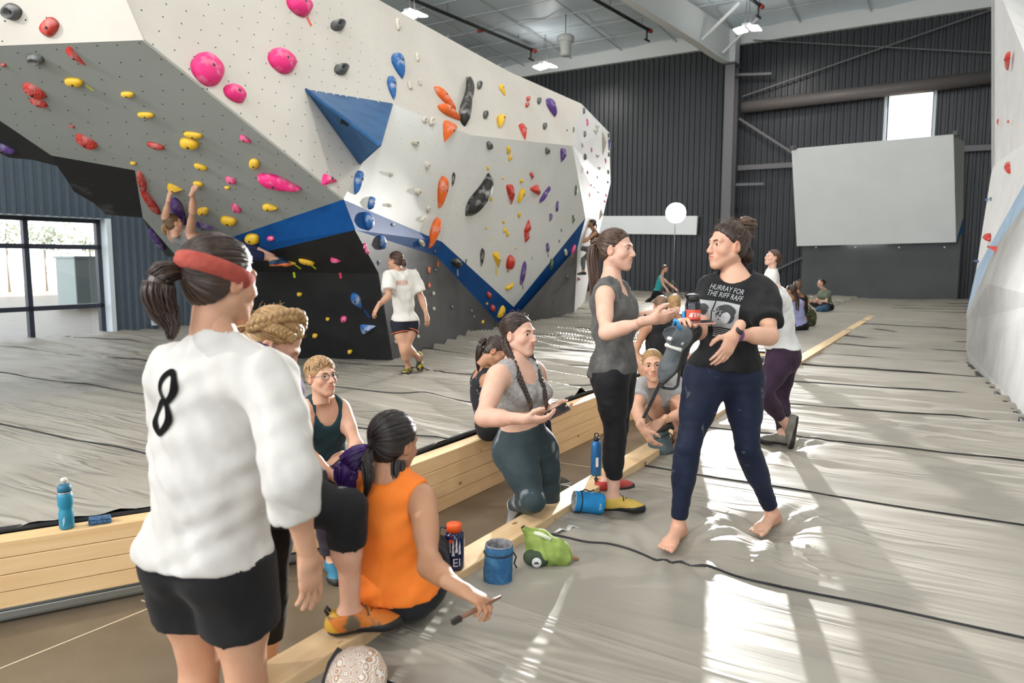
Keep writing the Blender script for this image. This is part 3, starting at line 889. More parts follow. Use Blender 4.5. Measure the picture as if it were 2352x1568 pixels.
wp('end', [TB, e1, e2, e3, Q3, X2], M_ENDW); wp('end', [Q3, e3, e4, R3], M_ENDW); wp('end', [R3, e4, EB, C2], M_ENDW)
def proj(p):
    d = np.asarray(p) - CAMP; yc = d[1] * _cs - d[2] * _sn; zc = d[1] * _sn + d[2] * _cs
    return (IMG_W / 2 + FOCAL * d[0] / yc, IMG_H / 2 - FOCAL * zc / yc)
# black cave lip under the overhang's left edge
def back(px, py, dy): 
    p = o2(px, py); Y = p[1]
    return at(px, py, Y + dy)
for region, pts in (('lip', [I_, H_, back(131, 381, .25), back(75, 367, .3), back(20, 362, .35), back(-40, 330, .35)]),
                    ('lip', [H_, E_, F_, back(245, 493, .2), back(215, 466, .3), back(170, 440, .35), back(150, 408, .35), back(131, 381, .25)]),
                    ('lip', [F_, G, back(385, 590, .2), back(355, 556, .2)])):
    pl_ = plane3(pts[0], pts[1] if len(pts) > 4 else pts[1], pts[4] if len(pts) > 6 else pts[-2])
    pts = pts[:2] + [onplane(*proj(p_), *pl_) for p_ in pts[2:]]
    o, p, c = panel(cw, pts, M_CHALKBLACK, .10, 'cave_lip'); PANELS.append((region, p, c))
# a top walkway edge closing the wall from behind
for (p, q) in ((T1, T2), (T2, TA), (TA, TB)):
    m = MB(); bk = -NW * 1.0
    m.poly([p, q, q + bk, p + bk], .05, n=V(0, 0, 1)); m.build('top_deck', M_DARKG, cw)
# stacked bolt-hole grid (t-nuts)
M_HOLE = mat('bolt_hole', (0.03, 0.03, 0.028), .8)
hv, hf = [], []
def holes(pts, c, step, rad, seed):
    n = nrm(np.cross(pts[1] - pts[0], pts[2] - pts[0])); n = n if np.dot(n, CAMP - c) > 0 else -n
    ax = nrm(np.cross(n, (0, 0, 1))); ay = np.cross(n, ax)
    P2 = [(np.dot(p - c, ax), np.dot(p - c, ay)) for p in pts]
    def inside(x, y):
        r = False
        for i in range(len(P2)):
            (x0, y0), (x1, y1) = P2[i], P2[i - 1]
            if (y0 > y) != (y1 > y) and x < (x1 - x0) * (y - y0) / (y1 - y0) + x0: r = not r
        return r
    R = 8; k = int(R / step)
    rg = np.random.RandomState(seed)
    for i in range(-k, k):
        for j in range(-k, k):
            x, y = i * step + (j % 2) * step / 2 + rg.uniform(-.012, .012), j * step * .8 + rg.uniform(-.012, .012)
            if not inside(x, y): continue
            o = c + ax * x + ay * y + n * .0025
            b = len(hv)
            for q in range(6):
                hv.append(o + rad * (math.cos(q * 1.0472) * ax + math.sin(q * 1.0472) * ay))
            hf.append([b + q for q in range(6)])
for i, (rgn, p, c) in enumerate(PANELS):
    if rgn in ('p1', 'over', 'prow'): holes(p, c, .22, .0085, i)
    elif rgn in ('upper', 'main', 'dark', 'black', 'skip'): holes(p, c, .24, .0055, i)
o = link_mesh('bolt_hole_grid', mesh_np('bolt_hole_grid', hv, hf, False), cw, M_HOLE); o['kind'] = 'stuff'

# ---- BVH over panels for placing holds
_bv, _bf, _breg = [], [], []
def _addreg(region, pts, c):
    b = len(_bv); _bv.extend([tuple(p) for p in pts])
    for t in tess(pts):
        _bf.append(tuple(b + i for i in t)); _breg.append(region)
for rgn, p, c in PANELS:
    if rgn != 'skip': _addreg(rgn.rstrip('_'), p, c)
for p in RPAN: _addreg('right', p, sum(p) / len(p))
BV = BVHTree.FromPolygons(_bv, _bf)
def hit(px, py):
    r_ = ray(px, py)
    loc, nn, idx, d = BV.ray_cast(Vector(CAMP), Vector(r_))
    if loc is None: return None
    n = np.array(nn); n = n if np.dot(n, r_) < 0 else -n
    return np.array(loc), n, _breg[idx]

# ---- big blue pyramid volume
M_VOL = noise_mat('volume_blue', (0.004, 0.055, 0.16), (0.012, 0.095, 0.23), 4, .5, 5)
va, vb, vc = hit(700, 204)[0], hit(900, 237)[0], hit(824, 376)[0]
vtop = at(872, 332, 7.9)
vol = empty('wall_volume', va); tag(vol, 'big dark blue triangular pyramid volume bolted to the pale prow', 'volume')
for pts in ((va, vb, vtop), (va, vtop, vc), (vb, vc, vtop)):
    panel(vol, list(pts), M_VOL, .02, 'facet')
M_SCREW = mat('screw_pale', (0.7, 0.68, 0.62), .5)
m = MB()
for f in (.1, .2, .28, .35, .42, .55, .8):
    p = va + (vb - va) * f + nrm(vtop - va) * .03; m.box(p + nrm(CAMP - p) * .01, (.008, .004, .008))
m.build('screws', M_SCREW, vol)['kind'] = 'stuff'
# scribble on the lower facet
m = MB(); nn_ = nrm(np.cross(vtop - va, vc - va)); nn_ = nn_ if np.dot(nn_, CAMP - va) > 0 else -nn_
sc = [(782, 283), (786, 274), (787, 284), (791, 275), (792, 287), (796, 278), (797, 290), (801, 281)]
pp = [onplane(x, y, va + nn_ * .004, nn_) for x, y in sc]
m.tube(pp, .008, 5); m.build('scribble', mat('marker_black', (.004, .004, .006), .6), vol)
# ================================================================= CLIMBING HOLDS
def hold_mat(name, c, chalk=.35):
    m = mat(name, c, .6)
    tc = N(m, 'ShaderNodeTexCoord'); t = N(m, 'ShaderNodeTexNoise', Scale=9.0, Detail=5.0); L(m, tc.outputs['Object'], t.inputs['Vector'])
    r = N(m, 'ShaderNodeValToRGB'); r.color_ramp.elements[0].position = .50; r.color_ramp.elements[0].color = (0, 0, 0, 1)
    r.color_ramp.elements[1].position = .80; r.color_ramp.elements[1].color = (chalk, chalk, chalk, 1)
    L(m, t.outputs['Fac'], r.inputs['Fac'])
    mx = N(m, 'ShaderNodeMixRGB'); mx.inputs[1].default_value = (*c, 1); mx.inputs[2].default_value = (.72, .70, .68, 1)
    L(m, r.outputs['Color'], mx.inputs[0]); L(m, mx.outputs[0], bsdf(m).inputs['Base Color'])
    bp = N(m, 'ShaderNodeBump', Strength=.15, Distance=.01); t2 = N(m, 'ShaderNodeTexNoise', Scale=70.0); L(m, tc.outputs['Object'], t2.inputs['Vector'])
    L(m, t2.outputs['Fac'], bp.inputs['Height']); L(m, bp.outputs['Normal'], bsdf(m).inputs['Normal'])
    return m
HC = {'red': hold_mat('hold_red', (.50, .025, .012), .4), 'yellow': hold_mat('hold_yellow', (.78, .47, .015), .12), 'pink': hold_mat('hold_pink', (.78, .018, .19), .5),
      'grey': hold_mat('hold_grey', (.085, .09, .088), .4), 'purple': hold_mat('hold_purple', (.085, .03, .20), .5), 'blue': hold_mat('hold_blue', (.012, .11, .34), .9),
      'white': hold_mat('hold_white', (.62, .57, .48), .2), 'orange': hold_mat('hold_orange', (.75, .13, .012), .6), 'black': hold_mat('hold_black', (.018, .017, .015), .7),
      'green': hold_mat('hold_green', (.06, .13, .05), .4)}
M_BOLT = mat('hold_bolt', (.02, .02, .02), .5)
REG = {'p1': 'upper left pale panel', 'over': 'grey overhang', 'prow': 'pale prow panel', 'upper': 'upper right pale face', 'main': 'lower right pale face',
       'bandr': 'blue stripe', 'bandl': 'blue stripe', 'black': 'black lower panel', 'dark': 'dark grey lower panel', 'end': 'bright far end panel', 'right': 'right edge wall', 'lip': 'black cave lip'}
SHAPE = {'blob': 'rounded', 'tear': 'teardrop', 'tri': 'pointed', 'crimp': 'flat oval', 'cup': 'dished', 'rock': 'rocky', 'peg': 'peg-like', 'S': 'curvy'}
def outline(kind, n, rg):
    th = np.linspace(0, 2 * math.pi, n, endpoint=False)
    c, s = np.cos(th), np.sin(th)
    if kind == 'tear':
        x = c; y = s * (0.62 - .38 * c) * 1.25
        y = s * np.clip(1.0 - .55 * (c + .15), .12, 1.2) * .9
        mx = np.abs(y).max(); y = y / mx
    elif kind == 'tri':
        r = 1 / np.maximum.reduce([np.cos(th - a) for a in (math.pi, math.pi / 3, -math.pi / 3)]) ** .8
        x, y = c * r, s * r
        x = (x - (x.max() + x.min()) / 2); x /= np.abs(x).max(); y /= np.abs(y).max()
    elif kind == 'S':
        x = c; y = s * (.62 + .25 * c)
        y = y + .55 * np.sin(x * 2.6) - .15
        y = (y - (y.max() + y.min()) / 2); y /= np.abs(y).max()
    elif kind == 'crimp':
        x = np.sign(c) * np.abs(c) ** .8; y = np.sign(s) * np.abs(s) ** .9
    else:
        x, y = np.sign(c) * np.abs(c) ** .85, np.sign(s) * np.abs(s) ** .85
    amp = {'rock': .16, 'blob': .07, 'cup': .04, 'tri': .03, 'crimp': .05}.get(kind, .03)
    nz = sum(rg.uniform(-1, 1) * np.sin(k * th + rg.uniform(0, 6.28)) / k for k in range(2, 6))
    return x * (1 + amp * nz), y * (1 + amp * nz)
HOLDS = []
def hold(px, py, w, h, rot, kind, color, bolt=True, prot=None, extra=None):
    HOLDS.append((px, py, w, h, rot, kind, color, bolt, prot, extra))
def make_hold(hd, label, idx):
    px, py, w, h, rot, kind, color, bolt, prot, extra = hd
    hh = hit(px, py)
    if hh is None:
        print('no hit', px, py); return None
    p, n, rgn = hh
    ca, sa = math.cos(math.radians(rot)), math.sin(math.radians(rot))
    Y = p[1]; k = Y / FOCAL
    def onp(dx, dy): return onplane(px + dx, py + dy, p, n) - p
    ex, ey = onp(ca * 4, sa * 4) / 4, onp(-sa * 4, ca * 4) / 4
    def lim(v, m_):
        l = np.linalg.norm(v); return v / l * min(l, m_)
    ex, ey = lim(ex, 1.35 * k), lim(ey, 1.35 * k)
    a, b = ex * w / 2, ey * h / 2
    la, lb = np.linalg.norm(a), np.linalg.norm(b)
    pr = prot if prot else .5 * min(la, lb) * 1.5
    rg = np.random.RandomState(idx * 13 + 5)
    nseg, nring = (28, 7) if w > 20 else (14, 4)
    ox, oy = outline(kind, nseg, rg)
    vs, fs = [], []
    shx, shy = {'tear': (-.25, 0), 'tri': (-.1, .1), 'S': (-.3, .25), 'crimp': (0, .15)}.get(kind, (0.05, .15))
    for i in range(nring):
        rho = 1 - i / nring * .96
        hgt = pr * (1 - rho ** 2.6) ** (1 / 1.9)
        if kind == 'tri': hgt = pr * (1 - rho) ** .8
        if kind == 'rock': hgt = pr * (1 - rho ** 3) ** .6
        if kind == 'peg': hgt = pr * 2.2 * (1 - rho ** 8)
        if kind == 'cup': hgt = pr * (math.sin(math.pi * min(1, (1 - rho) * 1.25)) * .95 + .12 * (1 - rho))
        for q in range(nseg):
            jit = rg.uniform(-.10, .10) * pr * (kind == 'rock') * (i > 0)
            xx = ox[q] * rho + shx * (1 - rho); yy = oy[q] * rho + shy * (1 - rho)
            vs.append(a * xx + b * yy + n * (hgt + jit))
    vs.append(np.mean(vs[-nseg:], 0) + n * .002)
    for i in range(nring - 1):
        for q in range(nseg):
            q2 = (q + 1) % nseg
            fs.append([i * nseg + q, i * nseg + q2, (i + 1) * nseg + q2, (i + 1) * nseg + q])
    for q in range(nseg): fs.append([(nring - 1) * nseg + q, (nring - 1) * nseg + (q + 1) % nseg, nring * nseg])
    base = [list(range(nseg))[::-1]]
    me = mesh_np('climbing_hold', vs, fs + base, kind not in ('tri', 'rock'))
    if np.dot(np.cross(a, b), n) < 0: me.flip_normals()
    o = link_mesh('climbing_hold', me, None, HC[color]); o.location = tuple(p + n * .001)
    tag(o, label, 'climbing hold')
    if bolt and w > 13 and h > 9:
        q = np.array(vs[-1]); rr = min(.016, .18 * min(la, lb))
        m = MB(); ax = nrm(np.cross(n, (0, 0, 1))); m.lathe([(rr, -.01), (rr, .004), (rr * .5, .005), (rr * .4, -.004)], q, (ax, np.cross(n, ax), n), 8)
        bo = m.build('bolt', M_BOLT); bo.parent = o
    return o, rgn
T = hold
# pale upper left
T(28, 27, 46, 38, 25, 'cup', 'grey'); T(114, 62, 46, 40, -50, 'blob', 'red')
# grey overhang
for a in [(81, 134, 44, 24, 15, 'cup', 'grey'), (176, 131, 62, 20, 42, 'tri', 'red'), (8, 149, 14, 10, 20, 'blob', 'red'), (170, 187, 46, 21, 8, 'blob', 'yellow'),
          (80, 208, 58, 28, 30, 'rock', 'red'), (90, 235, 42, 18, 22, 'rock', 'red'), (293, 216, 32, 14, 3, 'crimp', 'yellow'), (335, 263, 39, 14, 3, 'crimp', 'yellow'),
          (166, 290, 13, 7, 25, 'blob', 'red'), (199, 324, 56, 26, 28, 'rock', 'red'), (358, 334, 42, 15, 16, 'crimp', 'red'), (444, 309, 45, 15, 8, 'crimp', 'yellow'),
          (435, 328, 46, 26, 10, 'blob', 'yellow'), (306, 374, 15, 9, 5, 'blob', 'yellow'), (564, 319, 30, 15, 28, 'tear', 'pink'), (584, 375, 24, 27, 10, 'blob', 'yellow'),
          (461, 382, 33, 14, 18, 'crimp', 'yellow'), (326, 418, 60, 18, 72, 'rock', 'red'), (346, 462, 75, 20, 55, 'rock', 'red'), (643, 419, 108, 36, 16, 'tear', 'pink'), (530, 413, 25, 16, 22, 'rock', 'pink'),
          (522, 430, 14, 8, 0, 'blob', 'yellow'), (402, 432, 36, 25, 10, 'tri', 'yellow'), (455, 421, 24, 13, 10, 'blob', 'yellow'), (413, 486, 72, 30, 62, 'tear', 'purple'),
          (472, 519, 44, 18, 12, 'tri', 'purple'), (466, 483, 27, 19, -5, 'rock', 'yellow'), (543, 477, 24, 18, 40, 'rock', 'pink'), (621, 475, 37, 19, 6, 'tear', 'yellow'),
          (525, 505, 39, 24, 12, 'blob', 'yellow')]: T(*a)
T(12, 338, 56, 24, 24, 'crimp', 'purple'); T(74, 372, 58, 36, 5, 'blob', 'purple'); T(362, 548, 64, 22, 52, 'blob', 'purple')
# blue stripe left, black panel
for a in [(580, 548, 34, 25, 12, 'blob', 'yellow'), (622, 547, 18, 12, 5, 'blob', 'pink'), (667, 603, 27, 12, 0, 'tear', 'yellow'), (704, 600, 40, 15, 14, 'blob', 'yellow'),
          (771, 597, 25, 17, 8, 'tri', 'pink'), (688, 675, 13, 9, 10, 'blob', 'yellow'), (821, 690, 42, 22, 55, 'tear', 'blue'), (846, 753, 36, 24, -15, 'tri', 'blue'),
          (790, 732, 16, 15, 0, 'blob', 'pink'), (753, 732, 10, 8, 0, 'blob', 'yellow'), (724, 770, 13, 11, 0, 'blob', 'yellow'), (804, 807, 12, 10, 0, 'blob', 'yellow')]: T(*a)
# prow
for a in [(686, 14, 62, 56, 35, 'blob', 'pink'), (475, 160, 84, 76, 45, 'blob', 'pink'), (646, 141, 68, 64, 40, 'blob', 'pink'), (538, 215, 54, 42, 35, 'blob', 'pink'), (774, 59, 36, 31, 10, 'cup', 'grey'),
          (782, 160, 34, 30, 10, 'cup', 'grey'), (757, 414, 39, 28, 8, 'tri', 'pink'), (799, 248, 40, 22, 30, 'blob', 'blue')]: T(*a)
# upper right face
for a in [(914, 152, 62, 34, 72, 'tear', 'blue'), (899, 202, 56, 24, 80, 'tear', 'blue'), (913, 57, 30, 15, 80, 'cup', 'white'), (958, 132, 22, 12, 80, 'cup', 'white'), (941, 197, 20, 15, 70, 'cup', 'white'),
          (964, 190, 16, 11, 70, 'cup', 'white'), (1022, 228, 76, 24, 50, 'tear', 'orange'), (1031, 259, 62, 28, 36, 'tear', 'orange'), (1028, 303, 50, 42, 110, 'tri', 'orange'),
          (1068, 232, 118, 46, 88, 'S', 'black'), (1100, 196, 22, 15, 90, 'cup', 'grey'), (1153, 207, 30, 13, 65, 'tear', 'yellow'), (1114, 264, 21, 15, 90, 'cup', 'grey'), (1148, 279, 38, 25, 95, 'tear', 'yellow'),
          (1212, 227, 13, 13, 0, 'blob', 'red'), (1210, 241, 14, 12, 90, 'blob', 'red'), (1237, 232, 18, 13, 90, 'cup', 'grey'), (1265, 248, 46, 26, 65, 'tear', 'purple'), (1201, 303, 40, 25, 75, 'tri', 'red'),
          (1250, 290, 18, 13, 90, 'cup', 'grey'), (1302, 300, 7, 6, 90, 'tri', 'grey'), (1317, 298, 17, 6, 90, 'blob', 'green')]: T(*a)
# lower right face
for a in [(975, 275, 17, 15, 0, 'cup', 'white'), (991, 279, 21, 16, 100, 'cup', 'white'), (952, 328, 20, 18, 45, 'rock', 'white'), (980, 380, 20, 15, 80, 'rock', 'white'), (896, 401, 10, 10, 0, 'peg', 'white'), (958, 440, 22, 16, -20, 'rock', 'white'),
          (893, 471, 10, 9, 0, 'peg', 'white'), (983, 480, 17, 14, 0, 'cup', 'white'), (971, 501, 20, 13, 120, 'rock', 'white'), (1123, 334, 20, 16, 80, 'cup', 'grey'), (1256, 346, 16, 14, 90, 'cup', 'grey'),
          (1167, 344, 20, 11, 85, 'blob', 'yellow'), (1171, 362, 15, 10, 110, 'blob', 'yellow'), (1291, 357, 34, 23, 100, 'tri', 'purple'), (1120, 386, 11, 7, 90, 'blob', 'yellow'), (1098, 447, 112, 46, -66, 'S', 'black'), (1012, 442, 78, 29, 100, 'tear', 'orange'),
          (1040, 412, 34, 9, 97, 'tear', 'black'), (1155, 409, 6, 6, 0, 'blob', 'yellow'), (1197, 415, 10, 10, 0, 'blob', 'yellow'), (1221, 404, 17, 13, 80, 'tri', 'red'), (1172, 447, 48, 26, 85, 'tri', 'red'),
          (1195, 449, 36, 17, 110, 'tear', 'yellow'), (1231, 438, 34, 28, 60, 'tri', 'red'), (1251, 446, 44, 14, 122, 'blob', 'purple'), (1322, 437, 26, 8, 95, 'blob', 'green'), (1279, 474, 26, 10, 97, 'blob', 'purple'),
          (1264, 500, 20, 12, 100, 'tri', 'purple'), (1316, 504, 22, 11, 95, 'tri', 'green'), (1191, 494, 15, 9, 90, 'tear', 'yellow'), (1156, 509, 9, 7, 90, 'blob', 'yellow'), (1159, 528, 13, 9, 120, 'blob', 'yellow'), (1165, 537, 13, 9, 90, 'blob', 'yellow'),
          (1116, 524, 7, 6, 0, 'blob', 'yellow'), (1127, 457, 10, 7, 90, 'blob', 'yellow'), (1211, 519, 32, 21, -80, 'tri', 'red'), (1208, 545, 26, 21, 100, 'tri', 'red'), (1289, 529, 8, 5, 90, 'tri', 'grey'), (1284, 554, 7, 5, 90, 'tri', 'grey'),
          (1257, 568, 23, 10, 90, 'blob', 'purple'), (1184, 569, 6, 5, 0, 'blob', 'yellow'), (1106, 591, 43, 12, 95, 'tear', 'black'), (1141, 597, 40, 23, 80, 'tri', 'yellow'),
          (1170, 602, 34, 25, 100, 'blob', 'red'), (1200, 627, 56, 14, 100, 'blob', 'purple'), (1170, 657, 27, 14, -40, 'tear', 'yellow'),
          (820, 419, 58, 26, 100, 'tear', 'blue')]: T(*a)
# blue stripe right and dark base
for a in [(993, 535, 78, 30, 108, 'tear', 'orange'), (851, 466, 32, 21, 100, 'blob', 'blue'), (843, 508, 42, 32, 80, 'blob', 'blue'), (903, 516, 10, 9, 0, 'blob', 'white'), (966, 557, 22, 17, 80, 'cup', 'white'), (998, 577, 8, 7, 0, 'blob', 'black'),
          (1047, 603, 28, 23, 60, 'rock', 'black'), (1122, 677, 17, 14, 80, 'blob', 'red'), (1118, 697, 7, 6, 0, 'blob', 'yellow'), (1130, 707, 17, 15, 90, 'blob', 'red'), (1150, 716, 31, 17, 110, 'rock', 'yellow'),
          (1265, 607, 28, 11, 95, 'tear', 'green'), (1298, 579, 16, 10, 90, 'cup', 'white'), (1316, 572, 22, 10, 110, 'blob', 'pink'),
          (876, 556, 35, 23, 85, 'blob', 'blue'), (837, 565, 15, 10, 100, 'blob', 'pink'), (842, 577, 15, 11, 70, 'blob', 'pink'), (870, 603, 14, 7, 90, 'tri', 'blue'), (984, 620, 18, 10, 90, 'blob', 'orange'), (985, 655, 14, 8, 90, 'blob', 'orange'), (1000, 619, 9, 8, 0, 'blob', 'black'),
          (953, 620, 9, 8, 0, 'blob', 'white'), (995, 674, 10, 8, 90, 'blob', 'white'), (996, 709, 10, 8, 90, 'blob', 'white'), (890, 658, 24, 10, 90, 'blob', 'blue'), (1038, 703, 12, 7, 90, 'blob', 'black'), (1083, 712, 12, 6, 90, 'blob', 'black'), (1089, 726, 11, 6, 90, 'blob', 'black'),
          (1108, 739, 10, 8, 100, 'blob', 'yellow'), (960, 773, 10, 8, 90, 'blob', 'white'), (908, 785, 9, 8, 0, 'blob', 'white'), (1302, 636, 9, 6, 90, 'blob', 'grey'), (1272, 694, 8, 7, 0, 'blob', 'grey')]: T(*a)
# far end panel
for a in [(1340, 255, 15, 9, 90, 'cup', 'grey'), (1342, 308, 15, 9, 90, 'cup', 'grey'), (1343, 360, 16, 9, 90, 'cup', 'grey'), (1336, 390, 20, 10, 90, 'tri', 'white'), (1337, 334, 14, 9, 90, 'tri', 'white'), (1348, 281, 18, 7, 85, 'blob', 'pink'), (1358, 344, 12, 5, 90, 'blob', 'pink'),
          (1349, 396, 14, 5, 90, 'blob', 'pink'), (1367, 303, 24, 12, 60, 'tri', 'white'), (1371, 292, 24, 12, 60, 'tri', 'white'), (1370, 358, 22, 13, 70, 'tri', 'white'), (1375, 386, 18, 10, 75, 'tri', 'white'), (1371, 407, 16, 9, 80, 'tri', 'white'), (1373, 441, 14, 10, 80, 'tri', 'white'),
          (1390, 369, 18, 7, 85, 'tri', 'red'), (1357, 425, 10, 5, 90, 'blob', 'pink'), (1353, 448, 10, 5, 90, 'blob', 'pink'), (1364, 430, 7, 4, 90, 'blob', 'grey'), (1385, 330, 56, 16, 92, 'tri', 'white'), (1378, 492, 40, 14, 100, 'tri', 'white'), (1398, 332, 28, 8, 90, 'blob', 'blue'), (1397, 311, 12, 8, 90, 'cup', 'grey'),
          (1397, 355, 11, 8, 90, 'cup', 'grey'), (1396, 395, 11, 8, 90, 'cup', 'grey'), (1395, 418, 12, 8, 90, 'blob', 'blue'), (1391, 448, 16, 7, 90, 'blob', 'pink'), (1388, 462, 13, 7, 90, 'blob', 'pink'), (1353, 602, 16, 8, 100, 'tri', 'red'), (1327, 640, 24, 12, 80, 'blob', 'pink')]: T(*a)
# right edge wall
for a in [(2318, 140, 46, 18, 95, 'tear', 'red'), (2293, 280, 17, 7, 90, 'tri', 'red'), (2317, 279, 9, 8, 0, 'blob', 'red'), (2319, 385, 46, 18, 85, 'rock', 'red'), (2274, 545, 26, 26, 0, 'blob', 'red'), (2289, 572, 60, 40, 85, 'tri', 'red'), (2277, 457, 13, 8, 90, 'blob', 'grey'), (2269, 459, 13, 10, 90, 'blob', 'blue'),
          (2247, 577, 17, 10, 70, 'blob', 'orange'), (2246, 600, 26, 17, -30, 'blob', 'blue')]: T(*a)

ORD = ['leftmost', 'second', 'third', 'fourth', 'fifth', 'sixth', 'seventh', 'eighth', 'ninth', 'tenth', 'eleventh', 'twelfth', 'thirteenth', 'fourteenth', 'fifteenth', 'sixteenth', 'seventeenth', 'eighteenth', 'nineteenth', 'twentieth', 'twenty-first', 'twenty-second', 'twenty-third', 'twenty-fourth']
_cl = {}
for i, hd in enumerate(HOLDS):
    h_ = hit(hd[0], hd[1]); rg_ = h_[2] if h_ else 'x'
    rn_ = REG.get(rg_, 'wall')
    _cl.setdefault((hd[6], rn_), []).append((hd[0], i))
_lab = {}
for (c_, rn_), lst in _cl.items():
    lst.sort()
    for q, (x_, i) in enumerate(lst):
        hd = HOLDS[i]; big = max(hd[2], hd[3])
        size = 'big' if big > 55 else ('small' if big < 16 else '')
        pos = f'only {c_} one' if len(lst) == 1 else (f'leftmost {c_}' if q == 0 else (f'rightmost {c_}' if q == len(lst) - 1 else f'{ORD[q]} {c_} from left'))
        tail = ''
        _lab[i] = ' '.join(f'{size} {c_} {SHAPE[hd[5]]} hold on {rn_}, {pos}{tail}'.split())
for i, hd in enumerate(HOLDS):
    make_hold(hd, _lab[i], i)

# ---- tape strips
TAPES = [(206, 202, 22, 3, 37, (.60, .62, .05), 'yellow-green tape strip trailing from yellow hold on grey overhang'), (710, 50, 22, 6, 65, (.75, .12, .08), 'salmon tape strip under the topmost pink hold'),
         (683, 611, 20, 4, 35, (.60, .70, .03), 'lime tape strip below left yellow hold on black panel'), (717, 610, 22, 4, 37, (.60, .70, .03), 'lime tape strip below the right long yellow hold on black panel'),
         (676, 631, 13, 5, 80, (.60, .70, .03), 'short upright lime tape strip alone on black panel'), (782, 632, 14, 5, 80, (.8, .05, .12), 'short upright pink tape strip on black panel'),
         (843, 720, 22, 4, 55, (.012, .05, .20), 'navy tape strip below blue teardrop hold on black panel'), (1006, 606, 11, 4, 90, (.75, .13, .02), 'short orange tape strip on dark grey panel'),
         (1140, 624, 16, 5, 85, (.78, .60, .1), 'yellow tape strip hanging below a yellow hold near the wall point'), (1166, 622, 7, 3, 90, (.7, .1, .1), 'tiny red tape strip below red hold near the wall point'),
         (1259, 586, 10, 3, 80, (.25, .18, .3), 'small mauve tape strip below purple hold'), (1200, 657, 14, 3, 80, (.25, .18, .3), 'mauve tape strip below the long purple hold'), (1051, 626, 15, 4, 88, (.3, .3, .32), 'grey tape strip below rocky black hold on blue stripe'),
         (1070, 600, 10, 3, 95, (.05, .05, .05), 'thin dark tape strip beside blue stripe'), (1126, 550, 6, 3, 90, (.7, .7, .1), 'tiny lime tape strip in middle of lower face'), (1313, 586, 12, 3, 85, (.8, .1, .3), 'pink tape strip under the foot of far climber'),
         (1222, 593, 8, 2, 85, (.3, .3, .3), 'tiny grey tape strip on lower face near the far climber')]
for (px, py, w, h, rot, c_, lb) in TAPES:
    hh = hit(px, py)
    if not hh: continue
    p, n, _r = hh
    ca, sa = math.cos(math.radians(rot)), math.sin(math.radians(rot)); k = p[1] / FOCAL
    def lim2(v, m_):
        l = np.linalg.norm(v); return v / l * min(l, m_)
    ex = lim2(onplane(px + ca * 4, py + sa * 4, p, n) - p, 4 * 1.6 * k) / 4 * w / 2; ey = lim2(onplane(px - sa * 4, py + ca * 4, p, n) - p, 4 * 1.6 * k) / 4 * h / 2
    m = MB(); q = p + n * .004
    m.poly([q - ex - ey, q + ex - ey, q + ex + ey, q - ex + ey], .003, n=n)
    tag(m.build('tape_strip', mat('tape', c_, .6)), lb, 'tape')
# ================================================================= PEOPLE: signed-distance bodies turned into one continuous mesh
class Grid:
    def __init__(self, lo, hi, h):
        self.h = h
        self.lo = np.floor(np.asarray(lo, float) / h) * h
        self.n = np.maximum(np.ceil((np.asarray(hi, float) - self.lo) / h).astype(int) + 2, 4)
        self.D = np.full(self.n, 1.0, np.float32)
    def sub(self, lo, hi):
        i0 = np.clip(np.floor((np.asarray(lo) - self.lo) / self.h).astype(int), 0, self.n)
        i1 = np.clip(np.ceil((np.asarray(hi) - self.lo) / self.h).astype(int) + 1, 0, self.n)
        if (i1 <= i0).any(): return None, None
        sl = tuple(slice(a, b) for a, b in zip(i0, i1))
        ax = [(self.lo[k] + self.h * np.arange(i0[k], i1[k])).astype(np.float32) for k in range(3)]
        return sl, (ax[0][:, None, None], ax[1][None, :, None], ax[2][None, None, :])

def prim_bbox(p):
    if p[0] in ('cone', 'ccone'):
        a, b, ra, rb = p[1:5]; r = max(ra, rb)
        return np.minimum(a, b) - r, np.maximum(a, b) + r
    c, R, rad = p[1:4]
    e = np.sqrt(((np.asarray(R) * np.asarray(rad)[:, None]) ** 2).sum(0))
    return c - e, c + e

def prim_d(p, C):
    X, Y, Z = C
    if p[0] in ('cone', 'ccone'):
        a, b, ra, rb = p[1:5]
        d = b - a; L2 = float(np.dot(d, d)) + 1e-9
        px, py, pz = X - a[0], Y - a[1], Z - a[2]
        t0 = (px * d[0] + py * d[1] + pz * d[2]) / L2
        t = np.clip(t0, 0, 1)
        qx, qy, qz = px - t * d[0], py - t * d[1], pz - t * d[2]
        r = np.sqrt(qx * qx + qy * qy + qz * qz) - (ra + (rb - ra) * t)
        if p[0] == 'ccone':
            L1 = math.sqrt(L2)
            if p[5]: r = np.maximum(r, -t0 * L1)
            if p[6]: r = np.maximum(r, (t0 - 1) * L1)
        return r
    c, R, rad = p[1:4]
    px, py, pz = X - c[0], Y - c[1], Z - c[2]
    k0 = 0; k1 = 0
    for i in range(3):
        u = px * R[i][0] + py * R[i][1] + pz * R[i][2]
        k0 = k0 + (u / rad[i]) ** 2; k1 = k1 + (u / rad[i] ** 2) ** 2
    k0 = np.sqrt(k0)
    return k0 * (k0 - 1.0) / (np.sqrt(k1) + 1e-6)

def smin(a, b, k):
    h = np.maximum(k - np.abs(a - b), 0)
    return np.minimum(a, b) - h * h * (.25 / k)

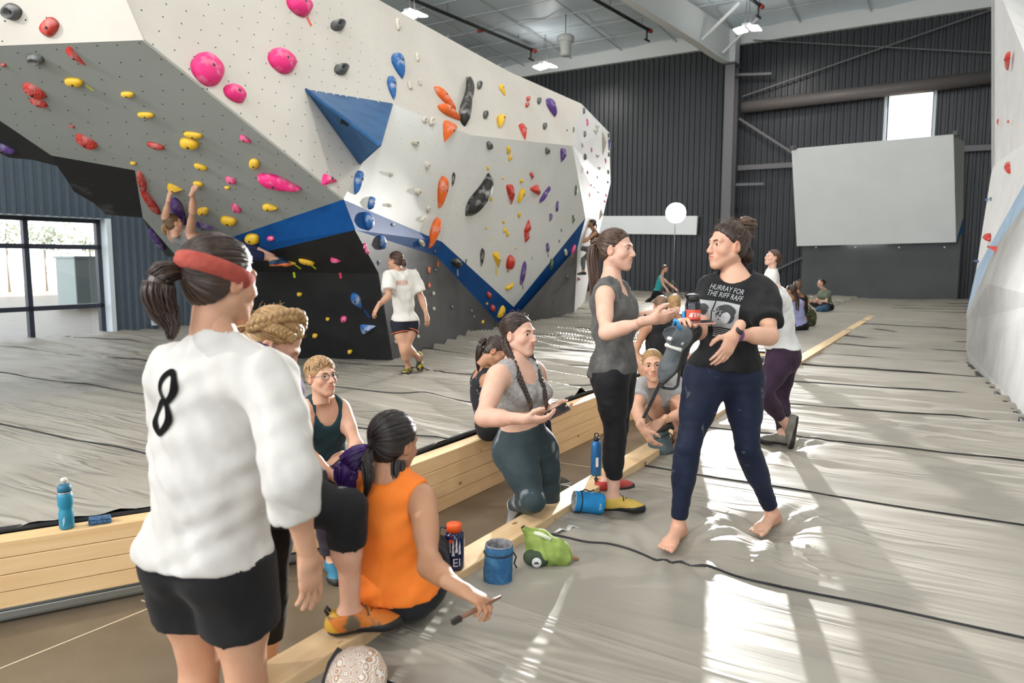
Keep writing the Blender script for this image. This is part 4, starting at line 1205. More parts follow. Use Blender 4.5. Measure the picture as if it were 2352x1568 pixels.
def ev(g, prims, inflate=0.0, pad=.07):
    for p, k in prims:
        lo, hi = prim_bbox(p)
        sl, C = g.sub(lo - pad - inflate, hi + pad + inflate)
        if sl is None: continue
        d = (prim_d(p, C) - inflate).astype(np.float32)
        g.D[sl] = smin(g.D[sl], d, k)
def ev_sub(g, prims, k=.006, grow=0.0):
    for p in prims:
        lo, hi = prim_bbox(p)
        sl, C = g.sub(lo - .03 - grow, hi + .03 + grow)
        if sl is None: continue
        d = -(prim_d(p, C) - grow).astype(np.float32)
        g.D[sl] = -smin(-g.D[sl], -d, k)
def ev_cut(g, p0, n, k=0):
    n = nrm(n); sl, (X, Y, Z) = g.sub(g.lo, g.lo + g.h * g.n)
    mx = np.maximum if not k else (lambda a, b: -smin(-a, -b, k))
    g.D = mx(g.D, ((X - p0[0]) * n[0] + (Y - p0[1]) * n[1] + (Z - p0[2]) * n[2])[:g.n[0], :g.n[1], :g.n[2]].astype(np.float32))

def surfnet(g):
    D = g.D
    D[0], D[-1] = 1, 1; D[:, 0], D[:, -1] = 1, 1; D[:, :, 0], D[:, :, -1] = 1, 1
    S = D < 0
    cnt = np.zeros(np.array(S.shape) - 1, np.int8)
    for i in (0, 1):
        for j in (0, 1):
            for k in (0, 1):
                cnt += S[i:S.shape[0] - 1 + i, j:S.shape[1] - 1 + j, k:S.shape[2] - 1 + k]
    act = (cnt > 0) & (cnt < 8)
    I = np.argwhere(act)
    idx = np.full(act.shape, -1, np.int32); idx[act] = np.arange(len(I))
    pos = np.zeros((len(I), 3)); num = np.zeros(len(I))
    corners = [(i, j, k) for i in (0, 1) for j in (0, 1) for k in (0, 1)]
    val = {c: D[I[:, 0] + c[0], I[:, 1] + c[1], I[:, 2] + c[2]] for c in corners}
    for a in corners:
        for ax in range(3):
            if a[ax]: continue
            b = list(a); b[ax] = 1; b = tuple(b)
            va, vb = val[a], val[b]
            cr = (va < 0) != (vb < 0)
            t = np.where(cr, va / np.where(cr, va - vb, 1), 0)
            e = np.array(a, float)[None, :] + t[:, None] * np.eye(3)[ax][None, :]
            pos += e * cr[:, None]; num += cr
    pos = pos / np.maximum(num, 1)[:, None]
    verts = g.lo + g.h * (I + pos)
    quads = []
    for ax in range(3):
        o1, o2 = (ax + 1) % 3, (ax + 2) % 3
        sa = [slice(None)] * 3; sb = [slice(None)] * 3
        sa[ax] = slice(0, -1); sb[ax] = slice(1, None)
        A, Bb = S[tuple(sa)], S[tuple(sb)]
        ch = A != Bb
        E = np.argwhere(ch)
        E = E[(E[:, o1] > 0) & (E[:, o2] > 0) & (E[:, o1] < S.shape[o1] - 1) & (E[:, o2] < S.shape[o2] - 1)]
        if not len(E): continue
        ins = A[E[:, 0], E[:, 1], E[:, 2]]
        def cell(d1, d2):
            c = E.copy(); c[:, o1] += d1; c[:, o2] += d2
            return idx[c[:, 0], c[:, 1], c[:, 2]]
        q = np.stack([cell(-1, -1), cell(0, -1), cell(0, 0), cell(-1, 0)], 1)
        q[~ins] = q[~ins][:, ::-1]
        quads.append(q)
    if not quads: return np.zeros((0, 3)), np.zeros((0, 4), int)
    q = np.concatenate(quads)
    q = q[(q >= 0).all(1)]
    return verts, q

def laplace(v, q, it=1, lam=.5):
    for _ in range(it):
        acc = np.zeros_like(v); n = np.zeros(len(v))
        for k in range(4):
            a, b = q[:, k], q[:, (k + 1) % 4]
            np.add.at(acc, a, v[b]); np.add.at(n, a, 1); np.add.at(acc, b, v[a]); np.add.at(n, b, 1)
        v = v + lam * (acc / np.maximum(n, 1)[:, None] - v)
    return v

def mesh_from(prims, h, inflate=0.0, subs=(), cuts=(), fold=None, smooth=1, subk=.006, cutk=0):
    los, his = zip(*[prim_bbox(p) for p, k in prims])
    g = Grid(np.min(los, 0) - inflate - .02, np.max(his, 0) + inflate + .02, h)
    ev(g, prims, inflate)
    if fold is not None:
        sl, C = g.sub(g.lo, g.lo + g.h * g.n)
        nz = fold(*C)[:g.n[0], :g.n[1], :g.n[2]]
        m = np.abs(g.D) < .06
        g.D = np.where(m, g.D + nz.astype(np.float32), g.D)
    if subs: ev_sub(g, subs, subk)
    for p0, n in cuts: ev_cut(g, p0, n, cutk)
    v, q = surfnet(g)
    if smooth: v = laplace(v, q, smooth)
    return v, q

def folds(seed, amp, freq=22., n=5, direc=None, aniso=.25):
    rg = np.random.RandomState(seed)
    freq *= 3.2; amp *= .62
    ws = []
    for i in range(n):
        d = rg.randn(3)
        if direc is not None: d = nrm(np.asarray(direc) + aniso * rg.randn(3))
        ws.append((nrm(d) * freq * rg.uniform(.6, 1.6), rg.uniform(0, 6.28), nrm(rg.randn(3)) * freq * .3, rg.uniform(0, 6.28)))
    def f(X, Y, Z):
        z = 0
        for w, ph, w2, p2 in ws:
            z = z + np.sin(w[0] * X + w[1] * Y + w[2] * Z + ph + 1.6 * np.sin(w2[0] * X + w2[1] * Y + w2[2] * Z + p2))
        return amp * (z / n * 1.6 - .75)
    return f

# ---------------------------------------------------------------- head template (local: x right, y front, z up, eyes at z=0)
def C3(*a): return np.array(a, float)
EYE3 = np.eye(3)
def skull_prims():
    return [(('ell', C3(0, -.015, .033), EYE3, (.074, .092, .079)), .02)]
def head_field(h):
    pr = skull_prims() + [
        (('ell', C3(0, .028, -.028), EYE3, (.061, .060, .080)), .03),
        (('cone', C3(0, .052, -.075), C3(0, .070, -.102), .030, .016), .025),
        (('cone', C3(.052, .005, -.055), C3(.014, .062, -.101), .020, .016), .03),
        (('cone', C3(-.052, .005, -.055), C3(-.014, .062, -.101), .020, .016), .03),
        (('ell', C3(.041, .055, -.030), EYE3, (.023, .024, .022)), .025), (('ell', C3(-.041, .055, -.030), EYE3, (.023, .024, .022)), .025),
        (('cone', C3(.042, .071, .019), C3(.012, .084, .016), .010, .010), .016), (('cone', C3(-.042, .071, .019), C3(-.012, .084, .016), .010, .010), .016),
        (('cone', C3(0, .084, .010), C3(0, .107, -.034), .008, .0115), .014),
        (('ell', C3(.0105, .098, -.038), EYE3, (.0085, .011, .008)), .008), (('ell', C3(-.0105, .098, -.038), EYE3, (.0085, .011, .008)), .008),
        (('ell', C3(0, .078, -.066), EYE3, (.030, .016, .020)), .02),
        (('cone', C3(0, -.020, -.070), C3(0, -.030, -.150), .053, .050), .03)]
    lo, hi = C3(-.11, -.13, -.17), C3(.11, .14, .13)
    g = Grid(lo, hi, h); ev(g, pr)
    ev_sub(g, [('ell', C3(.031, .093, .001), EYE3, (.018, .016, .012)), ('ell', C3(-.031, .093, .001), EYE3, (.018, .016, .012))], .012)
    lid = [(('ell', C3(s * .031, .0715, .0), EYE3, (.0155, .0150, .0135)), .006) for s in (1, -1)]
    ev(g, lid)
    ev_sub(g, [('ell', C3(s * .031, .088, -.0012), EYE3, (.0130, .015, .0068)) for s in (1, -1)], .002)
    for sg in (1, -1):
        ev(g, [(('cone', C3(sg * .004, .0935, -.0608), C3(sg * .025, .0825, -.0585), .0058, .0020), .004), (('cone', C3(0, .0915, -.0730), C3(sg * .023, .0825, -.0608), .0066, .0022), .004)])
    ev_sub(g, [('cone', C3(sg * .029, .0815, -.0585), C3(0, .1005, -.0672), .0010, .0020) for sg in (1, -1)], .004)
    ear = []
    for s in (1, -1):
        R = np.array([[1, -.25 * s, 0], [.25 * s, 1, -.2], [0, .2, 1]]); R = np.array([nrm(r) for r in R])
        ear.append((('ell', C3(s * .076, -.008, -.010), R, (.009, .019, .031)), .006))
        ear.append((('ell', C3(s * .071, .002, -.018), R, (.010, .012, .02)), .008))
    ev(g, ear)
    ev_sub(g, [('ell', C3(s * .085, -.004, -.008), EYE3, (.006, .009, .016)) for s in (1, -1)], .005)
    v, q = surfnet(g)
    return laplace(v, q, 1, .4), q
HEAD_HI = head_field(.0026)
HEAD_LO = head_field(.0065)
def head_tint(v):
    t = np.ones((len(v), 4), np.float32)
    d = np.sqrt((v[:, 0] / .025) ** 2 + ((v[:, 2] + .0665) / .0125) ** 2)
    lip = np.clip((1.05 - d) / .25, 0, 1) * (v[:, 1] > .078)
    ck = np.exp(-(((np.abs(v[:, 0]) - .042) / .022) ** 2 + ((v[:, 2] + .035) / .022) ** 2)) * (v[:, 1] > .03)
    er = np.clip((np.abs(v[:, 0]) - .071) / .01, 0, 1) * (np.abs(v[:, 1]) < .03)
    for k, (lc, cc) in enumerate(((.88, .99), (.62, .86), (.60, .84))):
        t[:, k] = (1 + (lc - 1) * lip) * (1 + (cc - 1) * np.maximum(ck, er))
    return t

_skin_cache = {}
def skin_mat(c):
    if c in _skin_cache: return _skin_cache[c]
    m = mat('skin', c, .5, spec=.35)
    at_ = N(m, 'ShaderNodeAttribute', attribute_name='tint')
    tc = N(m, 'ShaderNodeTexCoord'); t = N(m, 'ShaderNodeTexNoise', Scale=14.0, Detail=3.0); L(m, tc.outputs['Object'], t.inputs['Vector'])
    r = N(m, 'ShaderNodeValToRGB'); r.color_ramp.elements[0].color = (c[0] * .95, c[1] * .88, c[2] * .86, 1); r.color_ramp.elements[1].color = (*c, 1)
    r.color_ramp.elements[0].position = .35; r.color_ramp.elements[1].position = .6
    L(m, t.outputs['Fac'], r.inputs['Fac'])
    mx = N(m, 'ShaderNodeMixRGB', blend_type='MULTIPLY'); mx.inputs[0].default_value = 1
    L(m, r.outputs['Color'], mx.inputs[1]); L(m, at_.outputs['Color'], mx.inputs[2]); L(m, mx.outputs[0], bsdf(m).inputs['Base Color'])
    bsdf(m).inputs['Subsurface Weight'].default_value = .12
    bsdf(m).inputs['Subsurface Radius'].default_value = (.012, .005, .003)
    _skin_cache[c] = m
    return m
def cloth_mat(name, c, rough=.75, c2=None, scale=7., bump=.25, bscale=26., weave=True, sheen=.04, spec=.15, chalk=None):
    c2 = c2 or tuple(min(1, x * 1.25 + .004) for x in c)
    m = noise_mat(name, c, c2, scale, rough, 5, bump=bump, bscale=bscale, spec=spec)
    bsdf(m).inputs['Sheen Weight'].default_value = sheen
    if chalk:
        tc = N(m, 'ShaderNodeTexCoord'); t = N(m, 'ShaderNodeTexNoise', Scale=chalk[1], Detail=6.0, Distortion=1.2); L(m, tc.outputs['Object'], t.inputs['Vector'])
        r = N(m, 'ShaderNodeValToRGB'); r.color_ramp.elements[0].position = chalk[2]; r.color_ramp.elements[0].color = (0, 0, 0, 1); r.color_ramp.elements[1].position = chalk[2] + .16; r.color_ramp.elements[1].color = (chalk[0],) * 3 + (1,)
        L(m, t.outputs['Fac'], r.inputs['Fac'])
        src = bsdf(m).inputs['Base Color'].links[0].from_socket
        mx = N(m, 'ShaderNodeMixRGB'); mx.inputs[2].default_value = (.66, .68, .68, 1); L(m, r.outputs['Color'], mx.inputs[0]); L(m, src, mx.inputs[1]); L(m, mx.outputs[0], bsdf(m).inputs['Base Color'])
    return m
def hair_mat(name, c, c2, rough=.38):
    m = mat(name, c, rough, spec=.5)
    at_ = N(m, 'ShaderNodeAttribute', attribute_name='flow')
    mp = N(m, 'ShaderNodeMapping'); mp.inputs['Scale'].default_value = (1, 1, 1); L(m, at_.outputs['Vector'], mp.inputs['Vector'])
    t = N(m, 'ShaderNodeTexNoise', Scale=1.0, Detail=5.0); L(m, mp.outputs['Vector'], t.inputs['Vector'])
    r = N(m, 'ShaderNodeValToRGB'); r.color_ramp.elements[0].position = .32; r.color_ramp.elements[0].color = (*c, 1); r.color_ramp.elements[1].position = .68; r.color_ramp.elements[1].color = (*c2, 1)
    L(m, t.outputs['Fac'], r.inputs['Fac']); L(m, r.outputs['Color'], bsdf(m).inputs['Base Color'])
    bp = N(m, 'ShaderNodeBump', Strength=.7, Distance=.004); L(m, t.outputs['Fac'], bp.inputs['Height']); L(m, bp.outputs['Normal'], bsdf(m).inputs['Normal'])
    return m
M_EYEW = mat('eye_white', (.78, .76, .74), .25)
M_IRIS = {k: mat('iris_' + k, c, .2) for k, c in (('brown', (.06, .03, .015)), ('blue', (.10, .16, .22)), ('hazel', (.10, .07, .03)))}
M_PUPIL = mat('pupil', (.005, .005, .005), .15)

def frame(fwd, up):
    f = nrm(fwd); r = nrm(np.cross(f, up)); u = np.cross(r, f)
    return np.stack([r, f, u])          # rows: right, front, up

def hand_mesh(wr, direc, palm, side, curl=(.25, .28, .32, .36), spread=.06, thumb=.5, s=1.0, h=.0045, cone_from=None):
    y = nrm(direc); z = nrm(palm - y * np.dot(palm, y)); x = np.cross(y, z) * (1 if side == 'R' else -1)
    W = lambda a: wr + s * (x * a[0] + y * a[1] + z * a[2])
    R3 = np.stack([x, y, z])
    pr = [(('ell', W((0, .048, 0)), R3, (.037 * s, .050 * s, .0155 * s)), .012), (('ell', W((.0, .075, .0)), R3, (.038 * s, .022 * s, .013 * s)), .012),
          (('ell', W((.022, .03, .006)), R3, (.018 * s, .028 * s, .015 * s)), .012),
          (('cone', wr - y * .05 * s, W((0, .015, 0)), .0255 * s, .0245 * s), .02)]
    L4 = [(.027, .088, .074), (.009, .092, .082), (-.010, .088, .076), (-.027, .080, .060)]
    for i, (bx, by, ln) in enumerate(L4):
        a = 0; p = W((bx, by, 0)); sp = (1.5 - i) * spread
        c = curl[i]
        for seg, (fr, mul) in enumerate(((.46, 1.0), (.30, 1.25), (.24, .9))):
            a += c * mul
            d = math.cos(a) * (y * math.cos(sp) + x * math.sin(sp)) + math.sin(a) * z
            q = p + d * ln * fr * s
            r0 = (.0088 - .0008 * seg - .0006 * (i == 3)) * s
            pr.append((('cone', p, q, r0, r0 - .0008 * s), .006 if seg == 0 else .003)); p = q
    th = [(.024, .022, .004), (.024 + .034 * (1 - thumb * .4), .052, .012 + .022 * thumb), (.024 + .050 * (1 - thumb * .75), .078, .016 + .034 * thumb), (.024 + .055 * (1 - thumb), .100, .020 + .040 * thumb)]
    for k in range(3):
        pr.append((('cone', W(th[k]), W(th[k + 1]), (.0125 - .0015 * k) * s, (.011 - .0015 * k) * s), .008))
    return mesh_from(pr, h, smooth=1)

def foot_prims(an, toe_dir, up, s=1.0, bare=True):
    f = nrm(toe_dir - up * np.dot(toe_dir, up)); r = np.cross(f, up)
    R3 = np.stack([r, f, up])
    # an: ankle joint ~ .075 above the sole
    W = lambda a: an + s * (r * a[0] + f * a[1] + up * (a[2] - .075))
    pr = [(('ell', W((0, -.045, .034)), R3, (.031 * s, .036 * s, .034 * s)), .03), (('cone', W((0, -.01, .06)), W((0, .11, .026)), .036 * s, .024 * s), .03),
          (('ell', W((0, .115, .020)), R3, (.043 * s, .050 * s, .020 * s)), .03), (('cone', W((0, -.045, .026)), W((0, .11, .018)), .030 * s, .020 * s), .02)]
    if bare:
        for k, x_ in enumerate((-.030, -.012, .003, .017, .030)):
            ln = (.064, .060, .054, .046, .036)[k]
            pr.append((('cone', W((x_ * 1.1, .140, .014)), W((x_ * 1.22, .140 + ln * .85, .011)), (.0135 if k == 0 else .0095) * s, (.0125 if k == 0 else .0085) * s), .003))
    else:
        pr.append((('cone', W((0, .12, .018)), W((0, .165, .016)), .030 * s, .018 * s), .02))
    return pr, W, R3

def body_prims(J, s=1.0, bust=1.0, build=1.0, hipw=1.0):
    pc = (J['hipL'] + J['hipR']) / 2; nb = J['neck']
    xp = nrm(J['hipL'] - J['hipR']); xc = nrm(J['shL'] - J['shR'])
    up = nrm(nb - pc)
    bend = J.get('bend', np.zeros(3))
    mid = (pc + nb) / 2 + bend
    upp, upc = nrm(mid - pc), nrm(nb - mid)
    fp = nrm(np.cross(xp, upp)); fc = nrm(np.cross(xc, upc))
    up_p = np.cross(fp, xp); up_p = up_p if np.dot(up_p, upp) > 0 else -up_p
    up_c = np.cross(fc, xc); up_c = up_c if np.dot(up_c, upc) > 0 else -up_c
    Rp = np.stack([xp, fp, up_p]); Rc = np.stack([xc, fc, up_c])
    xm = nrm(xp + xc); fm = nrm(fp + fc); um = np.cross(fm, xm); um = um if np.dot(um, up) > 0 else -um
    Rm = np.stack([xm, fm, um])
    b = s * build
    hb = b * hipw
    low = pc + (mid - pc) * .75
    rib = mid + (nb - mid) * .33 + fc * .004
    T_ = [(('ell', pc + up_p * .03 * s, Rp, (.158 * hb, .108 * hb, .115 * s)), .05),
          (('ell', pc + xp * .07 * hb - fp * .045 * s - up_p * .02 * s, Rp, (.082 * hb, .080 * hb, .088 * s)), .05), (('ell', pc - xp * .07 * hb - fp * .045 * s - up_p * .02 * s, Rp, (.082 * hb, .080 * hb, .088 * s)), .05),
          (('ell', low, Rm, (.118 * b, .092 * b, .15 * s)), .06), (('ell', rib, Rc, (.134 * b, .103 * b, .165 * s)), .06),
          (('ell', nb - up_c * .075 * s, Rc, (.150 * b, .082 * b, .075 * s)), .05),
          (('cone', J['shR'] + xc * .03 * s - up_c * .005, J['shL'] - xc * .03 * s - up_c * .005, .046 * b, .046 * b), .05),
          (('cone', nb + up_c * .02 * s, J['shL'] * .55 + nb * .45 - up_c * .005, .040 * s, .040 * b), .04), (('cone', nb + up_c * .02 * s, J['shR'] * .55 + nb * .45 - up_c * .005, .040 * s, .040 * b), .04)]
    if bust:
        for sg in (1, -1):
            T_.append((('ell', rib + up_c * .012 * s + xc * sg * .066 * b + fc * .078 * b, Rc, (.056 * b, .050 * b * bust, .056 * s)), .035))
    A_ = {}
    for sd in 'LR':
        sh, el, wr = J['sh' + sd], J['el' + sd], J['wr' + sd]
        A_[sd] = [(('cone', sh, el, .049 * b, .037 * b), .04), (('cone', sh + (el - sh) * .12, sh + (el - sh) * .55, .047 * b, .042 * b), .03),
                  (('cone', el, wr, .038 * b, .0255 * b), .02), (('cone', el + (wr - el) * .08, el + (wr - el) * .42, .040 * b, .036 * b), .03)]
    L_ = {}
    for sd in 'LR':
        hp, kn, an = J['hip' + sd], J['kn' + sd], J['an' + sd]
        d1 = nrm(kn - hp); d2 = nrm(an - kn)
        bk = nrm(d1 - d2) if np.linalg.norm(d1 - d2) > .25 else nrm(-np.cross(xp, d2))
        back = -nrm(np.cross(xp, -d2)) if np.linalg.norm(np.cross(xp, d2)) > .1 else bk
        bkd = J.get('calf' + sd, back)
        L_[sd] = [(('cone', hp + d1 * .02, kn, .085 * hb, .054 * s), .05), (('cone', hp + d1 * .05, hp + (kn - hp) * .5, .088 * hb, .074 * b), .05),
                  (('cone', kn, an, .052 * s, .034 * s), .02), (('cone', kn + (an - kn) * .16 + bkd * .012 * s, kn + (an - kn) * .42 + bkd * .016 * s, .050 * b, .047 * b), .04)]
    return dict(T=T_, A=A_, L=L_, Rp=Rp, Rc=Rc, Rm=Rm, pc=pc, mid=mid, nb=nb, rib=rib, low=low, s=s, b=b)

def half_limb(a, b, t0, t1, r0, r1, cut0=False, cut1=True):
    return ('ccone', a + (b - a) * t0, a + (b - a) * t1, r0, r1, cut0, cut1)

def person(label, J, skin, head_f, head_up=(0, 0, 1), H_=1.66, res=.011, bust=1.0, build=1.0, hipw=1.0, hands=None, bare=(), feet=None, eyes='brown', hi=True, hs=None, group=None):
    """returns (root mesh object, info)"""
    s = H_ / 1.68
    P = body_prims(J, s, bust, build, hipw)
    hd = J['head']; Fh = frame(head_f, head_up); hsc = hs if hs else .97 * s ** .5
    allp = list(P['T']) + P['A']['L'] + P['A']['R'] + P['L']['L'] + P['L']['R']
    nbase = hd + hsc * (Fh.T @ C3(0, -.022, -.095))
    allp.append((('cone', P['nb'] - P['Rc'][2] * .01, nbase, .056 * s, .050 * hsc), .035))
    feet = feet or {}
    FW = {}; fine = []
    for sd in 'LR':
        if sd in feet:
            td, uf = feet[sd]
            pr, W, R3 = foot_prims(J['an' + sd], np.asarray(td, float), nrm(uf), s, sd in bare)
            FW[sd] = (W, R3)
            if sd in bare and hi:
                an_, kn_ = J['an' + sd], J['kn' + sd]
                fine.append(mesh_from(pr + [(('cone', an_ + (kn_ - an_) * .30, an_, .040 * s, .034 * s), .02)], .0045))
            else: allp += pr
    v, q = mesh_from(allp, res)
    vs, qs, tn = [v], [q], [np.ones((len(v), 4), np.float32)]
    hv, hq = HEAD_HI if hi else HEAD_LO
    vs.append(hd + hsc * (hv @ Fh)); qs.append(hq + len(v)); tn.append(head_tint(hv))
    off = len(v) + len(hv)
    for sd, hdn in (hands or {}).items():
        kw = dict(hdn); d = kw.pop('dir'); pn = kw.pop('palm')
        a, b = hand_mesh(J['wr' + sd], np.asarray(d, float), np.asarray(pn, float), sd, s=kw.pop('s', s), h=kw.pop('h', .0045 if hi else .008), **kw)
        vs.append(a); qs.append(b + off); off += len(a); tn.append(np.ones((len(a), 4), np.float32))
    for a, b in fine:
        vs.append(a); qs.append(b + off); off += len(a); tn.append(np.ones((len(a), 4), np.float32))
    V_, Q_ = np.concatenate(vs), np.concatenate(qs)
    base = np.array([P['pc'][0], P['pc'][1], V_[:, 2].min()])
    me = mesh_np('person', V_ - base, Q_)
    ca = me.color_attributes.new('tint', 'FLOAT_COLOR', 'POINT'); ca.data.foreach_set('color', np.concatenate(tn).ravel())
    root = link_mesh('person', me, None, skin_mat(skin)); root.location = tuple(base)
    tag(root, label, 'person', group)
    info = dict(P=P, J=J, Fh=Fh, hd=hd, hsc=hsc, root=root, s=s, FW=FW, res=res, hi=hi)
    if hi:
        add_eyes(info, eyes)
    return root, info

def child(info, name, v, q, m, smooth=True, label=None, parent=None):
    o = link_mesh(name, mesh_np(name, v, q, smooth), parent or info['root'], m)
    if label: o['label'] = label
    return o
def hl(info, v):      # head local -> world
    return info['hd'] + info['hsc'] * (np.asarray(v, float) @ info['Fh'])

def add_eyes(info, col):
    for sg in (1, -1):
        vs, fs, mi = [], [], []
        n, k = 14, 9
        c = C3(sg * .031, .0708, 0); r = .0138
        for i in range(k + 1):
            a = math.pi * i / k
            for j in range(n):
                b = 2 * math.pi * j / n
                vs.append(c + r * C3(math.sin(a) * math.cos(b), math.cos(a), math.sin(a) * math.sin(b)))
        for i in range(k):
            for j in range(n):
                fs.append([i * n + j, i * n + (j + 1) % n, (i + 1) * n + (j + 1) % n, (i + 1) * n + j]); mi.append(2 if i == 0 else (1 if i == 1 else 0))
        me = mesh_np('eye', hl(info, np.array(vs)), fs)
        o = link_mesh('eye', me, info['root'], [M_EYEW, M_IRIS[col], M_PUPIL])
        me.polygons.foreach_set('material_index', np.array(mi, np.int32))

def brows(info, m, thick=.0035):
    for sg in (1, -1):
        mb = MB()
        pts = [hl(info, C3(sg * x, y, z)) for x, y, z in ((.014, .0925, .0165), (.022, .0905, .0195), (.033, .0855, .0215), (.044, .0765, .0185), (.050, .068, .014))]
        mb.tube(pts, [thick * .8, thick, thick, thick * .8, thick * .3], 6)
        mb.build('eyebrow', m, info['root'])

# ---------------------------------------------------------------- hair
HC_, HR_ = C3(0, -.016, .031), C3(.0795, .0980, .0860)
def skull_pt(d, k=1.0):
    d = nrm(d); r = 1 / math.sqrt(((d / HR_) ** 2).sum()); return HC_ + d * r * k
def slerp(a, b, t):
    a, b = nrm(a), nrm(b); w = math.acos(max(-1, min(1, np.dot(a, b))))
    if w < 1e-4: return a
    return (math.sin((1 - t) * w) * a + math.sin(t * w) * b) / math.sin(w)
def set_flow(o, fl):
    at_ = o.data.attributes.new('flow', 'FLOAT_VECTOR', 'POINT'); at_.data.foreach_set('vector', np.asarray(fl, np.float32).ravel())
def hair_cap(info, m, tie=(0, -1, .25), line=(.086, .084, .92), nape=-.075, infl=0.0, h=None, strands=160, ears=True, extra=(), seed=0, rs=.0030, jitter=.0, top=0.0):
    """pulled-back hair: cap with strands running to the tie direction"""
    tie = nrm(C3(*tie))
    h = h or (.0042 if info['hi'] else .008)
    pr = [(('ell', HC_ + C3(0, 0, top / 2), EYE3, tuple(HR_ + infl + C3(0, 0, top / 2))), .02), (('ell', C3(0, -.035, -.028), EYE3, (.066 + infl, .060 + infl, .062)), .03)] + list(extra)
    y0, z0, sl = line
    subs = [('ell', C3(sg * .086, .000, -.014), EYE3, (.022, .024, .034)) for sg in (1, -1)] if ears else []
    v, q = mesh_from(pr, h, subs=subs, cuts=[(C3(0, y0, z0), C3(0, 1, -.93 * sl)), (C3(0, -.06, nape), C3(0, .25, -1))], smooth=2, cutk=.014)
    # strand grooves
    ax1 = nrm(np.cross(tie, C3(1, 0, .01))); ax2 = np.cross(tie, ax1)
    d = v - HC_
    ang = np.arctan2(d @ ax1, d @ ax2); rad = np.linalg.norm(d, axis=1)
    al = np.arccos(np.clip((d @ tie) / np.maximum(rad, 1e-6), -1, 1))
    g = np.sin(ang * 41 + 2 * np.sin(ang * 7)) * .0011 + np.sin(ang * 17 + 1) * .0008
    v = v + d / np.maximum(rad, 1e-6)[:, None] * (g * np.clip(np.sin(al), 0, 1))[:, None]
    o = child(info, 'hair', hl(info, v), q, m)
    set_flow(o, np.stack([ang * 16, al * 1.2, np.zeros_like(ang)], 1))
    if strands and info['hi']:
        rg = np.random.RandomState(seed)
        mb = MB(); fl = []
        for i in range(strands):
            a0 = rg.uniform(0, 2 * math.pi)
            e = math.cos(a0) * ax2 + math.sin(a0) * ax1
            # start direction: go out from the tie until the hairline
            st_ = None
            for w in np.linspace(2.9, .5, 40):
                dd = math.cos(w) * tie + math.sin(w) * e
                p = skull_pt(dd)
                if p[1] - y0 < .93 * sl * (p[2] - z0) and p[2] > nape + .012 - .25 * (p[1] + .06):
                    if ears and abs(p[0]) > .055 and abs(p[1]) < .03 and -.05 < p[2] < .022: continue
                    st_ = w; break
            if st_ is None: continue
            st_ *= rg.uniform(.55, 1.0)
            n_ = 9
            pts = []
            ofs = rg.uniform(.995, 1.022) ; wob = rg.uniform(-.06, .06) + jitter * rg.randn()
            for t in np.linspace(0, 1, n_):
                w = st_ * (1 - t) + .10 * t
                a1 = a0 + wob * math.sin(t * 3.1)
                dd = math.cos(w) * tie + math.sin(w) * (math.cos(a1) * ax2 + math.sin(a1) * ax1)
                pts.append(hl(info, skull_pt(dd, ofs + infl * 11 * .9 + .01 * math.sin(t * 3.14) + top * 4 * max(0, dd[2]))))
            r0 = rs * rg.uniform(.5, 1.1)
            b0 = len(mb.v)
            mb.tube(pts, [r0 * .25] + [r0] * (n_ - 2) + [r0 * .6], 5)
            fl += [(a0 * 16 + i, k // 5 * .1, 0) for k in range(len(mb.v) - b0)]
        o2_ = mb.build('hair_strands', m, info['root']); set_flow(o2_, fl)
        o2_['kind'] = 'stuff'
    return o
def pony(info, m, pts, radii, n=70, r=.0045, seed=1, world=False, spread=1.0, name='ponytail', wisp=.0):
    """bundle of tapering locks along a path (head-local points)"""
    rg = np.random.RandomState(seed)
    P = [np.asarray(p, float) if world else hl(info, p) for p in pts]
    # resample with catmull
    def cr(t):
        k = min(int(t), len(P) - 2); u = t - k
        p0, p1, p2, p3 = P[max(k - 1, 0)], P[k], P[k + 1], P[min(k + 2, len(P) - 1)]
        return .5 * (2 * p1 + (p2 - p0) * u + (2 * p0 - 5 * p1 + 4 * p2 - p3) * u * u + (3 * p1 - p0 - 3 * p2 + p3) * u ** 3)
    R = lambda t: np.interp(t, range(len(radii)), radii)
    ns = 3 * (len(P) - 1) + 1
    ts = np.linspace(0, len(P) - 1, ns)
    C_ = [cr(t) for t in ts]
    mb = MB(); fl = []
    if not info['hi']: n = max(10, n // 4); r *= 2
    # core
    mb.tube(C_, [R(t) * .8 for t in ts], 10); fl += [(k % 10 * 3, k // 10 * .15, 0) for k in range(len(mb.v))]
    for i in range(n):
        a = rg.uniform(0, 6.28); q = math.sqrt(rg.uniform(.2, 1)) * spread; end = ns if rg.rand() < .55 else rg.randint(max(3, ns * 2 // 3), ns + 1)
        w = rg.uniform(-1, 1); pl = []; rr = []
        prev = None
        for k in range(end):
            t = nrm(C_[min(k + 1, ns - 1)] - C_[max(k - 1, 0)])
            x = nrm(np.cross(t, (0.13, .2, .97) if abs(t[2]) < .9 else (1, .1, 0))); y = np.cross(t, x)
            aa = a + w * k / ns * 1.2
            off = R(ts[k]) * q * (1 + wisp * (k / ns) ** 2 * rg.uniform(0, 1))
            pl.append(C_[k] + off * (math.cos(aa) * x + math.sin(aa) * y)); rr.append(r * (.8 if k == 0 else 1) * (1 - .8 * (k / (end - 1)) ** 3))
        b0 = len(mb.v); mb.tube(pl, rr, 5); fl += [(i * 3.7, (k // 5) * .12, 0) for k in range(len(mb.v) - b0)]
    o = mb.build(name, m, info['root']); set_flow(o, fl); return o
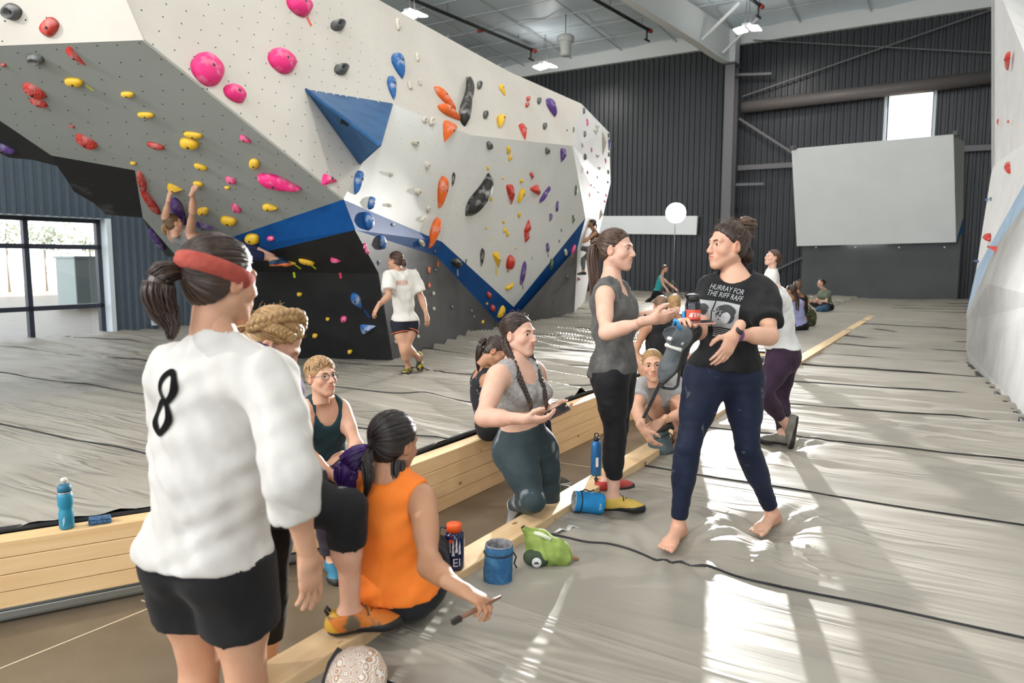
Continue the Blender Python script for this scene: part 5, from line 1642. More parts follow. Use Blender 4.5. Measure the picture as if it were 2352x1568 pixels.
def braid(info, m, pts, r0, r1, turns, world=False, name='braid'):
    P = [np.asarray(p, float) if world else hl(info, p) for p in pts]
    ns = 14 * len(P)
    def cr(t):
        k = min(int(t), len(P) - 2); u = t - k
        p0, p1, p2, p3 = P[max(k - 1, 0)], P[k], P[k + 1], P[min(k + 2, len(P) - 1)]
        return .5 * (2 * p1 + (p2 - p0) * u + (2 * p0 - 5 * p1 + 4 * p2 - p3) * u * u + (3 * p1 - p0 - 3 * p2 + p3) * u ** 3)
    C_ = [cr(t) for t in np.linspace(0, len(P) - 1, ns)]
    mb = MB(); fl = []
    up0 = None
    for ph in range(3):
        pl, rr = [], []
        for k in range(ns):
            t = nrm(C_[min(k + 1, ns - 1)] - C_[max(k - 1, 0)])
            x = np.cross(t, nrm(CAMP - C_[k])); x = nrm(x); y = np.cross(t, x)
            u = k / (ns - 1); r = r0 + (r1 - r0) * u
            a = u * turns * 2 * math.pi + ph * 2.0944
            pl.append(C_[k] + r * (.62 * math.sin(a) * x + .38 * math.sin(2 * a) * y)); rr.append(r * .62)
        b0 = len(mb.v); mb.tube(pl, rr, 8); fl += [((k % 8) * 2.5 + ph * 9, k // 8 * .12, 0) for k in range(len(mb.v) - b0)]
    o = mb.build(name, m, info['root']); set_flow(o, fl); return o
def flyaway(info, m, n=50, seed=3, ln=.05, r=.0007, zmin=-.02, mm=None):
    rg = np.random.RandomState(seed); mb = MB()
    for i in range(n):
        d = rg.randn(3); d[2] = abs(d[2]) * .9 + zmin; d[1] = min(d[1] - .3, .35)
        p = skull_pt(d, 1.0); nn = nrm(d); t = nrm(np.cross(nn, rg.randn(3)))
        l = ln * rg.uniform(.4, 1.1)
        pts = [hl(info, p + nn * l * u * (1 - .45 * u) + t * l * .8 * u * u) for u in np.linspace(0, 1, 5)]
        mb.tube(pts, [r] * 4 + [r * .4], 3)
    o = mb.build('flyaway_hair', m, info['root']); o['kind'] = 'stuff'
    set_flow(o, [(k * .1, 0, 0) for k in range(len(mb.v))]); return o

# ---------------------------------------------------------------- garments
def garment(info, name, m, prims, inflate=0.0, subs=(), cuts=(), fold=None, h=None, smooth=1, label=None, subk=.008, waist=None):
    if waist is not None:
        P = info['P']; uw = nrm(P['mid'] - P['pc']); subs = list(subs) + [('ell', P['pc'] + uw * (waist + .19), P['Rm'], (.30, .26, .19))]
    v, q = mesh_from(prims, h or info['res'], inflate, subs, cuts, fold, smooth, subk)
    return child(info, name, v, q, m, label=label)
def tank_subs(info, arm=.062, neck=(.075, .075), front=.10, back=.05, strap=.5, scoop=1.0):
    """armholes and neck openings"""
    P, J, s = info['P'], info['J'], info['s']
    xc, fc, uc = P['Rc']
    subs = []
    for sd, sg in (('L', 1), ('R', -1)):
        sh = J['sh' + sd]
        subs.append(('ell', sh + xc * sg * .028 * s - uc * .035 * s, P['Rc'], (.062 * s * arm / .062, .13 * s, .105 * s)))
    subs.append(('ell', P['nb'] + fc * .075 * s - uc * (.02) * s, P['Rc'], (neck[0] * s, .075 * s, front * s * scoop)))
    subs.append(('ell', P['nb'] + uc * .055 * s, P['Rc'], (.074 * s, .075 * s, .062 * s)))
    subs.append(('ell', P['nb'] - fc * .06 * s + uc * .02 * s, P['Rc'], (neck[1] * s, .07 * s, back * s)))
    return subs
def waist_plane(info, t, up=None):
    """cut keeps what lies below (sign +1) a point at t between pelvis (0) and neck (1)"""
    P = info['P']; 
    pt = P['pc'] + (P['mid'] - P['pc']) * min(1, 2 * t) if t < .5 else P['mid'] + (P['nb'] - P['mid']) * (2 * t - 1)
    return pt
def legs_prims(info, sd_end, extra=.006, flare=None, sides='LR'):
    """trouser legs: sd_end = (thigh fraction, shin fraction) per side"""
    J, P, s = info['J'], info['P'], info['s']
    pr = list(P['T'][:4])
    for sd in sides:
        hp, kn, an = J['hip' + sd], J['kn' + sd], J['an' + sd]
        tf, sf = sd_end[sd] if isinstance(sd_end, dict) else sd_end
        if sf > 0:
            for p, k in P['L'][sd][:2]: pr.append((p, k))
            p3, k3 = P['L'][sd][2]; r_end = p3[3] + (p3[4] - p3[3]) * sf
            pr.append((('ccone', kn, kn + (an - kn) * sf, p3[3], r_end, False, True), .02))
            p4, k4 = P['L'][sd][3]
            L1 = np.linalg.norm(an - kn)
            f4 = np.linalg.norm(p4[2] - kn) / L1
            if sf > f4 + .02: pr.append((p4, k4))
            else:
                e = p4[1] + (p4[2] - p4[1]) * .4; pr.append((('ccone', p4[1], kn + (an - kn) * sf + (p4[1] - (kn + (an - kn) * .16)), p4[3], p4[4], False, True), k4))
        else:
            p1 = P['L'][sd][0][0]
            r_end = p1[3] + (p1[4] - p1[3]) * tf + (flare or 0)
            pr.append((('ccone', hp, hp + (kn - hp) * tf, .090 * P['b'] + (flare or 0) * .6, max(r_end, .076 * P['b'] + (flare or 0)), False, True), .04))
    return pr
def sleeves(info, frac, r0=.058, r1=.056, sides='LR', fore=0.0, rw=.04):
    J, P, s = info['J'], info['P'], info['s']
    pr = []
    for sd in sides:
        sh, el, wr = J['sh' + sd], J['el' + sd], J['wr' + sd]
        if fore > 0:
            pr.append((('cone', sh, el, r0 * s, r1 * s), .04)); pr.append((('ccone', el, el + (wr - el) * fore, r1 * s, rw * s, False, True), .02))
        else:
            pr.append((('ccone', sh, sh + (el - sh) * frac, r0 * s, r1 * s, False, True), .04))
    return pr

# ---------------------------------------------------------------- shoes
def shoe(info, sd, m_up, m_sole, m_acc=None, m_lace=None, heel_tab=True, bulk=0.0, high=.072, name='climbing_shoe'):
    W, R3 = info['FW'][sd]; s = info['s']; r, f, u = R3
    an = info['J']['an' + sd]
    pr, _, _ = foot_prims(an, f, u, s, False)
    h = .005 if info['hi'] else .009
    ankle = (('cone', W((0, -.022, .05)), W((0, -.03, .11)), .040 * s, .038 * s), .03)
    root = info['root']
    # upper
    v, q = mesh_from(pr + [ankle], h, .006 + bulk, subs=[('ell', W((0, -.012, high + .045)), R3, (.037 * s, .052 * s, .05 * s))], cuts=[(W((0, 0, .012)), -u), (W((0, -.03, high)), nrm(u - f * .12))], smooth=1)
    o = child(info, name, v, q, m_up)
    v, q = mesh_from(pr, h, .0085 + bulk, cuts=[(W((0, .0, .019)), nrm(u - .10 * f)), (W((0, 0, -.004)), -u)], smooth=1)
    link_mesh('sole', mesh_np('sole', v, q), o, m_sole)
    if m_acc:
        v, q = mesh_from(pr, h, .0095 + bulk, cuts=[(W((0, -.025, .02)), f), (W((0, 0, .052)), nrm(u + .5 * f)), (W((0, 0, .012)), -u)], smooth=1)
        link_mesh('heel_cup', mesh_np('heel_cup', v, q), o, m_acc)
    if m_lace and info['hi']:
        for k in range(5):
            yy = .035 + .020 * k; zz = .088 - .0115 * k
            mb = MB(); sgn = 1 if k % 2 else -1
            pts = [W((x * .030, yy + sgn * x * .008, zz + .010 * (1 - x * x) - .012 * x * x - .003)) for x in np.linspace(-1, 1, 7)]
            mb.tube(pts, .0034, 5); mb.build('lace', m_lace, o)
        mb = MB()
        for sg in (1, -1):
            mb.tube([W((sg * .012 * t + sg * .022 * math.sin(t * 3), .025 - .02 * t, .098 + .03 * math.sin(t * 3.0))) for t in np.linspace(0, 1, 8)], .0022, 5)
        mb.build('lace', m_lace, o)
    if heel_tab:
        mb = MB(); mb.tube([W((0, -.072, .055)), W((0, -.088, .085)), W((0, -.082, .098)), W((0, -.070, .08))], .006, 6); mb.build('heel_tab', m_sole, o)
    return o

def reach(a, px, py, ln, near=True):
    """point on the ray of an image point at distance ln from a"""
    r_ = ray(px, py); rn_ = np.linalg.norm(r_); u = r_ / rn_
    oc = CAMP - a; b = np.dot(oc, u); c = np.dot(oc, oc) - ln * ln
    disc = b * b - c
    if disc < 0: return CAMP + u * (-b)
    t = -b - math.sqrt(disc) if near else -b + math.sqrt(disc)
    return CAMP + u * t
def project_print(info, target, flat_pts, quads, origin, ex, ey, dirv, m, name, off=.0015, label=None):
    """drape flat artwork (2-D points) onto a garment by casting along dirv"""
    dg = None
    me = target.data
    vs = [np.array(v.co) for v in me.vertices]
    bv = BVHTree.FromPolygons([tuple(v) for v in vs], [tuple(p.vertices) for p in me.polygons])
    out = []
    for (x, y) in flat_pts:
        p = origin + ex * x + ey * y
        loc, n, i, d = bv.ray_cast(Vector(p - dirv * .3), Vector(dirv))
        if loc is None: loc = Vector(p)
        out.append(np.array(loc) - dirv * off)
    o = child(info, name, np.array(out), quads, m, smooth=True, label=label, parent=target)
    o.parent = info['root'] if False else target
    o.matrix_parent_inverse = Matrix.Identity(4)
    o.location = (0, 0, 0)
    return o
# ================================================================= PEOPLE, NEAR
def JP(**k):
    return {n: (at(*v) if isinstance(v, tuple) else v) for n, v in k.items()}
def mirror_lr(P): return P
SK_FAIR = (.58, .335, .23); SK_PALE = (.62, .385, .285); SK_TAN = (.40, .21, .12); SK_MID = (.49, .275, .175)
H_BROWN = hair_mat('hair_brown', (.030, .014, .008), (.10, .052, .030)); H_DBROWN = hair_mat('hair_dark_brown', (.014, .007, .005), (.050, .025, .015))
H_BLONDE = hair_mat('hair_blonde', (.19, .095, .03), (.46, .29, .12)); H_BLACK = hair_mat('hair_black', (.005, .004, .004), (.022, .014, .012))
H_LBROWN = hair_mat('hair_light_brown', (.075, .037, .017), (.20, .115, .06)); H_PURPLE = hair_mat('hair_purple', (.012, .004, .03), (.06, .015, .16))
H_SANDY = hair_mat('hair_sandy', (.20, .105, .04), (.48, .29, .13))
M_RUBBER = mat('rubber_black', (.012, .012, .012), .55); M_LACE = mat('shoelace_dark', (.03, .026, .02), .8)
Z3 = V(0, 0, 1)

# ---- grey tank top, standing in profile --------------------------------------------------
def grey_tank_person():
    f = nrm(V(.90, -.42, 0)); lf = np.cross(Z3, f)
    shR = at(1388, 676, 3.93); shL = shR + lf * .31
    nb = (shR + shL) / 2 + V(-.005, 0, .045) - f * .01
    pcx = at(1413, 852, 4.08); hipR, hipL = pcx - lf * .085, pcx + lf * .085
    anR = onz(1408, 1172, 0) + Z3 * .08; anL = onz(1396, 1132, 0) + Z3 * .08 + V(.0, .02, 0)
    J = dict(shR=shR, shL=shL, neck=nb, hipR=hipR, hipL=hipL, head=at(1416, 571, 4.08), anR=anR, anL=anL)
    J['knR'] = (hipR * .49 + anR * .51) + f * .02; J['knL'] = (hipL * .49 + anL * .51) + f * .03
    J['elR'] = reach(shR, 1391, 764, .275, True); J['wrR'] = reach(J['elR'], 1494, 735, .24, True)
    J['elL'] = shL + V(.02, .05, -.25); J['wrL'] = at(1492, 722, 4.18)
    hands = {'R': dict(dir=(.93, .1, .12), palm=(0, .75, .55), curl=(.18, .22, .28, .34), thumb=.3), 'L': dict(dir=(.93, -.25, .12), palm=(.1, -.3, .9), curl=(.10, .14, .2, .26), thumb=.3)}
    fd = nrm(V(.98, -.18, 0))
    root, I = person('person in loose grey tank top and black capris standing in profile', J, SK_PALE, (.86, -.50, -.02), H_=1.60, res=.0105, hands=hands,
                     feet={'R': (fd, Z3), 'L': (nrm(V(.95, .3, 0)), Z3)}, eyes='hazel', bust=.85, build=.93)
    P = I['P']
    m = cloth_mat('tank_heather_grey', (.085, .083, .080), .85, (.12, .117, .112), 30, bump=.3, bscale=9)
    hem = P['pc'] - Z3 * .015
    garment(I, 'tank_top', m, P['T'], .016, subs=tank_subs(I, .064, (.062, .07), .085, .035), cuts=[(hem, nrm(V(.12, 0, -1)))], fold=folds(4, .014, 18, direc=(.5, .3, .8), aniso=.9))
    mc = cloth_mat('capri_black', (.010, .010, .011), .7, (.016, .016, .018), 8, bump=.35, bscale=14)
    garment(I, 'capri_leggings', mc, legs_prims(I, (1, .66)), .007, cuts=[(P['pc'] + Z3 * .035, Z3)], fold=folds(5, .003, 40, direc=(0, 0, 1)))
    M_up = noise_mat('shoe_yellow', (.50, .33, .05), (.55, .38, .08), 20, .6); M_rd = mat('shoe_red', (.38, .03, .02), .6)
    shoe(I, 'R', M_up, M_RUBBER, M_rd, M_LACE); shoe(I, 'L', M_rd, M_RUBBER, None, M_LACE)
    hair_cap(I, H_BROWN, tie=(0, -1, .25), strands=230, seed=4)
    mb = MB(); c = hl(I, skull_pt(C3(0, -1, .25), 1.03)); 
    pony(I, H_BROWN, [C3(0, -.105, .045), C3(0, -.140, .030), C3(.0, -.150, -.06), C3(0, -.138, -.17), C3(.0, -.135, -.27), C3(0, -.14, -.35)], [.014, .026, .030, .026, .018, .006], n=90, seed=5)
    brows(I, mat('brow_brown', (.06, .03, .018), .8), .003); flyaway(I, H_LBROWN, 40, 9, .03)
    m = MB(); w = J['wrL']; d = nrm(J['wrL'] - J['elL']); m.lathe([(.031, -.012), (.033, 0), (.031, .012)], w - d * .02, (nrm(np.cross(d, Z3)), np.cross(d, nrm(np.cross(d, Z3))), d), 16, cap=False); m.build('wristband', M_BLACKCLOTH, root)
    return I
GT = grey_tank_person()

# ---- black band tee, standing with legs apart ---------------------------------------------
def black_tee_person():
    J = JP(shR=(1632, 664, 3.56), shL=(1755, 668, 3.57), head=(1671, 562, 3.66), neck=(1697, 640, 3.62))
    pcx = at(1664, 856, 3.70); lf = nrm(J['shL'] - J['shR']); lf = nrm(V(lf[0], lf[1], 0))
    J['shR'] = J['shL'] - lf * .33 - V(0, 0, 0.0)
    J['shR'] = at(1634, 665, 3.69)
    J['hipR'], J['hipL'] = pcx - lf * .088, pcx + lf * .088
    J['neck'] = (J['shL'] + J['shR']) / 2 + Z3 * .05 + V(0, .02, 0)
    anR = onz(1557, 1238, 0) + Z3 * .075; anL = onz(1772, 1207, 0) + Z3 * .075
    J['anR'], J['anL'] = anR, anL
    J['knR'] = at(1580, 1026, 3.60); J['knL'] = at(1717, 1030, 3.68)
    J['elR'] = reach(J['shR'], 1604, 760, .285, True); J['wrR'] = reach(J['elR'], 1568, 752, .235, True)
    J['elL'] = reach(J['shL'], 1768, 772, .285, True); J['wrL'] = reach(J['elL'], 1688, 768, .24, True)
    hands = {'R': dict(dir=(-.25, -.75, .35), palm=(.3, .1, -.9), curl=(.45, .5, .5, .55), thumb=.55), 'L': dict(dir=(-.50, -.25, -.80), palm=(-.35, .85, .1), curl=(.16, .2, .24, .28), thumb=.25, spread=.08)}
    fR = nrm(onz(1522, 1262, 0) - onz(1562, 1226, 0)); fL = nrm(onz(1738, 1228, 0) - onz(1786, 1200, 0))
    root, I = person('person in black band tee and navy leggings standing with feet apart', J, SK_FAIR, (-.95, -.30, .02), H_=1.66, res=.0105, hands=hands, bare='LR', build=.98, bust=1.1, hipw=1.10,
                     feet={'R': (fR, Z3), 'L': (fL, Z3)}, eyes='brown')
    P = I['P']
    mt = cloth_mat('tee_black', (.011, .011, .012), .85, (.018, .018, .019), 20, bump=.35, bscale=8)
    hem = P['pc'] + Z3 * .02
    tee = garment(I, 't_shirt', mt, P['T'] + sleeves(I, .64, .050, .056), .014, subs=[('ell', P['nb'] + P['Rc'][1] * .03 + Z3 * .035, P['Rc'], (.078, .085, .055))],
            cuts=[(hem, nrm(V(-.10, 0, -1)))], fold=folds(14, .013, 15, direc=(.6, .2, .8), aniso=.9), h=.009)
    mn = cloth_mat('leggings_navy', (.008, .012, .028), .6, (.013, .018, .040), 6, bump=.25, bscale=12, chalk=(.35, 9, .66))
    garment(I, 'leggings', mn, legs_prims(I, (1, .90)), .006, cuts=[(P['pc'] + Z3 * .05, Z3)], fold=folds(6, .0025, 40, direc=(0, 0, 1)))
    # shirt print
    fc = P['Rc'][1]; dirv = -fc
    ex = nrm(np.cross(Z3, fc)); ey = np.cross(fc, ex)           # to the reader's right / up
    org = at(1652, 684, 3.45)
    mpn = mat('print_grey', (.33, .33, .33), .8); mdk = mat('print_dark', (.035, .035, .036), .8)
    def text(txt, size, x0, y0, name, mm, shear=.18):
        cu = bpy.data.curves.new('lettering', 'FONT'); cu.body = txt; cu.size = size; cu.shear = shear; cu.align_x = 'CENTER'; cu.resolution_u = 3
        o = bpy.data.objects.new('lettering', cu); COL.objects.link(o)
        dg = bpy.context.evaluated_depsgraph_get(); me = bpy.data.meshes.new_from_object(o.evaluated_get(dg))
        bm = bmesh.new(); bm.from_mesh(me); bmesh.ops.triangulate(bm, faces=bm.faces)
        bmesh.ops.subdivide_edges(bm, edges=[e for e in bm.edges if e.calc_length() > size * .3], cuts=1, use_grid_fill=False)
        bmesh.ops.triangulate(bm, faces=bm.faces)
        pts = [(v.co.x + x0, v.co.y + y0) for v in bm.verts]; fs = [[v.index for v in f.verts] for f in bm.faces]
        bm.free(); bpy.data.objects.remove(o); bpy.data.meshes.remove(me)
        return pts, fs
    I['text'] = text
    for t_, sz, yy in (('HURRAY FOR', .034, .018), ('THE RIFF RAFF', .034, -.012)):
        pts, fs = text(t_, sz, .0, yy, t_, mpn)
        a_ = -.19; pts = [(x * .78, y) for x, y in pts]
        pts = [(x * math.cos(a_) - y * math.sin(a_), x * math.sin(a_) + y * math.cos(a_)) for x, y in pts]
        project_print(I, tee, pts, fs, org, ex, ey, dirv, mpn, 'lettering', .0055)
    def gridpatch(x0, x1, y0, y1, n=10, fn=None):
        pts = [(x0 + (x1 - x0) * i / n, y0 + (y1 - y0) * j / n) for j in range(n + 1) for i in range(n + 1)]
        fs = [[j * (n + 1) + i, j * (n + 1) + i + 1, (j + 1) * (n + 1) + i + 1, (j + 1) * (n + 1) + i] for j in range(n) for i in range(n)]
        return pts, fs
    def rot(pts, a_=-.14): return [(x * math.cos(a_) - y * math.sin(a_), x * math.sin(a_) + y * math.cos(a_)) for x, y in pts]
    for (x0, x1) in ((-.105, -.036), (-.031, .083)):
        pts, fs = gridpatch(x0, x1, -.155, -.030)
        project_print(I, tee, rot(pts), fs, org, ex, ey, dirv, mpn, 'picture_panel', .0045)
    def blob(cx, cy, rx, ry, mm, off, hole=None):
        n, k = 20, 4
        pts = [(cx, cy)] + [(cx + rx * r / k * math.cos(a) * (1 + .1 * math.sin(3 * a)), cy + ry * r / k * math.sin(a)) for r in range(1, k + 1) for a in np.linspace(0, 2 * math.pi, n, endpoint=False)]
        fs = [[0, 1 + i, 1 + (i + 1) % n] for i in range(n)] + [[1 + r * n + i, 1 + (r + 1) * n + i, 1 + (r + 1) * n + (i + 1) % n, 1 + r * n + (i + 1) % n] for r in range(k - 1) for i in range(n)]
        project_print(I, tee, rot(pts), fs, org, ex, ey, dirv, mm, 'picture_figure', off)
    blob(.024, -.072, .044, .032, mdk, .0056); blob(.038, -.100, .026, .030, mdk, .0056); blob(.024, -.104, .020, .027, mat('print_light', (.45, .45, .45), .8), .0064)
    blob(-.076, -.070, .027, .027, mdk, .0056); blob(-.084, -.115, .021, .034, mdk, .0056)
    for k in range(5):
        pts, fs = gridpatch(-.030, .06 - .012 * (k % 2), -.166 - .010 * k, -.162 - .010 * k, 8); project_print(I, tee, rot(pts), fs, org, ex, ey, dirv, mpn, 'print_line', .005)
    # hair: bun on the crown, frizzy nape
    hair_cap(I, H_DBROWN, tie=(0, -.62, .78), strands=260, seed=14, jitter=.03, infl=.003)
    c = C3(0, -.098, .098)
    rg = np.random.RandomState(8); mb = MB(); fl = []
    for i in range(26):
        a0 = rg.uniform(0, 6.28); tilt = rg.randn(3) * .5; ax = nrm(C3(0, -.5, .85) + tilt * .6); x = nrm(np.cross(ax, C3(1, .2, 0))); y = np.cross(ax, x)
        R_ = rg.uniform(.018, .040); pts = [hl(I, c + C3(0, -.012, .012) + R_ * (math.cos(a0 + t) * x * 1.15 + math.sin(a0 + t) * y) + ax * .012 * math.sin(t * 1.3 + i)) for t in np.linspace(0, 4.4, 14)]
        b0 = len(mb.v); mb.tube(pts, [.003] + [.0075] * 12 + [.003], 6); fl += [(i * 4.1 + (k % 6), (k // 6) * .15, 0) for k in range(len(mb.v) - b0)]
    o = mb.build('hair_bun', H_BROWN, root); set_flow(o, fl)
    m = MB(); pts = [hl(I, c + C3(.022 * math.cos(t), .022 + .016 * math.sin(t), -.012 + .016 * math.sin(t))) for t in np.linspace(0, 6.28, 16, endpoint=False)]; m.tube(pts, .008, 6, closed=True); m.build('hair_tie', mat('scrunchie_purple', (.12, .03, .16), .7), root)
    pony(I, H_DBROWN, [C3(0, -.085, -.02), C3(0, -.105, -.05), C3(.01, -.110, -.085), C3(0, -.10, -.115)], [.045, .04, .03, .014], n=60, r=.0035, seed=17, name='loose_nape_hair', wisp=1.2)
    brows(I, mat('brow_dark', (.03, .016, .01), .8), .0032); flyaway(I, H_LBROWN, 130, 19, .055)
    # watch on the left wrist, tattoo-free arm
    d = nrm(J['wrL'] - J['elL']); x = nrm(np.cross(d, V(0, -1, .2))); y = np.cross(d, x); c_ = J['wrL'] - d * .018
    m = MB(); m.lathe([(.030, -.011), (.032, 0), (.030, .011)], c_, (x, y, d), 20, cap=False); m.build('watch_strap', mat('watch_purple', (.14, .03, .17), .6), root)
    m = MB(); m.lathe([(.0, .006), (.020, .006), (.021, .0), (.021, -.006)], c_ + nrm(V(0, -.8, .6)) * .033, (d, np.cross(nrm(V(0, -.8, .6)), d), nrm(V(0, -.8, .6))), 20); m.build('watch_case', M_RUBBER, root)
    return I
BT = black_tee_person()

# ---- kneeling woman with two braids -------------------------------------------------------
def kneeling_person():
    J = JP(shR=(1143, 862, 3.78), shL=(1229, 852, 4.02), head=(1191, 766, 3.95), hipR=(1178, 1030, 3.92), hipL=(1234, 1026, 4.06))
    J['neck'] = (J['shL'] + J['shR']) / 2 + Z3 * .045 + V(-.01, .01, 0)
    J['elR'] = reach(J['shR'], 1110, 958, .275, True); J['wrR'] = reach(J['elR'], 1203, 962, .235, True)
    J['elL'] = reach(J['shL'], 1247, 925, .27, False); J['wrL'] = at(1258, 940, 3.90)
    J['knR'] = V(*(at(1226, 1150, 3.72))); J['anR'] = reach(J['knR'], 1178, 1158, .37, False)
    J['knL'] = at(1262, 1120, 4.05); J['anL'] = V(J['knL'][0] - .02, J['knL'][1] + .12, FLOOR_Z + .08)
    J['calfR'] = nrm(V(-.2, .1, .9))
    hands = {'R': dict(dir=(.95, -.15, -.02), palm=(.1, .5, .85), curl=(.35, .4, .45, .5), thumb=.55), 'L': dict(dir=(.75, -.45, -.05), palm=(-.3, -.3, .9), curl=(.4, .45, .5, .5), thumb=.55)}
    root, I = person('person in grey crop top and chalky teal leggings kneeling with a phone', J, SK_PALE, (.80, -.58, .03), H_=1.64, res=.0105, hands=hands, build=1.12, bust=1.2,
                     feet={'R': (nrm(V(-.35, .3, -.85)), nrm(V(-.75, .45, .45))), 'L': (nrm(V(.8, -.5, 0)), Z3)}, eyes='brown', hipw=1.02)
    P = I['P']
    mg = cloth_mat('crop_heather', (.25, .235, .22), .85, (.36, .34, .325), 60, bump=.2, bscale=12)
    hem = P['mid'] - P['Rc'][2] * .005
    garment(I, 'crop_top', mg, P['T'][3:], .007, subs=tank_subs(I, .066, (.066, .07), .095, .06), cuts=[(hem, -P['Rc'][2])], fold=folds(24, .003, 45, direc=P['Rc'][2]))
    ml = cloth_mat('leggings_teal', (.026, .040, .046), .6, (.036, .053, .060), 6, bump=.2, bscale=14, chalk=(.55, 6, .58))
    garment(I, 'leggings', ml, legs_prims(I, (1, .93)), .006, cuts=[(P['pc'] + (P['mid'] - P['pc']) * .62, nrm(P['mid'] - P['pc']))], fold=folds(26, .0025, 45, direc=(0, 0, 1)))
    M_sg = noise_mat('shoe_grey', (.18, .185, .18), (.24, .24, .235), 15, .6)
    shoe(I, 'R', M_sg, M_RUBBER, mat('shoe_rand_grey', (.07, .08, .085), .6), None); shoe(I, 'L', M_RUBBER, M_RUBBER, None, None)
    hair_cap(I, H_DBROWN, tie=(0, -.95, -.35), strands=240, seed=24, jitter=.02)
    xc, fc, uc = P['Rc']
    for sg, lx in ((-1, 1), (1, -1)):
        q0, q1, q2 = hl(I, C3(lx * .058, -.060, -.030)), hl(I, C3(lx * .082, -.028, -.075)), hl(I, C3(lx * .092, .012, -.125))
        q3 = P['nb'] + xc * sg * .080 + fc * .095 - uc * .045; q4 = P['nb'] + xc * sg * .078 + fc * .138 - uc * .115; q5 = P['nb'] + xc * sg * .066 + fc * .165 - uc * .175
        braid(I, H_DBROWN, [q0, q1, q2, q3, q4, q5], .021, .010, 6, world=True)
        pony(I, H_BROWN, [q5 + uc * .008, q5 - uc * .02 + fc * .004, q5 - uc * .055 + fc * .004], [.008, .010, .003], n=14, r=.003, name='braid_end', world=True)
    brows(I, mat('brow_dark2', (.03, .016, .01), .8), .0034); flyaway(I, H_BROWN, 70, 29, .04)
    m = MB(); d = nrm(J['wrL'] - J['elL']); x = nrm(np.cross(d, Z3)); m.lathe([(.030, -.016), (.033, 0), (.030, .016)], J['wrL'] - d * .02, (x, np.cross(d, x), d), 16, cap=False); m.build('wristband', M_BLACKCLOTH, root)
    return I
KN = kneeling_person()
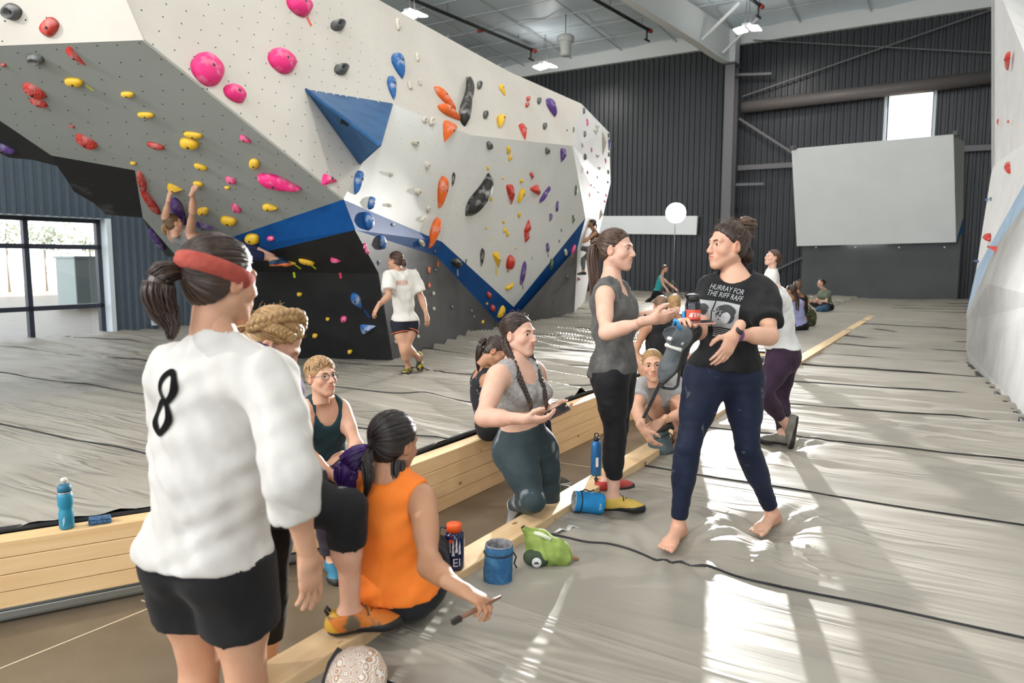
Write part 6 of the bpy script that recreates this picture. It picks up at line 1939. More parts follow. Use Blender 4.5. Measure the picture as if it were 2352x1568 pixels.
# ---- number-8 sweatshirt, nearest to the camera, seen from behind ------------------------------
def eight_person():
    f = nrm(V(.36, .93, 0)); lf = np.cross(Z3, f)
    shR = at(622, 868, 2.08); shL = shR + lf * .365
    nb = (shR + shL) / 2 + Z3 * .06
    pcx = at(476, 1268, 2.18); hipR, hipL = pcx - lf * .10, pcx + lf * .10
    J = dict(shR=shR, shL=shL, neck=nb, hipR=hipR, hipL=hipL, head=at(508, 640, 2.18))
    for sd, hp, o in (('R', hipR, .02), ('L', hipL, .06)):
        J['an' + sd] = V(hp[0], hp[1] + o, FLOOR_Z + .085); J['kn' + sd] = (hp + J['an' + sd]) / 2 + f * .03
    J['elR'] = reach(shR, 668, 1092, .315, True); J['wrR'] = reach(J['elR'], 706, 1272, .26, False)
    J['elL'] = shL + V(-.07, .12, -.29); J['wrL'] = J['elL'] + V(.16, .19, .02)
    hands = {'R': dict(dir=(.04, .15, -.98), palm=(-.85, .5, 0), curl=(.14, .16, .2, .24), thumb=.35, h=.0035), 'L': dict(dir=(.8, .5, 0), palm=(.4, -.6, -.6), curl=(.3, .3, .3, .3))}
    root, I = person('person seen from behind in white number eight sweatshirt and black shorts', J, SK_MID, (.55, .82, -.10), H_=1.86, res=.0105, hands=hands,
                     feet={'R': (f, Z3), 'L': (f, Z3)}, eyes='brown', bust=.9, build=.98, hs=1.06)
    P = I['P']
    mw = cloth_mat('sweatshirt_white', (.46, .44, .41), .85, (.52, .50, .47), 6, bump=.8, bscale=5)
    hem = P['pc'] - Z3 * .005
    sw = garment(I, 'sweatshirt', mw, P['T'] + [(('ell', P['pc'] + Z3 * .01, P['Rp'], (.160, .132, .12)), .06), (('ell', P['pc'] + (P['nb'] - P['pc']) * .42, P['Rm'], (.152, .125, .22)), .06)] + sleeves(I, 1, .046, .041, fore=.36, rw=.040), .020, subs=[('ell', P['nb'] + Z3 * .075 + f * .02, P['Rc'], (.068, .072, .052))],
                 cuts=[(hem, nrm(V(0, 0, -1)))], fold=folds(44, .013, 20, direc=(.5, .2, .9), aniso=.8), h=.0085)
    # cuff and hem ribs
    for k_, (c, d, r, hh) in enumerate(((J['elR'] + (J['wrR'] - J['elR']) * .34, nrm(J['wrR'] - J['elR']), .060, .026),)):
        x = nrm(np.cross(d, (0, 1, 0))); m = MB(); m.lathe([(r, -hh), (r + .003, 0), (r - .004, hh)], c, (x, np.cross(d, x), d), 28, cap=False); m.build('cuff', mw, root)
    mb_ = cloth_mat('shorts_black', (.008, .008, .009), .7, (.013, .013, .014), 5, bump=.3, bscale=10)
    garment(I, 'shorts', mb_, legs_prims(I, (.50, 0), flare=.020), .012, cuts=[(P['pc'] + Z3 * .02, Z3)], fold=folds(45, .007, 18, direc=(1, .4, 0), aniso=.6))
    # the number on the back, draped on the cloth
    bk = -f; ex = nrm(np.cross(Z3, bk)); ey = Z3
    org = at(404, 915, 2.1)
    def ring(cy, rx, ry, w, n=40, nr=4, cx=0.0):
        pts = []; fs = []
        for j in range(nr + 1):
            k = 1 - w * j / nr
            for i in range(n):
                a = 2 * math.pi * i / n
                c_, s_ = math.cos(a), math.sin(a); e = 1.0
                pts.append((cx + k * rx * math.copysign(abs(c_) ** e, c_) if j < 99 else 0, cy + (ry - (1 - k) * rx * .8) * math.copysign(abs(s_) ** e, s_)))
        for j in range(nr):
            for i in range(n): fs.append([j * n + i, j * n + (i + 1) % n, (j + 1) * n + (i + 1) % n, (j + 1) * n + i])
        return pts, fs
    mk = mat('print_black', (.006, .006, .006), .9, spec=.05)
    p1, f1 = ring(.041, .040, .050, .56, cx=.006); p2, f2 = ring(-.046, .044, .054, .54, cx=-.006)
    b0 = len(p1); pts = p1 + p2; fs = f1 + [[i + b0 for i in q_] for q_ in f2]
    sh_ = .10
    pts = [(1.2 * x + sh_ * y, y) for x, y in pts]
    project_print(I, sw, pts, fs, org, ex, ey, -bk, mk, 'number_eight', .006, label='black numeral eight printed on the back')
    # hair pulled under a headband into a low ponytail
    hair_cap(I, H_DBROWN, tie=(-.18, -1, -.10), strands=420, seed=41, infl=.006, rs=.0026, h=.0034, nape=-.085)
    pony(I, H_DBROWN, [C3(-.018, -.105, .010), C3(-.030, -.150, .000), C3(-.036, -.160, -.045), C3(-.030, -.145, -.100), C3(-.012, -.135, -.135), C3(.0, -.140, -.170)], [.014, .036, .042, .036, .022, .006], n=150, r=.0040, seed=42, wisp=.5)
    m = MB(); m.lathe([(.016, -.008), (.020, 0), (.016, .008)], hl(I, C3(-.022, -.115, .012)), (I['Fh'][0], I['Fh'][2], I['Fh'][1]), 16); m.build('hair_tie', mat('hair_tie_clear', (.55, .5, .48), .3), root)
    # headband: a band round the skull from the nape up over the forehead
    mb = MB(); n_ = 56; vs, fs = [], []
    nrmv = nrm(C3(0, .30, 1.0)); xx = C3(1, 0, 0); yy = np.cross(nrmv, xx)
    for i in range(n_):
        a = 2 * math.pi * i / n_; d0 = math.cos(a) * xx + math.sin(a) * yy
        for j, (o_, rr) in enumerate(((-.024, 1.10), (-.020, 1.165), (.0, 1.18), (.020, 1.165), (.024, 1.10))):
            base_c = C3(0, -.012, .012)
            p = base_c + nrmv * o_; dd = d0; 
            # hit ellipsoid from p along dd
            q = (p - HC_) / HR_; e = dd / HR_; A_, B_, C_ = (e @ e), 2 * (q @ e), (q @ q) - rr ** 2
            t = (-B_ + math.sqrt(max(B_ * B_ - 4 * A_ * C_, 0))) / (2 * A_)
            vs.append(hl(I, p + dd * t))
    for i in range(n_):
        for j in range(4): fs.append([i * 5 + j, ((i + 1) % n_) * 5 + j, ((i + 1) % n_) * 5 + j + 1, i * 5 + j + 1])
    child(I, 'headband', np.array(vs), fs, cloth_mat('headband_rust', (.30, .055, .04), .85, (.36, .075, .055), 30, bump=.2, bscale=60))
    return I
E8 = eight_person()

# ---- blonde crown-braid woman behind, one foot up on the beam ------------------------------------
def crown_braid_person():
    f = nrm(V(.97, .22, 0)); lf = np.cross(Z3, f)
    pcx = at(600, 1120, 2.62); hipR, hipL = pcx - lf * .09, pcx + lf * .09
    J = dict(hipR=hipR, hipL=hipL, head=at(632, 782, 2.62))
    nb = pcx + V(.02, .0, .50); J['neck'] = nb; J['shR'] = nb - lf * .165 - Z3 * .05; J['shL'] = nb + lf * .165 - Z3 * .05
    anR = onz(806, 1452, .055) + Z3 * .085
    J['anR'] = anR; J['knR'] = reach(anR, 800, 1166, .40, True)
    if np.linalg.norm(J['knR'] - hipR) > .5: J['hipR'] = J['knR'] + nrm(hipR - J['knR']) * .44
    J['anL'] = V(hipL[0] - .05, hipL[1], FLOOR_Z + .08); J['knL'] = (hipL + J['anL']) / 2 + f * .03
    J['elR'] = J['shR'] + V(-.06, -.04, -.26); J['wrR'] = J['elR'] + V(.02, .0, -.23); J['elL'] = J['shL'] + V(-.04, .06, -.26); J['wrL'] = J['elL'] + V(.03, .0, -.23)
    hands = {'R': dict(dir=(.1, 0, -1), palm=(-.2, .9, 0)), 'L': dict(dir=(.1, 0, -1), palm=(-.2, -.9, 0))}
    root, I = person('person in black capris looking down, one foot up on the beam', J, SK_FAIR, (.74, .10, -.62), head_up=(.6, 0, .8), H_=1.70, res=.0105, hands=hands,
                     feet={'R': (nrm(V(.96, .25, 0)), Z3), 'L': (f, Z3)}, eyes='blue')
    P = I['P']
    garment(I, 'tank_top', cloth_mat('tank_purple', (.05, .012, .09), .8, (.07, .02, .12), 8), P['T'], .015, subs=tank_subs(I, .066, (.06, .07), .075), cuts=[(P['pc'] + Z3 * .05, -Z3)])
    mk = cloth_mat('capri_black2', (.009, .009, .010), .7, (.014, .014, .015), 8, bump=.3, bscale=12)
    garment(I, 'capri_leggings', mk, legs_prims(I, (1, .30)), .010, waist=.06, fold=folds(52, .004, 40, direc=J['knR'] - J['hipR'], aniso=.4))
    M_or = noise_mat('shoe_orange', (.55, .16, .02), (.13, .10, .06), 14, .65, lo=.45, hi=.55); M_yl = mat('shoe_heel_yellow', (.50, .28, .02), .6)
    shoe(I, 'R', M_or, M_RUBBER, M_yl, mat('lace_brown', (.09, .06, .03), .8)); shoe(I, 'L', M_or, M_RUBBER, None, None)
    hair_cap(I, H_BLONDE, tie=(-.3, -1, -.25), strands=260, seed=51, infl=.003)
    braid(I, H_BLONDE, [C3(-.060, .035, .075), C3(-.005, .012, .122), C3(.05, -.025, .105), C3(.078, -.06, .055), C3(.060, -.095, .0)], .024, .022, 5, name='crown_braid')
    braid(I, H_BLONDE, [C3(.062, .050, .060), C3(.082, .0, .062), C3(.080, -.045, .045), C3(.050, -.095, .01)], .018, .018, 4, name='crown_braid')
    pony(I, H_BLONDE, [C3(0, -.10, .0), C3(-.02, -.125, -.04), C3(-.04, -.11, -.12), C3(-.05, -.09, -.20)], [.02, .035, .035, .012], n=70, seed=53)
    brows(I, mat('brow_blonde', (.25, .14, .06), .8), .003); flyaway(I, H_BLONDE, 60, 54, .04)
    return I
CB = crown_braid_person()

# ---- short blond hair and glasses, teal tank, seated on the beam ---------------------------------
def glasses_person():
    f = nrm(V(.42, -.90, 0)); lf = np.cross(Z3, f)
    pcx = at(742, 1060, 4.50); pcx[2] = .115
    J = dict(hipR=pcx - lf * .09, hipL=pcx + lf * .09, shR=at(703, 938, 4.36), shL=at(783, 935, 4.48), head=at(738, 864, 4.30))
    J['neck'] = (J['shL'] + J['shR']) / 2 + Z3 * .045
    J['knR'] = at(722, 1098, 4.10); J['knL'] = at(805, 1078, 4.20)
    J['knR'] = J['hipR'] + nrm(J['knR'] - J['hipR']) * .41; J['knL'] = J['hipL'] + nrm(J['knL'] - J['hipL']) * .41
    J['anR'] = V(*onz(765, 1318, FLOOR_Z)) + Z3 * .08; J['anL'] = V(J['knL'][0] + .03, J['knL'][1] - .03, FLOOR_Z + .08)
    J['elR'] = reach(J['shR'], 692, 1030, .27, True); J['wrR'] = reach(J['elR'], 772, 1098, .235, True)
    J['elL'] = reach(J['shL'], 818, 1020, .27, True); J['wrL'] = reach(J['elL'], 800, 1100, .235, True)
    hands = {'R': dict(dir=(.9, -.1, -.4), palm=(-.2, .2, -.9), curl=(.3, .3, .35, .4)), 'L': dict(dir=(-.7, -.2, -.6), palm=(0, .3, -.9), curl=(.3, .3, .35, .4))}
    root, I = person('person in dark teal tank and glasses seated on the beam corner', J, SK_FAIR, (.72, -.66, .14), H_=1.66, res=.0105, hands=hands, bust=.5,
                     feet={'R': (nrm(V(.35, -.9, 0)), Z3), 'L': (nrm(V(.5, -.85, 0)), Z3)}, eyes='blue')
    P = I['P']
    garment(I, 'tank_top', cloth_mat('tank_teal', (.014, .034, .042), .8, (.020, .046, .055), 8, bump=.3, bscale=9), P['T'], .011, subs=tank_subs(I, .066, (.070, .07), .125, .05), cuts=[(P['pc'] + Z3 * .03, -P['Rc'][2])], fold=folds(62, .006, 22, direc=(.3, 0, 1), aniso=.6))
    garment(I, 'trousers', cloth_mat('trousers_plum', (.030, .022, .030), .85, (.045, .036, .046), 8, bump=.4, bscale=9), legs_prims(I, (1, .86)), .012, waist=.045, fold=folds(63, .008, 22))
    m_b = noise_mat('shoe_blue', (.02, .12, .20), (.025, .15, .24), 20, .5)
    shoe(I, 'R', m_b, M_RUBBER, mat('shoe_heel_orange', (.55, .12, .03), .6), None); shoe(I, 'L', m_b, M_RUBBER, None, None)
    # short swept hair
    hair_cap(I, H_SANDY, tie=(-.55, -.55, .65), strands=0, seed=61, line=(.086, .070, .62), nape=-.045, infl=.002, top=.012)
    rg = np.random.RandomState(6); mb = MB(); fl = []
    for i in range(300):
        a = rg.uniform(-1.1, 1.1); b = rg.uniform(-.9, .75)
        d0 = nrm(C3(math.sin(a) * .8, b * 1.0, .75 + .3 * rg.rand() - .35 * abs(math.sin(a))))
        sw = nrm(C3(.55, .75, -.15) + .35 * rg.randn(3)); pts = []
        for t in np.linspace(0, 1, 6):
            d = nrm(d0 + sw * t * .75); pts.append(hl(I, skull_pt(d, 1.03 + .08 * math.sin(t * 2.4) + .03 * rg.rand() * (d[2] > .3))))
        b0 = len(mb.v); mb.tube(pts, [.0012, .0034, .004, .004, .003, .001], 5); fl += [(i * 3.1, k // 5 * .1, 0) for k in range(len(mb.v) - b0)]
    o = mb.build('hair_strands', H_SANDY, root); set_flow(o, fl); o['kind'] = 'stuff'
    brows(I, mat('brow_sand', (.25, .13, .06), .8), .0034)
    # glasses
    gm = mat('glasses_frame', (.02, .018, .018), .35)
    gl_ = bpy.data.objects.new('spectacles', None); COL.objects.link(gl_); gl_.empty_display_size = .05
    gl_.location = tuple(hl(I, C3(0, .1, 0))); tag(gl_, 'thin dark-rimmed round spectacles worn by the person in teal tank', 'glasses')
    for sg in (1, -1):
        m = MB(); m.tube([hl(I, C3(sg * .033 + .0235 * math.cos(t), .099 - .006 * abs(math.cos(t)) * (1 if math.cos(t) * sg > 0 else 0), -.004 + .019 * math.sin(t))) for t in np.linspace(0, 6.283, 24, endpoint=False)], .0015, 6, closed=True); m.build('rim', gm, gl_)
        m = MB(); m.tube([hl(I, C3(sg * .056, .094, .001)), hl(I, C3(sg * .071, .075, .002)), hl(I, C3(sg * .080, .0, .002)), hl(I, C3(sg * .079, -.018, -.012))], .0015, 6); m.build('temple_arm', gm, gl_)
        m = MB(); m.lathe([(.0005, 0), (.023, 0)], hl(I, C3(sg * .033, .0985, -.004)), (I['Fh'][0] * I['hsc'], I['Fh'][2] * .8 * I['hsc'], I['Fh'][1]), 20, cap=False); m.build('lens', M_GLASS, gl_)
    m = MB(); m.tube([hl(I, C3(-.0105, .099, .001)), hl(I, C3(0, .103, .004)), hl(I, C3(.0105, .099, .001))], .0014, 6); m.build('bridge', gm, gl_)
    return I
GP = glasses_person()

# ---- orange tank, seated with her back to the camera --------------------------------------------
def orange_person():
    f = nrm(V(.30, .95, 0)); lf = np.cross(Z3, f)
    pcx = at(915, 1395, 2.74); pcx[2] = .16
    J = dict(hipR=pcx - lf * .09, hipL=pcx + lf * .09, shR=at(972, 1142, 2.66), shL=at(818, 1118, 2.80), head=at(905, 1015, 2.78))
    J['neck'] = (J['shL'] + J['shR']) / 2 + Z3 * .05 + f * .02
    J['elR'] = reach(J['shR'], 985, 1298, .275, True); J['wrR'] = reach(J['elR'], 1054, 1350, .235, True)
    J['elL'] = J['shL'] + V(-.05, .12, -.23); J['wrL'] = J['elL'] + V(.10, .18, -.05)
    J['knR'] = J['hipR'] + f * .40 + V(-.10, 0, .0); J['knL'] = J['hipL'] + f * .38 + V(-.25, 0, .02)
    J['anR'] = V(*(J['knR'][:2]), FLOOR_Z + .09) + f * .08; J['anL'] = V(*(J['knL'][:2]), FLOOR_Z + .09) + f * .05
    for sd in 'LR':
        d = J['an' + sd] - J['kn' + sd]; J['an' + sd] = J['kn' + sd] + nrm(d) * min(np.linalg.norm(d), .5)
    J['bend'] = -f * .025
    hands = {'R': dict(dir=(.72, -.30, -.25), palm=(-.45, .1, -.85), curl=(.62, .66, .7, .75), thumb=.75, spread=.02), 'L': dict(dir=(.5, .8, 0), palm=(.2, 0, -.9))}
    root, I = person('person in bright orange tank seated on the near beam, back turned', J, SK_TAN, (.52, .80, -.22), H_=1.62, res=.0105, hands=hands,
                     feet={'R': (f, Z3), 'L': (f, Z3)}, eyes='brown', build=1.0, bust=.8, hs=1.0)
    P = I['P']
    mo = cloth_mat('tank_orange', (.72, .165, .018), .7, (.78, .20, .028), 6, bump=.35, bscale=8)
    garment(I, 'tank_top', mo, P['T'], .013, subs=tank_subs(I, .060, (.062, .075), .085, .035), cuts=[(P['pc'] - Z3 * .035, nrm(V(.15, 0, -1)))], fold=folds(72, .008, 20, direc=(-.5, 0, .9), aniso=.5))
    garment(I, 'trousers', cloth_mat('trousers_black', (.010, .010, .012), .75), legs_prims(I, (1, .85)), .008, waist=-.03, fold=folds(73, .004, 30))
    shoe(I, 'R', M_RUBBER, M_RUBBER, None, None); shoe(I, 'L', M_RUBBER, M_RUBBER, None, None)
    hair_cap(I, H_BLACK, tie=(-.25, -1, -.30), strands=320, seed=71, infl=.005, nape=-.10, rs=.0026, ears=True)
    pony(I, H_PURPLE, [C3(-.028, -.105, -.030), C3(-.052, -.135, -.055), C3(-.085, -.145, -.110), C3(-.078, -.140, -.16), C3(-.05, -.13, -.185)], [.014, .034, .048, .036, .010], n=120, r=.0038, seed=72, wisp=.4)
    pony(I, H_BLACK, [C3(-.02, -.105, -.030), C3(-.005, -.130, -.075), C3(.010, -.125, -.14), C3(.0, -.12, -.205)], [.012, .024, .020, .006], n=60, r=.0036, seed=73, name='hair_lock')
    pony(I, H_BLACK, [C3(.060, -.03, -.06), C3(.066, -.03, -.11), C3(.085, -.02, -.16), C3(.115, .0, -.20)], [.026, .026, .016, .004], n=50, r=.0034, seed=74, name='hair_lock')
    m = MB(); m.lathe([(.013, -.010), (.018, 0), (.013, .010)], hl(I, C3(-.030, -.112, -.035)), (I['Fh'][0], I['Fh'][2], I['Fh'][1]), 14); m.build('hair_tie', M_BLACKCLOTH, root)
    brows(I, mat('brow_black', (.01, .008, .008), .8), .003)
    return I
OP = orange_person()
# ---- crouching woman in grey tee, behind the pair ------------------------------------------------
def crouch_person():
    f = nrm(V(-.20, -.98, 0)); lf = np.cross(Z3, f)
    pcx = at(1545, 945, 5.62); pcx[2] = .24
    J = dict(hipR=pcx - lf * .09, hipL=pcx + lf * .09, shR=at(1474, 890, 5.28), shL=at(1548, 884, 5.38), head=at(1499, 838, 5.16))
    J['neck'] = (J['shL'] + J['shR']) / 2 + Z3 * .045 + f * .03
    J['knR'] = at(1497, 908, 5.22); J['knL'] = at(1560, 925, 5.28)
    for sd in 'LR': J['kn' + sd] = J['hip' + sd] + nrm(J['kn' + sd] - J['hip' + sd]) * .41
    J['anR'] = V(J['knR'][0] + .10, J['knR'][1] + .20, .125); J['anL'] = V(J['knL'][0] + .04, J['knL'][1] + .18, .10)
    J['elR'] = reach(J['shR'], 1462, 940, .27, True); J['wrR'] = reach(J['elR'], 1478, 988, .235, True)
    J['elL'] = reach(J['shL'], 1575, 945, .27, True); J['wrL'] = reach(J['elL'], 1518, 968, .235, True)
    hands = {'R': dict(dir=(.55, -.25, -.75), palm=(.5, .4, .3), curl=(.25, .3, .35, .4)), 'L': dict(dir=(-.75, -.35, -.5), palm=(-.2, .5, -.8), curl=(.35, .38, .4, .45))}
    root, I = person('person in grey tee crouching and looking up at the camera', J, SK_FAIR, (-.16, -.97, .10), head_up=(-.12, 0, 1), H_=1.62, res=.011, hands=hands,
                     feet={'R': (f, Z3), 'L': (f, Z3)}, bare='LR', eyes='brown')
    P = I['P']
    garment(I, 't_shirt', cloth_mat('tee_grey', (.29, .285, .28), .85, (.34, .335, .33), 30, bump=.3, bscale=10), P['T'] + sleeves(I, .5, .056, .058), .012, subs=[('ell', P['nb'] + f * .03 + Z3 * .035, P['Rc'], (.065, .075, .05))], cuts=[(P['pc'] + Z3 * .0, -P['Rc'][2])], fold=folds(82, .007, 22))
    garment(I, 'shorts', cloth_mat('shorts_grey', (.03, .03, .035), .8), legs_prims(I, (.35, 0), flare=.012), .008, waist=.03)
    hair_cap(I, H_BLONDE, tie=(.35, -.95, .15), strands=220, seed=81)
    pony(I, H_BLONDE, [C3(-.035, -.10, .015), C3(-.06, -.12, -.02), C3(-.085, -.09, -.08), C3(-.08, -.06, -.13)], [.016, .028, .024, .006], n=50, seed=82)
    brows(I, mat('brow_mid', (.10, .05, .025), .8), .0036)
    m = MB(); d = nrm(J['wrL'] - J['elL']); x = nrm(np.cross(d, Z3)); m.tube([J['wrL'] - d * .02 + .031 * (math.cos(t) * x + math.sin(t) * np.cross(d, x)) for t in np.linspace(0, 6.283, 20, endpoint=False)], .0025, 5, closed=True); m.build('bangle', mat('gold', (.7, .45, .15), .3, 1.0), root)
    return I
CP = crouch_person()

# ---- white tee and purple leggings, stepping behind the black tee ---------------------------------
def purple_person():
    f = nrm(V(-.92, .38, 0)); lf = np.cross(Z3, f)
    pcx = at(1797, 818, 5.65); J = dict(hipR=pcx - lf * .09, hipL=pcx + lf * .09)
    nb = at(1778, 672, 5.55); J['neck'] = nb; J['shR'] = nb - lf * .16 - Z3 * .045; J['shL'] = nb + lf * .16 - Z3 * .045
    J['head'] = nb + V(-.20, .03, .045)
    J['knR'] = at(1792, 925, 5.72); J['anR'] = onz(1797, 1022, 0) + Z3 * .085
    J['knL'] = reach(J['hipL'], 1752, 908, .41, True); J['anL'] = reach(J['knL'], 1806, 975, .39, False)
    J['elR'] = J['shR'] + V(-.10, .05, -.25); J['wrR'] = J['elR'] + V(-.22, .0, -.02); J['elL'] = J['shL'] + V(-.1, -.02, -.25); J['wrL'] = J['elL'] + V(-.22, .05, .02)
    root, I = person('person in white tee and dark purple leggings stepping behind black tee', J, SK_PALE, (-.95, .2, -.1), H_=1.66, res=.011, hands={'R': dict(dir=(-1, 0, 0), palm=(0, .5, -.8)), 'L': dict(dir=(-1, 0, 0), palm=(0, -.5, -.8))},
                     feet={'R': (nrm(V(-.9, .3, 0)), Z3), 'L': (nrm(V(.05, .1, -1)), nrm(V(-.9, .3, .1)))}, hipw=1.08)
    P = I['P']
    garment(I, 't_shirt', cloth_mat('tee_white', (.60, .59, .57), .85, (.66, .65, .63), 8, bump=.3, bscale=9), P['T'] + sleeves(I, .5, .058, .06), .016, subs=[('ell', P['nb'] + Z3 * .05, P['Rc'], (.065, .075, .05))], cuts=[(P['pc'] + Z3 * .06, -Z3)], fold=folds(92, .009, 18))
    mp_ = cloth_mat('leggings_plum', (.026, .012, .026), .65, (.038, .020, .038), 6, chalk=(.3, 12, .7))
    garment(I, 'leggings', mp_, legs_prims(I, {'L': (1, .72), 'R': (1, .85)}), .006, cuts=[(P['pc'] + Z3 * .085, Z3)], fold=folds(93, .0025, 40))
    mg = noise_mat('shoe_taupe', (.13, .12, .10), (.20, .185, .155), 12, .6)
    shoe(I, 'L', mg, M_RUBBER, None, None); shoe(I, 'R', mg, M_RUBBER, None, None)
    hair_cap(I, H_DBROWN, strands=60, seed=91)
    return I
PP = purple_person()

# ---- walking girl with BEER tee in front of the wall ------------------------------------------------
def beer_person():
    f = nrm(V(-.62, .78, 0)); lf = np.cross(Z3, f)
    pcx = at(930, 742, 9.12); J = dict(hipR=pcx - lf * .085, hipL=pcx + lf * .085)
    nb = at(921, 627, 9.10); J['neck'] = nb; J['shR'] = nb - lf * .165 - Z3 * .045; J['shL'] = nb + lf * .165 - Z3 * .045
    J['head'] = at(908, 598, 9.06)
    J['anL'] = onz(938, 858, 0) + Z3 * .08; J['knL'] = at(927, 802, 9.0)
    J['knR'] = at(934, 797, 9.02); J['anR'] = at(962, 822, 9.28)
    J['elR'] = reach(J['shR'], 969, 686, .28, False); J['wrR'] = reach(J['elR'], 979, 722, .23, True)
    J['elL'] = reach(J['shL'], 892, 680, .27, True); J['wrL'] = reach(J['elL'], 868, 703, .23, True)
    root, I = person('person in white printed tee and black shorts walking along the wall', J, SK_MID, (-.90, .35, -.05), H_=1.60, res=.012, hi=True,
                     hands={'R': dict(dir=(.15, 0, -.98), palm=(-.6, .6, 0), h=.006), 'L': dict(dir=(-.45, -.1, -.85), palm=(.6, .6, -.2), h=.006)}, feet={'L': (nrm(V(-.2, -.95, 0)), Z3), 'R': (nrm(V(.12, -.15, -1)), nrm(V(.1, -.95, .1)))})
    P = I['P']
    tee = garment(I, 't_shirt', cloth_mat('tee_cream', (.60, .57, .52), .85, (.66, .63, .58), 8, bump=.3, bscale=8), P['T'] + sleeves(I, .62, .060, .066), .022, subs=[('ell', P['nb'] + Z3 * .05, P['Rc'], (.06, .07, .05))], cuts=[(P['pc'] + Z3 * .03, -Z3)], fold=folds(102, .010, 18))
    garment(I, 'shorts', cloth_mat('shorts_navy', (.010, .011, .018), .7), legs_prims(I, (.36, 0), flare=.018), .010, cuts=[(P['pc'] + Z3 * .05, Z3)])
    mo = mat('shorts_trim_orange', (.6, .13, .04), .7)
    for sd in 'LR':
        hp, kn = J['hip' + sd], J['kn' + sd]; d = nrm(kn - hp); c = hp + (kn - hp) * .36; x = nrm(np.cross(d, V(1, 0, 0))); y = np.cross(d, x)
        m = MB(); m.tube([c + .112 * (math.cos(t) * x + math.sin(t) * y) for t in np.linspace(0, 6.283, 24, endpoint=False)], .006, 5, closed=True); m.build('shorts_trim', mo, root)
    pts, fs = BT['text']('BEER', .075, 0.035, 0, 'x', None, 0)
    ex = nrm(np.cross(Z3, -f)); project_print(I, tee, pts, fs, at(914, 654, 9.0), ex, Z3, f, mat('print_coral', (.62, .20, .12), .8), 'lettering', .004)
    pts, fs = BT['text']('MORE', .05, 0.0, .085, 'x', None, 0)
    my = noise_mat('shoe_black_yellow', (.03, .03, .03), (.45, .32, .03), 30, .6, lo=.5, hi=.56)
    shoe(I, 'L', my, M_RUBBER, None, None); shoe(I, 'R', my, M_RUBBER, mat('shoe_sole_yellow', (.45, .33, .04), .6), None)
    hair_cap(I, H_BROWN, tie=(0, -1, -.05), strands=120, seed=101)
    pony(I, H_BROWN, [C3(0, -.10, .0), C3(0, -.125, -.02), C3(0, -.125, -.06), C3(0, -.11, -.08)], [.014, .03, .03, .012], n=40, seed=103, name='hair_knot')
    return I
BP = beer_person()

# ---- woman in black patterned tank seated behind the kneeling one ------------------------------------
def seated_back_person():
    f = nrm(V(.80, .10, 0)); lf = np.cross(Z3, f)
    pcx = at(1128, 985, 5.75); pcx[2] = .12
    J = dict(hipR=pcx - lf * .09, hipL=pcx + lf * .09, head=at(1140, 806, 5.60))
    nb = at(1112, 850, 5.66); J['neck'] = nb; J['shR'] = nb - lf * .165 - Z3 * .055 + f * .01; J['shL'] = nb + lf * .165 - Z3 * .055 + f * .01
    J['knR'] = J['hipR'] + f * .40 + V(0, -.05, .02); J['knL'] = J['hipL'] + f * .40 + V(0, .1, .02)
    J['anR'] = V(J['knR'][0] + .08, J['knR'][1], FLOOR_Z + .08); t_ = onz(1262, 1112, FLOOR_Z); J['anL'] = V(t_[0], t_[1], FLOOR_Z + .08)
    for sd in 'LR':
        d = J['an' + sd] - J['kn' + sd]; J['kn' + sd] = (J['kn' + sd] if np.linalg.norm(d) < .56 else J['an' + sd] - nrm(d) * .50)
    J['elR'] = J['shR'] + V(.08, -.02, -.26); J['wrR'] = J['elR'] + V(.22, .02, -.02); J['elL'] = J['shL'] + V(.10, .02, -.25); J['wrL'] = J['elL'] + V(.2, -.05, .0)
    J['bend'] = -f * .03
    root, I = person('person in black patterned tank seated on far beam behind grey crop top', J, SK_TAN, (.78, -.20, -.60), head_up=(.6, 0, .8), H_=1.62, res=.012, hands={'R': dict(dir=(1, 0, 0), palm=(0, .5, -.8)), 'L': dict(dir=(1, 0, 0), palm=(0, -.5, -.8))},
                     feet={'R': (f, Z3), 'L': (nrm(V(.8, -.4, 0)), Z3)})
    P = I['P']
    mt = noise_mat('tank_black_print', (.012, .012, .016), (.30, .32, .36), 26, .8, 3, lo=.62, hi=.66)
    garment(I, 'tank_top', mt, P['T'], .010, subs=tank_subs(I, .066, (.06, .09), .09, .10), cuts=[(P['pc'] + Z3 * .03, -Z3)], fold=folds(112, .004, 25))
    garment(I, 'trousers', cloth_mat('trousers_black2', (.010, .010, .011), .75), legs_prims(I, (1, .85)), .008, waist=.04)
    sp = noise_mat('sneaker_mesh', (.015, .015, .015), (.06, .055, .03), 60, .7)
    shoe(I, 'R', sp, M_RUBBER, None, None, name='sneaker', bulk=.006); shoe(I, 'L', sp, mat('sneaker_sole', (.35, .35, .33), .6), None, M_LACE, name='sneaker', bulk=.006)
    hair_cap(I, H_DBROWN, tie=(0, -1, .1), strands=120, seed=111)
    t0 = hl(I, C3(0, -.105, .02))
    pony(I, H_DBROWN, [t0, t0 + V(-.035, -.01, .0), t0 + V(-.065, -.02, -.07), t0 + V(-.075, -.02, -.17), t0 + V(-.07, -.02, -.24)], [.014, .026, .028, .018, .005], n=60, seed=113, world=True)
    return I
SB = seated_back_person()

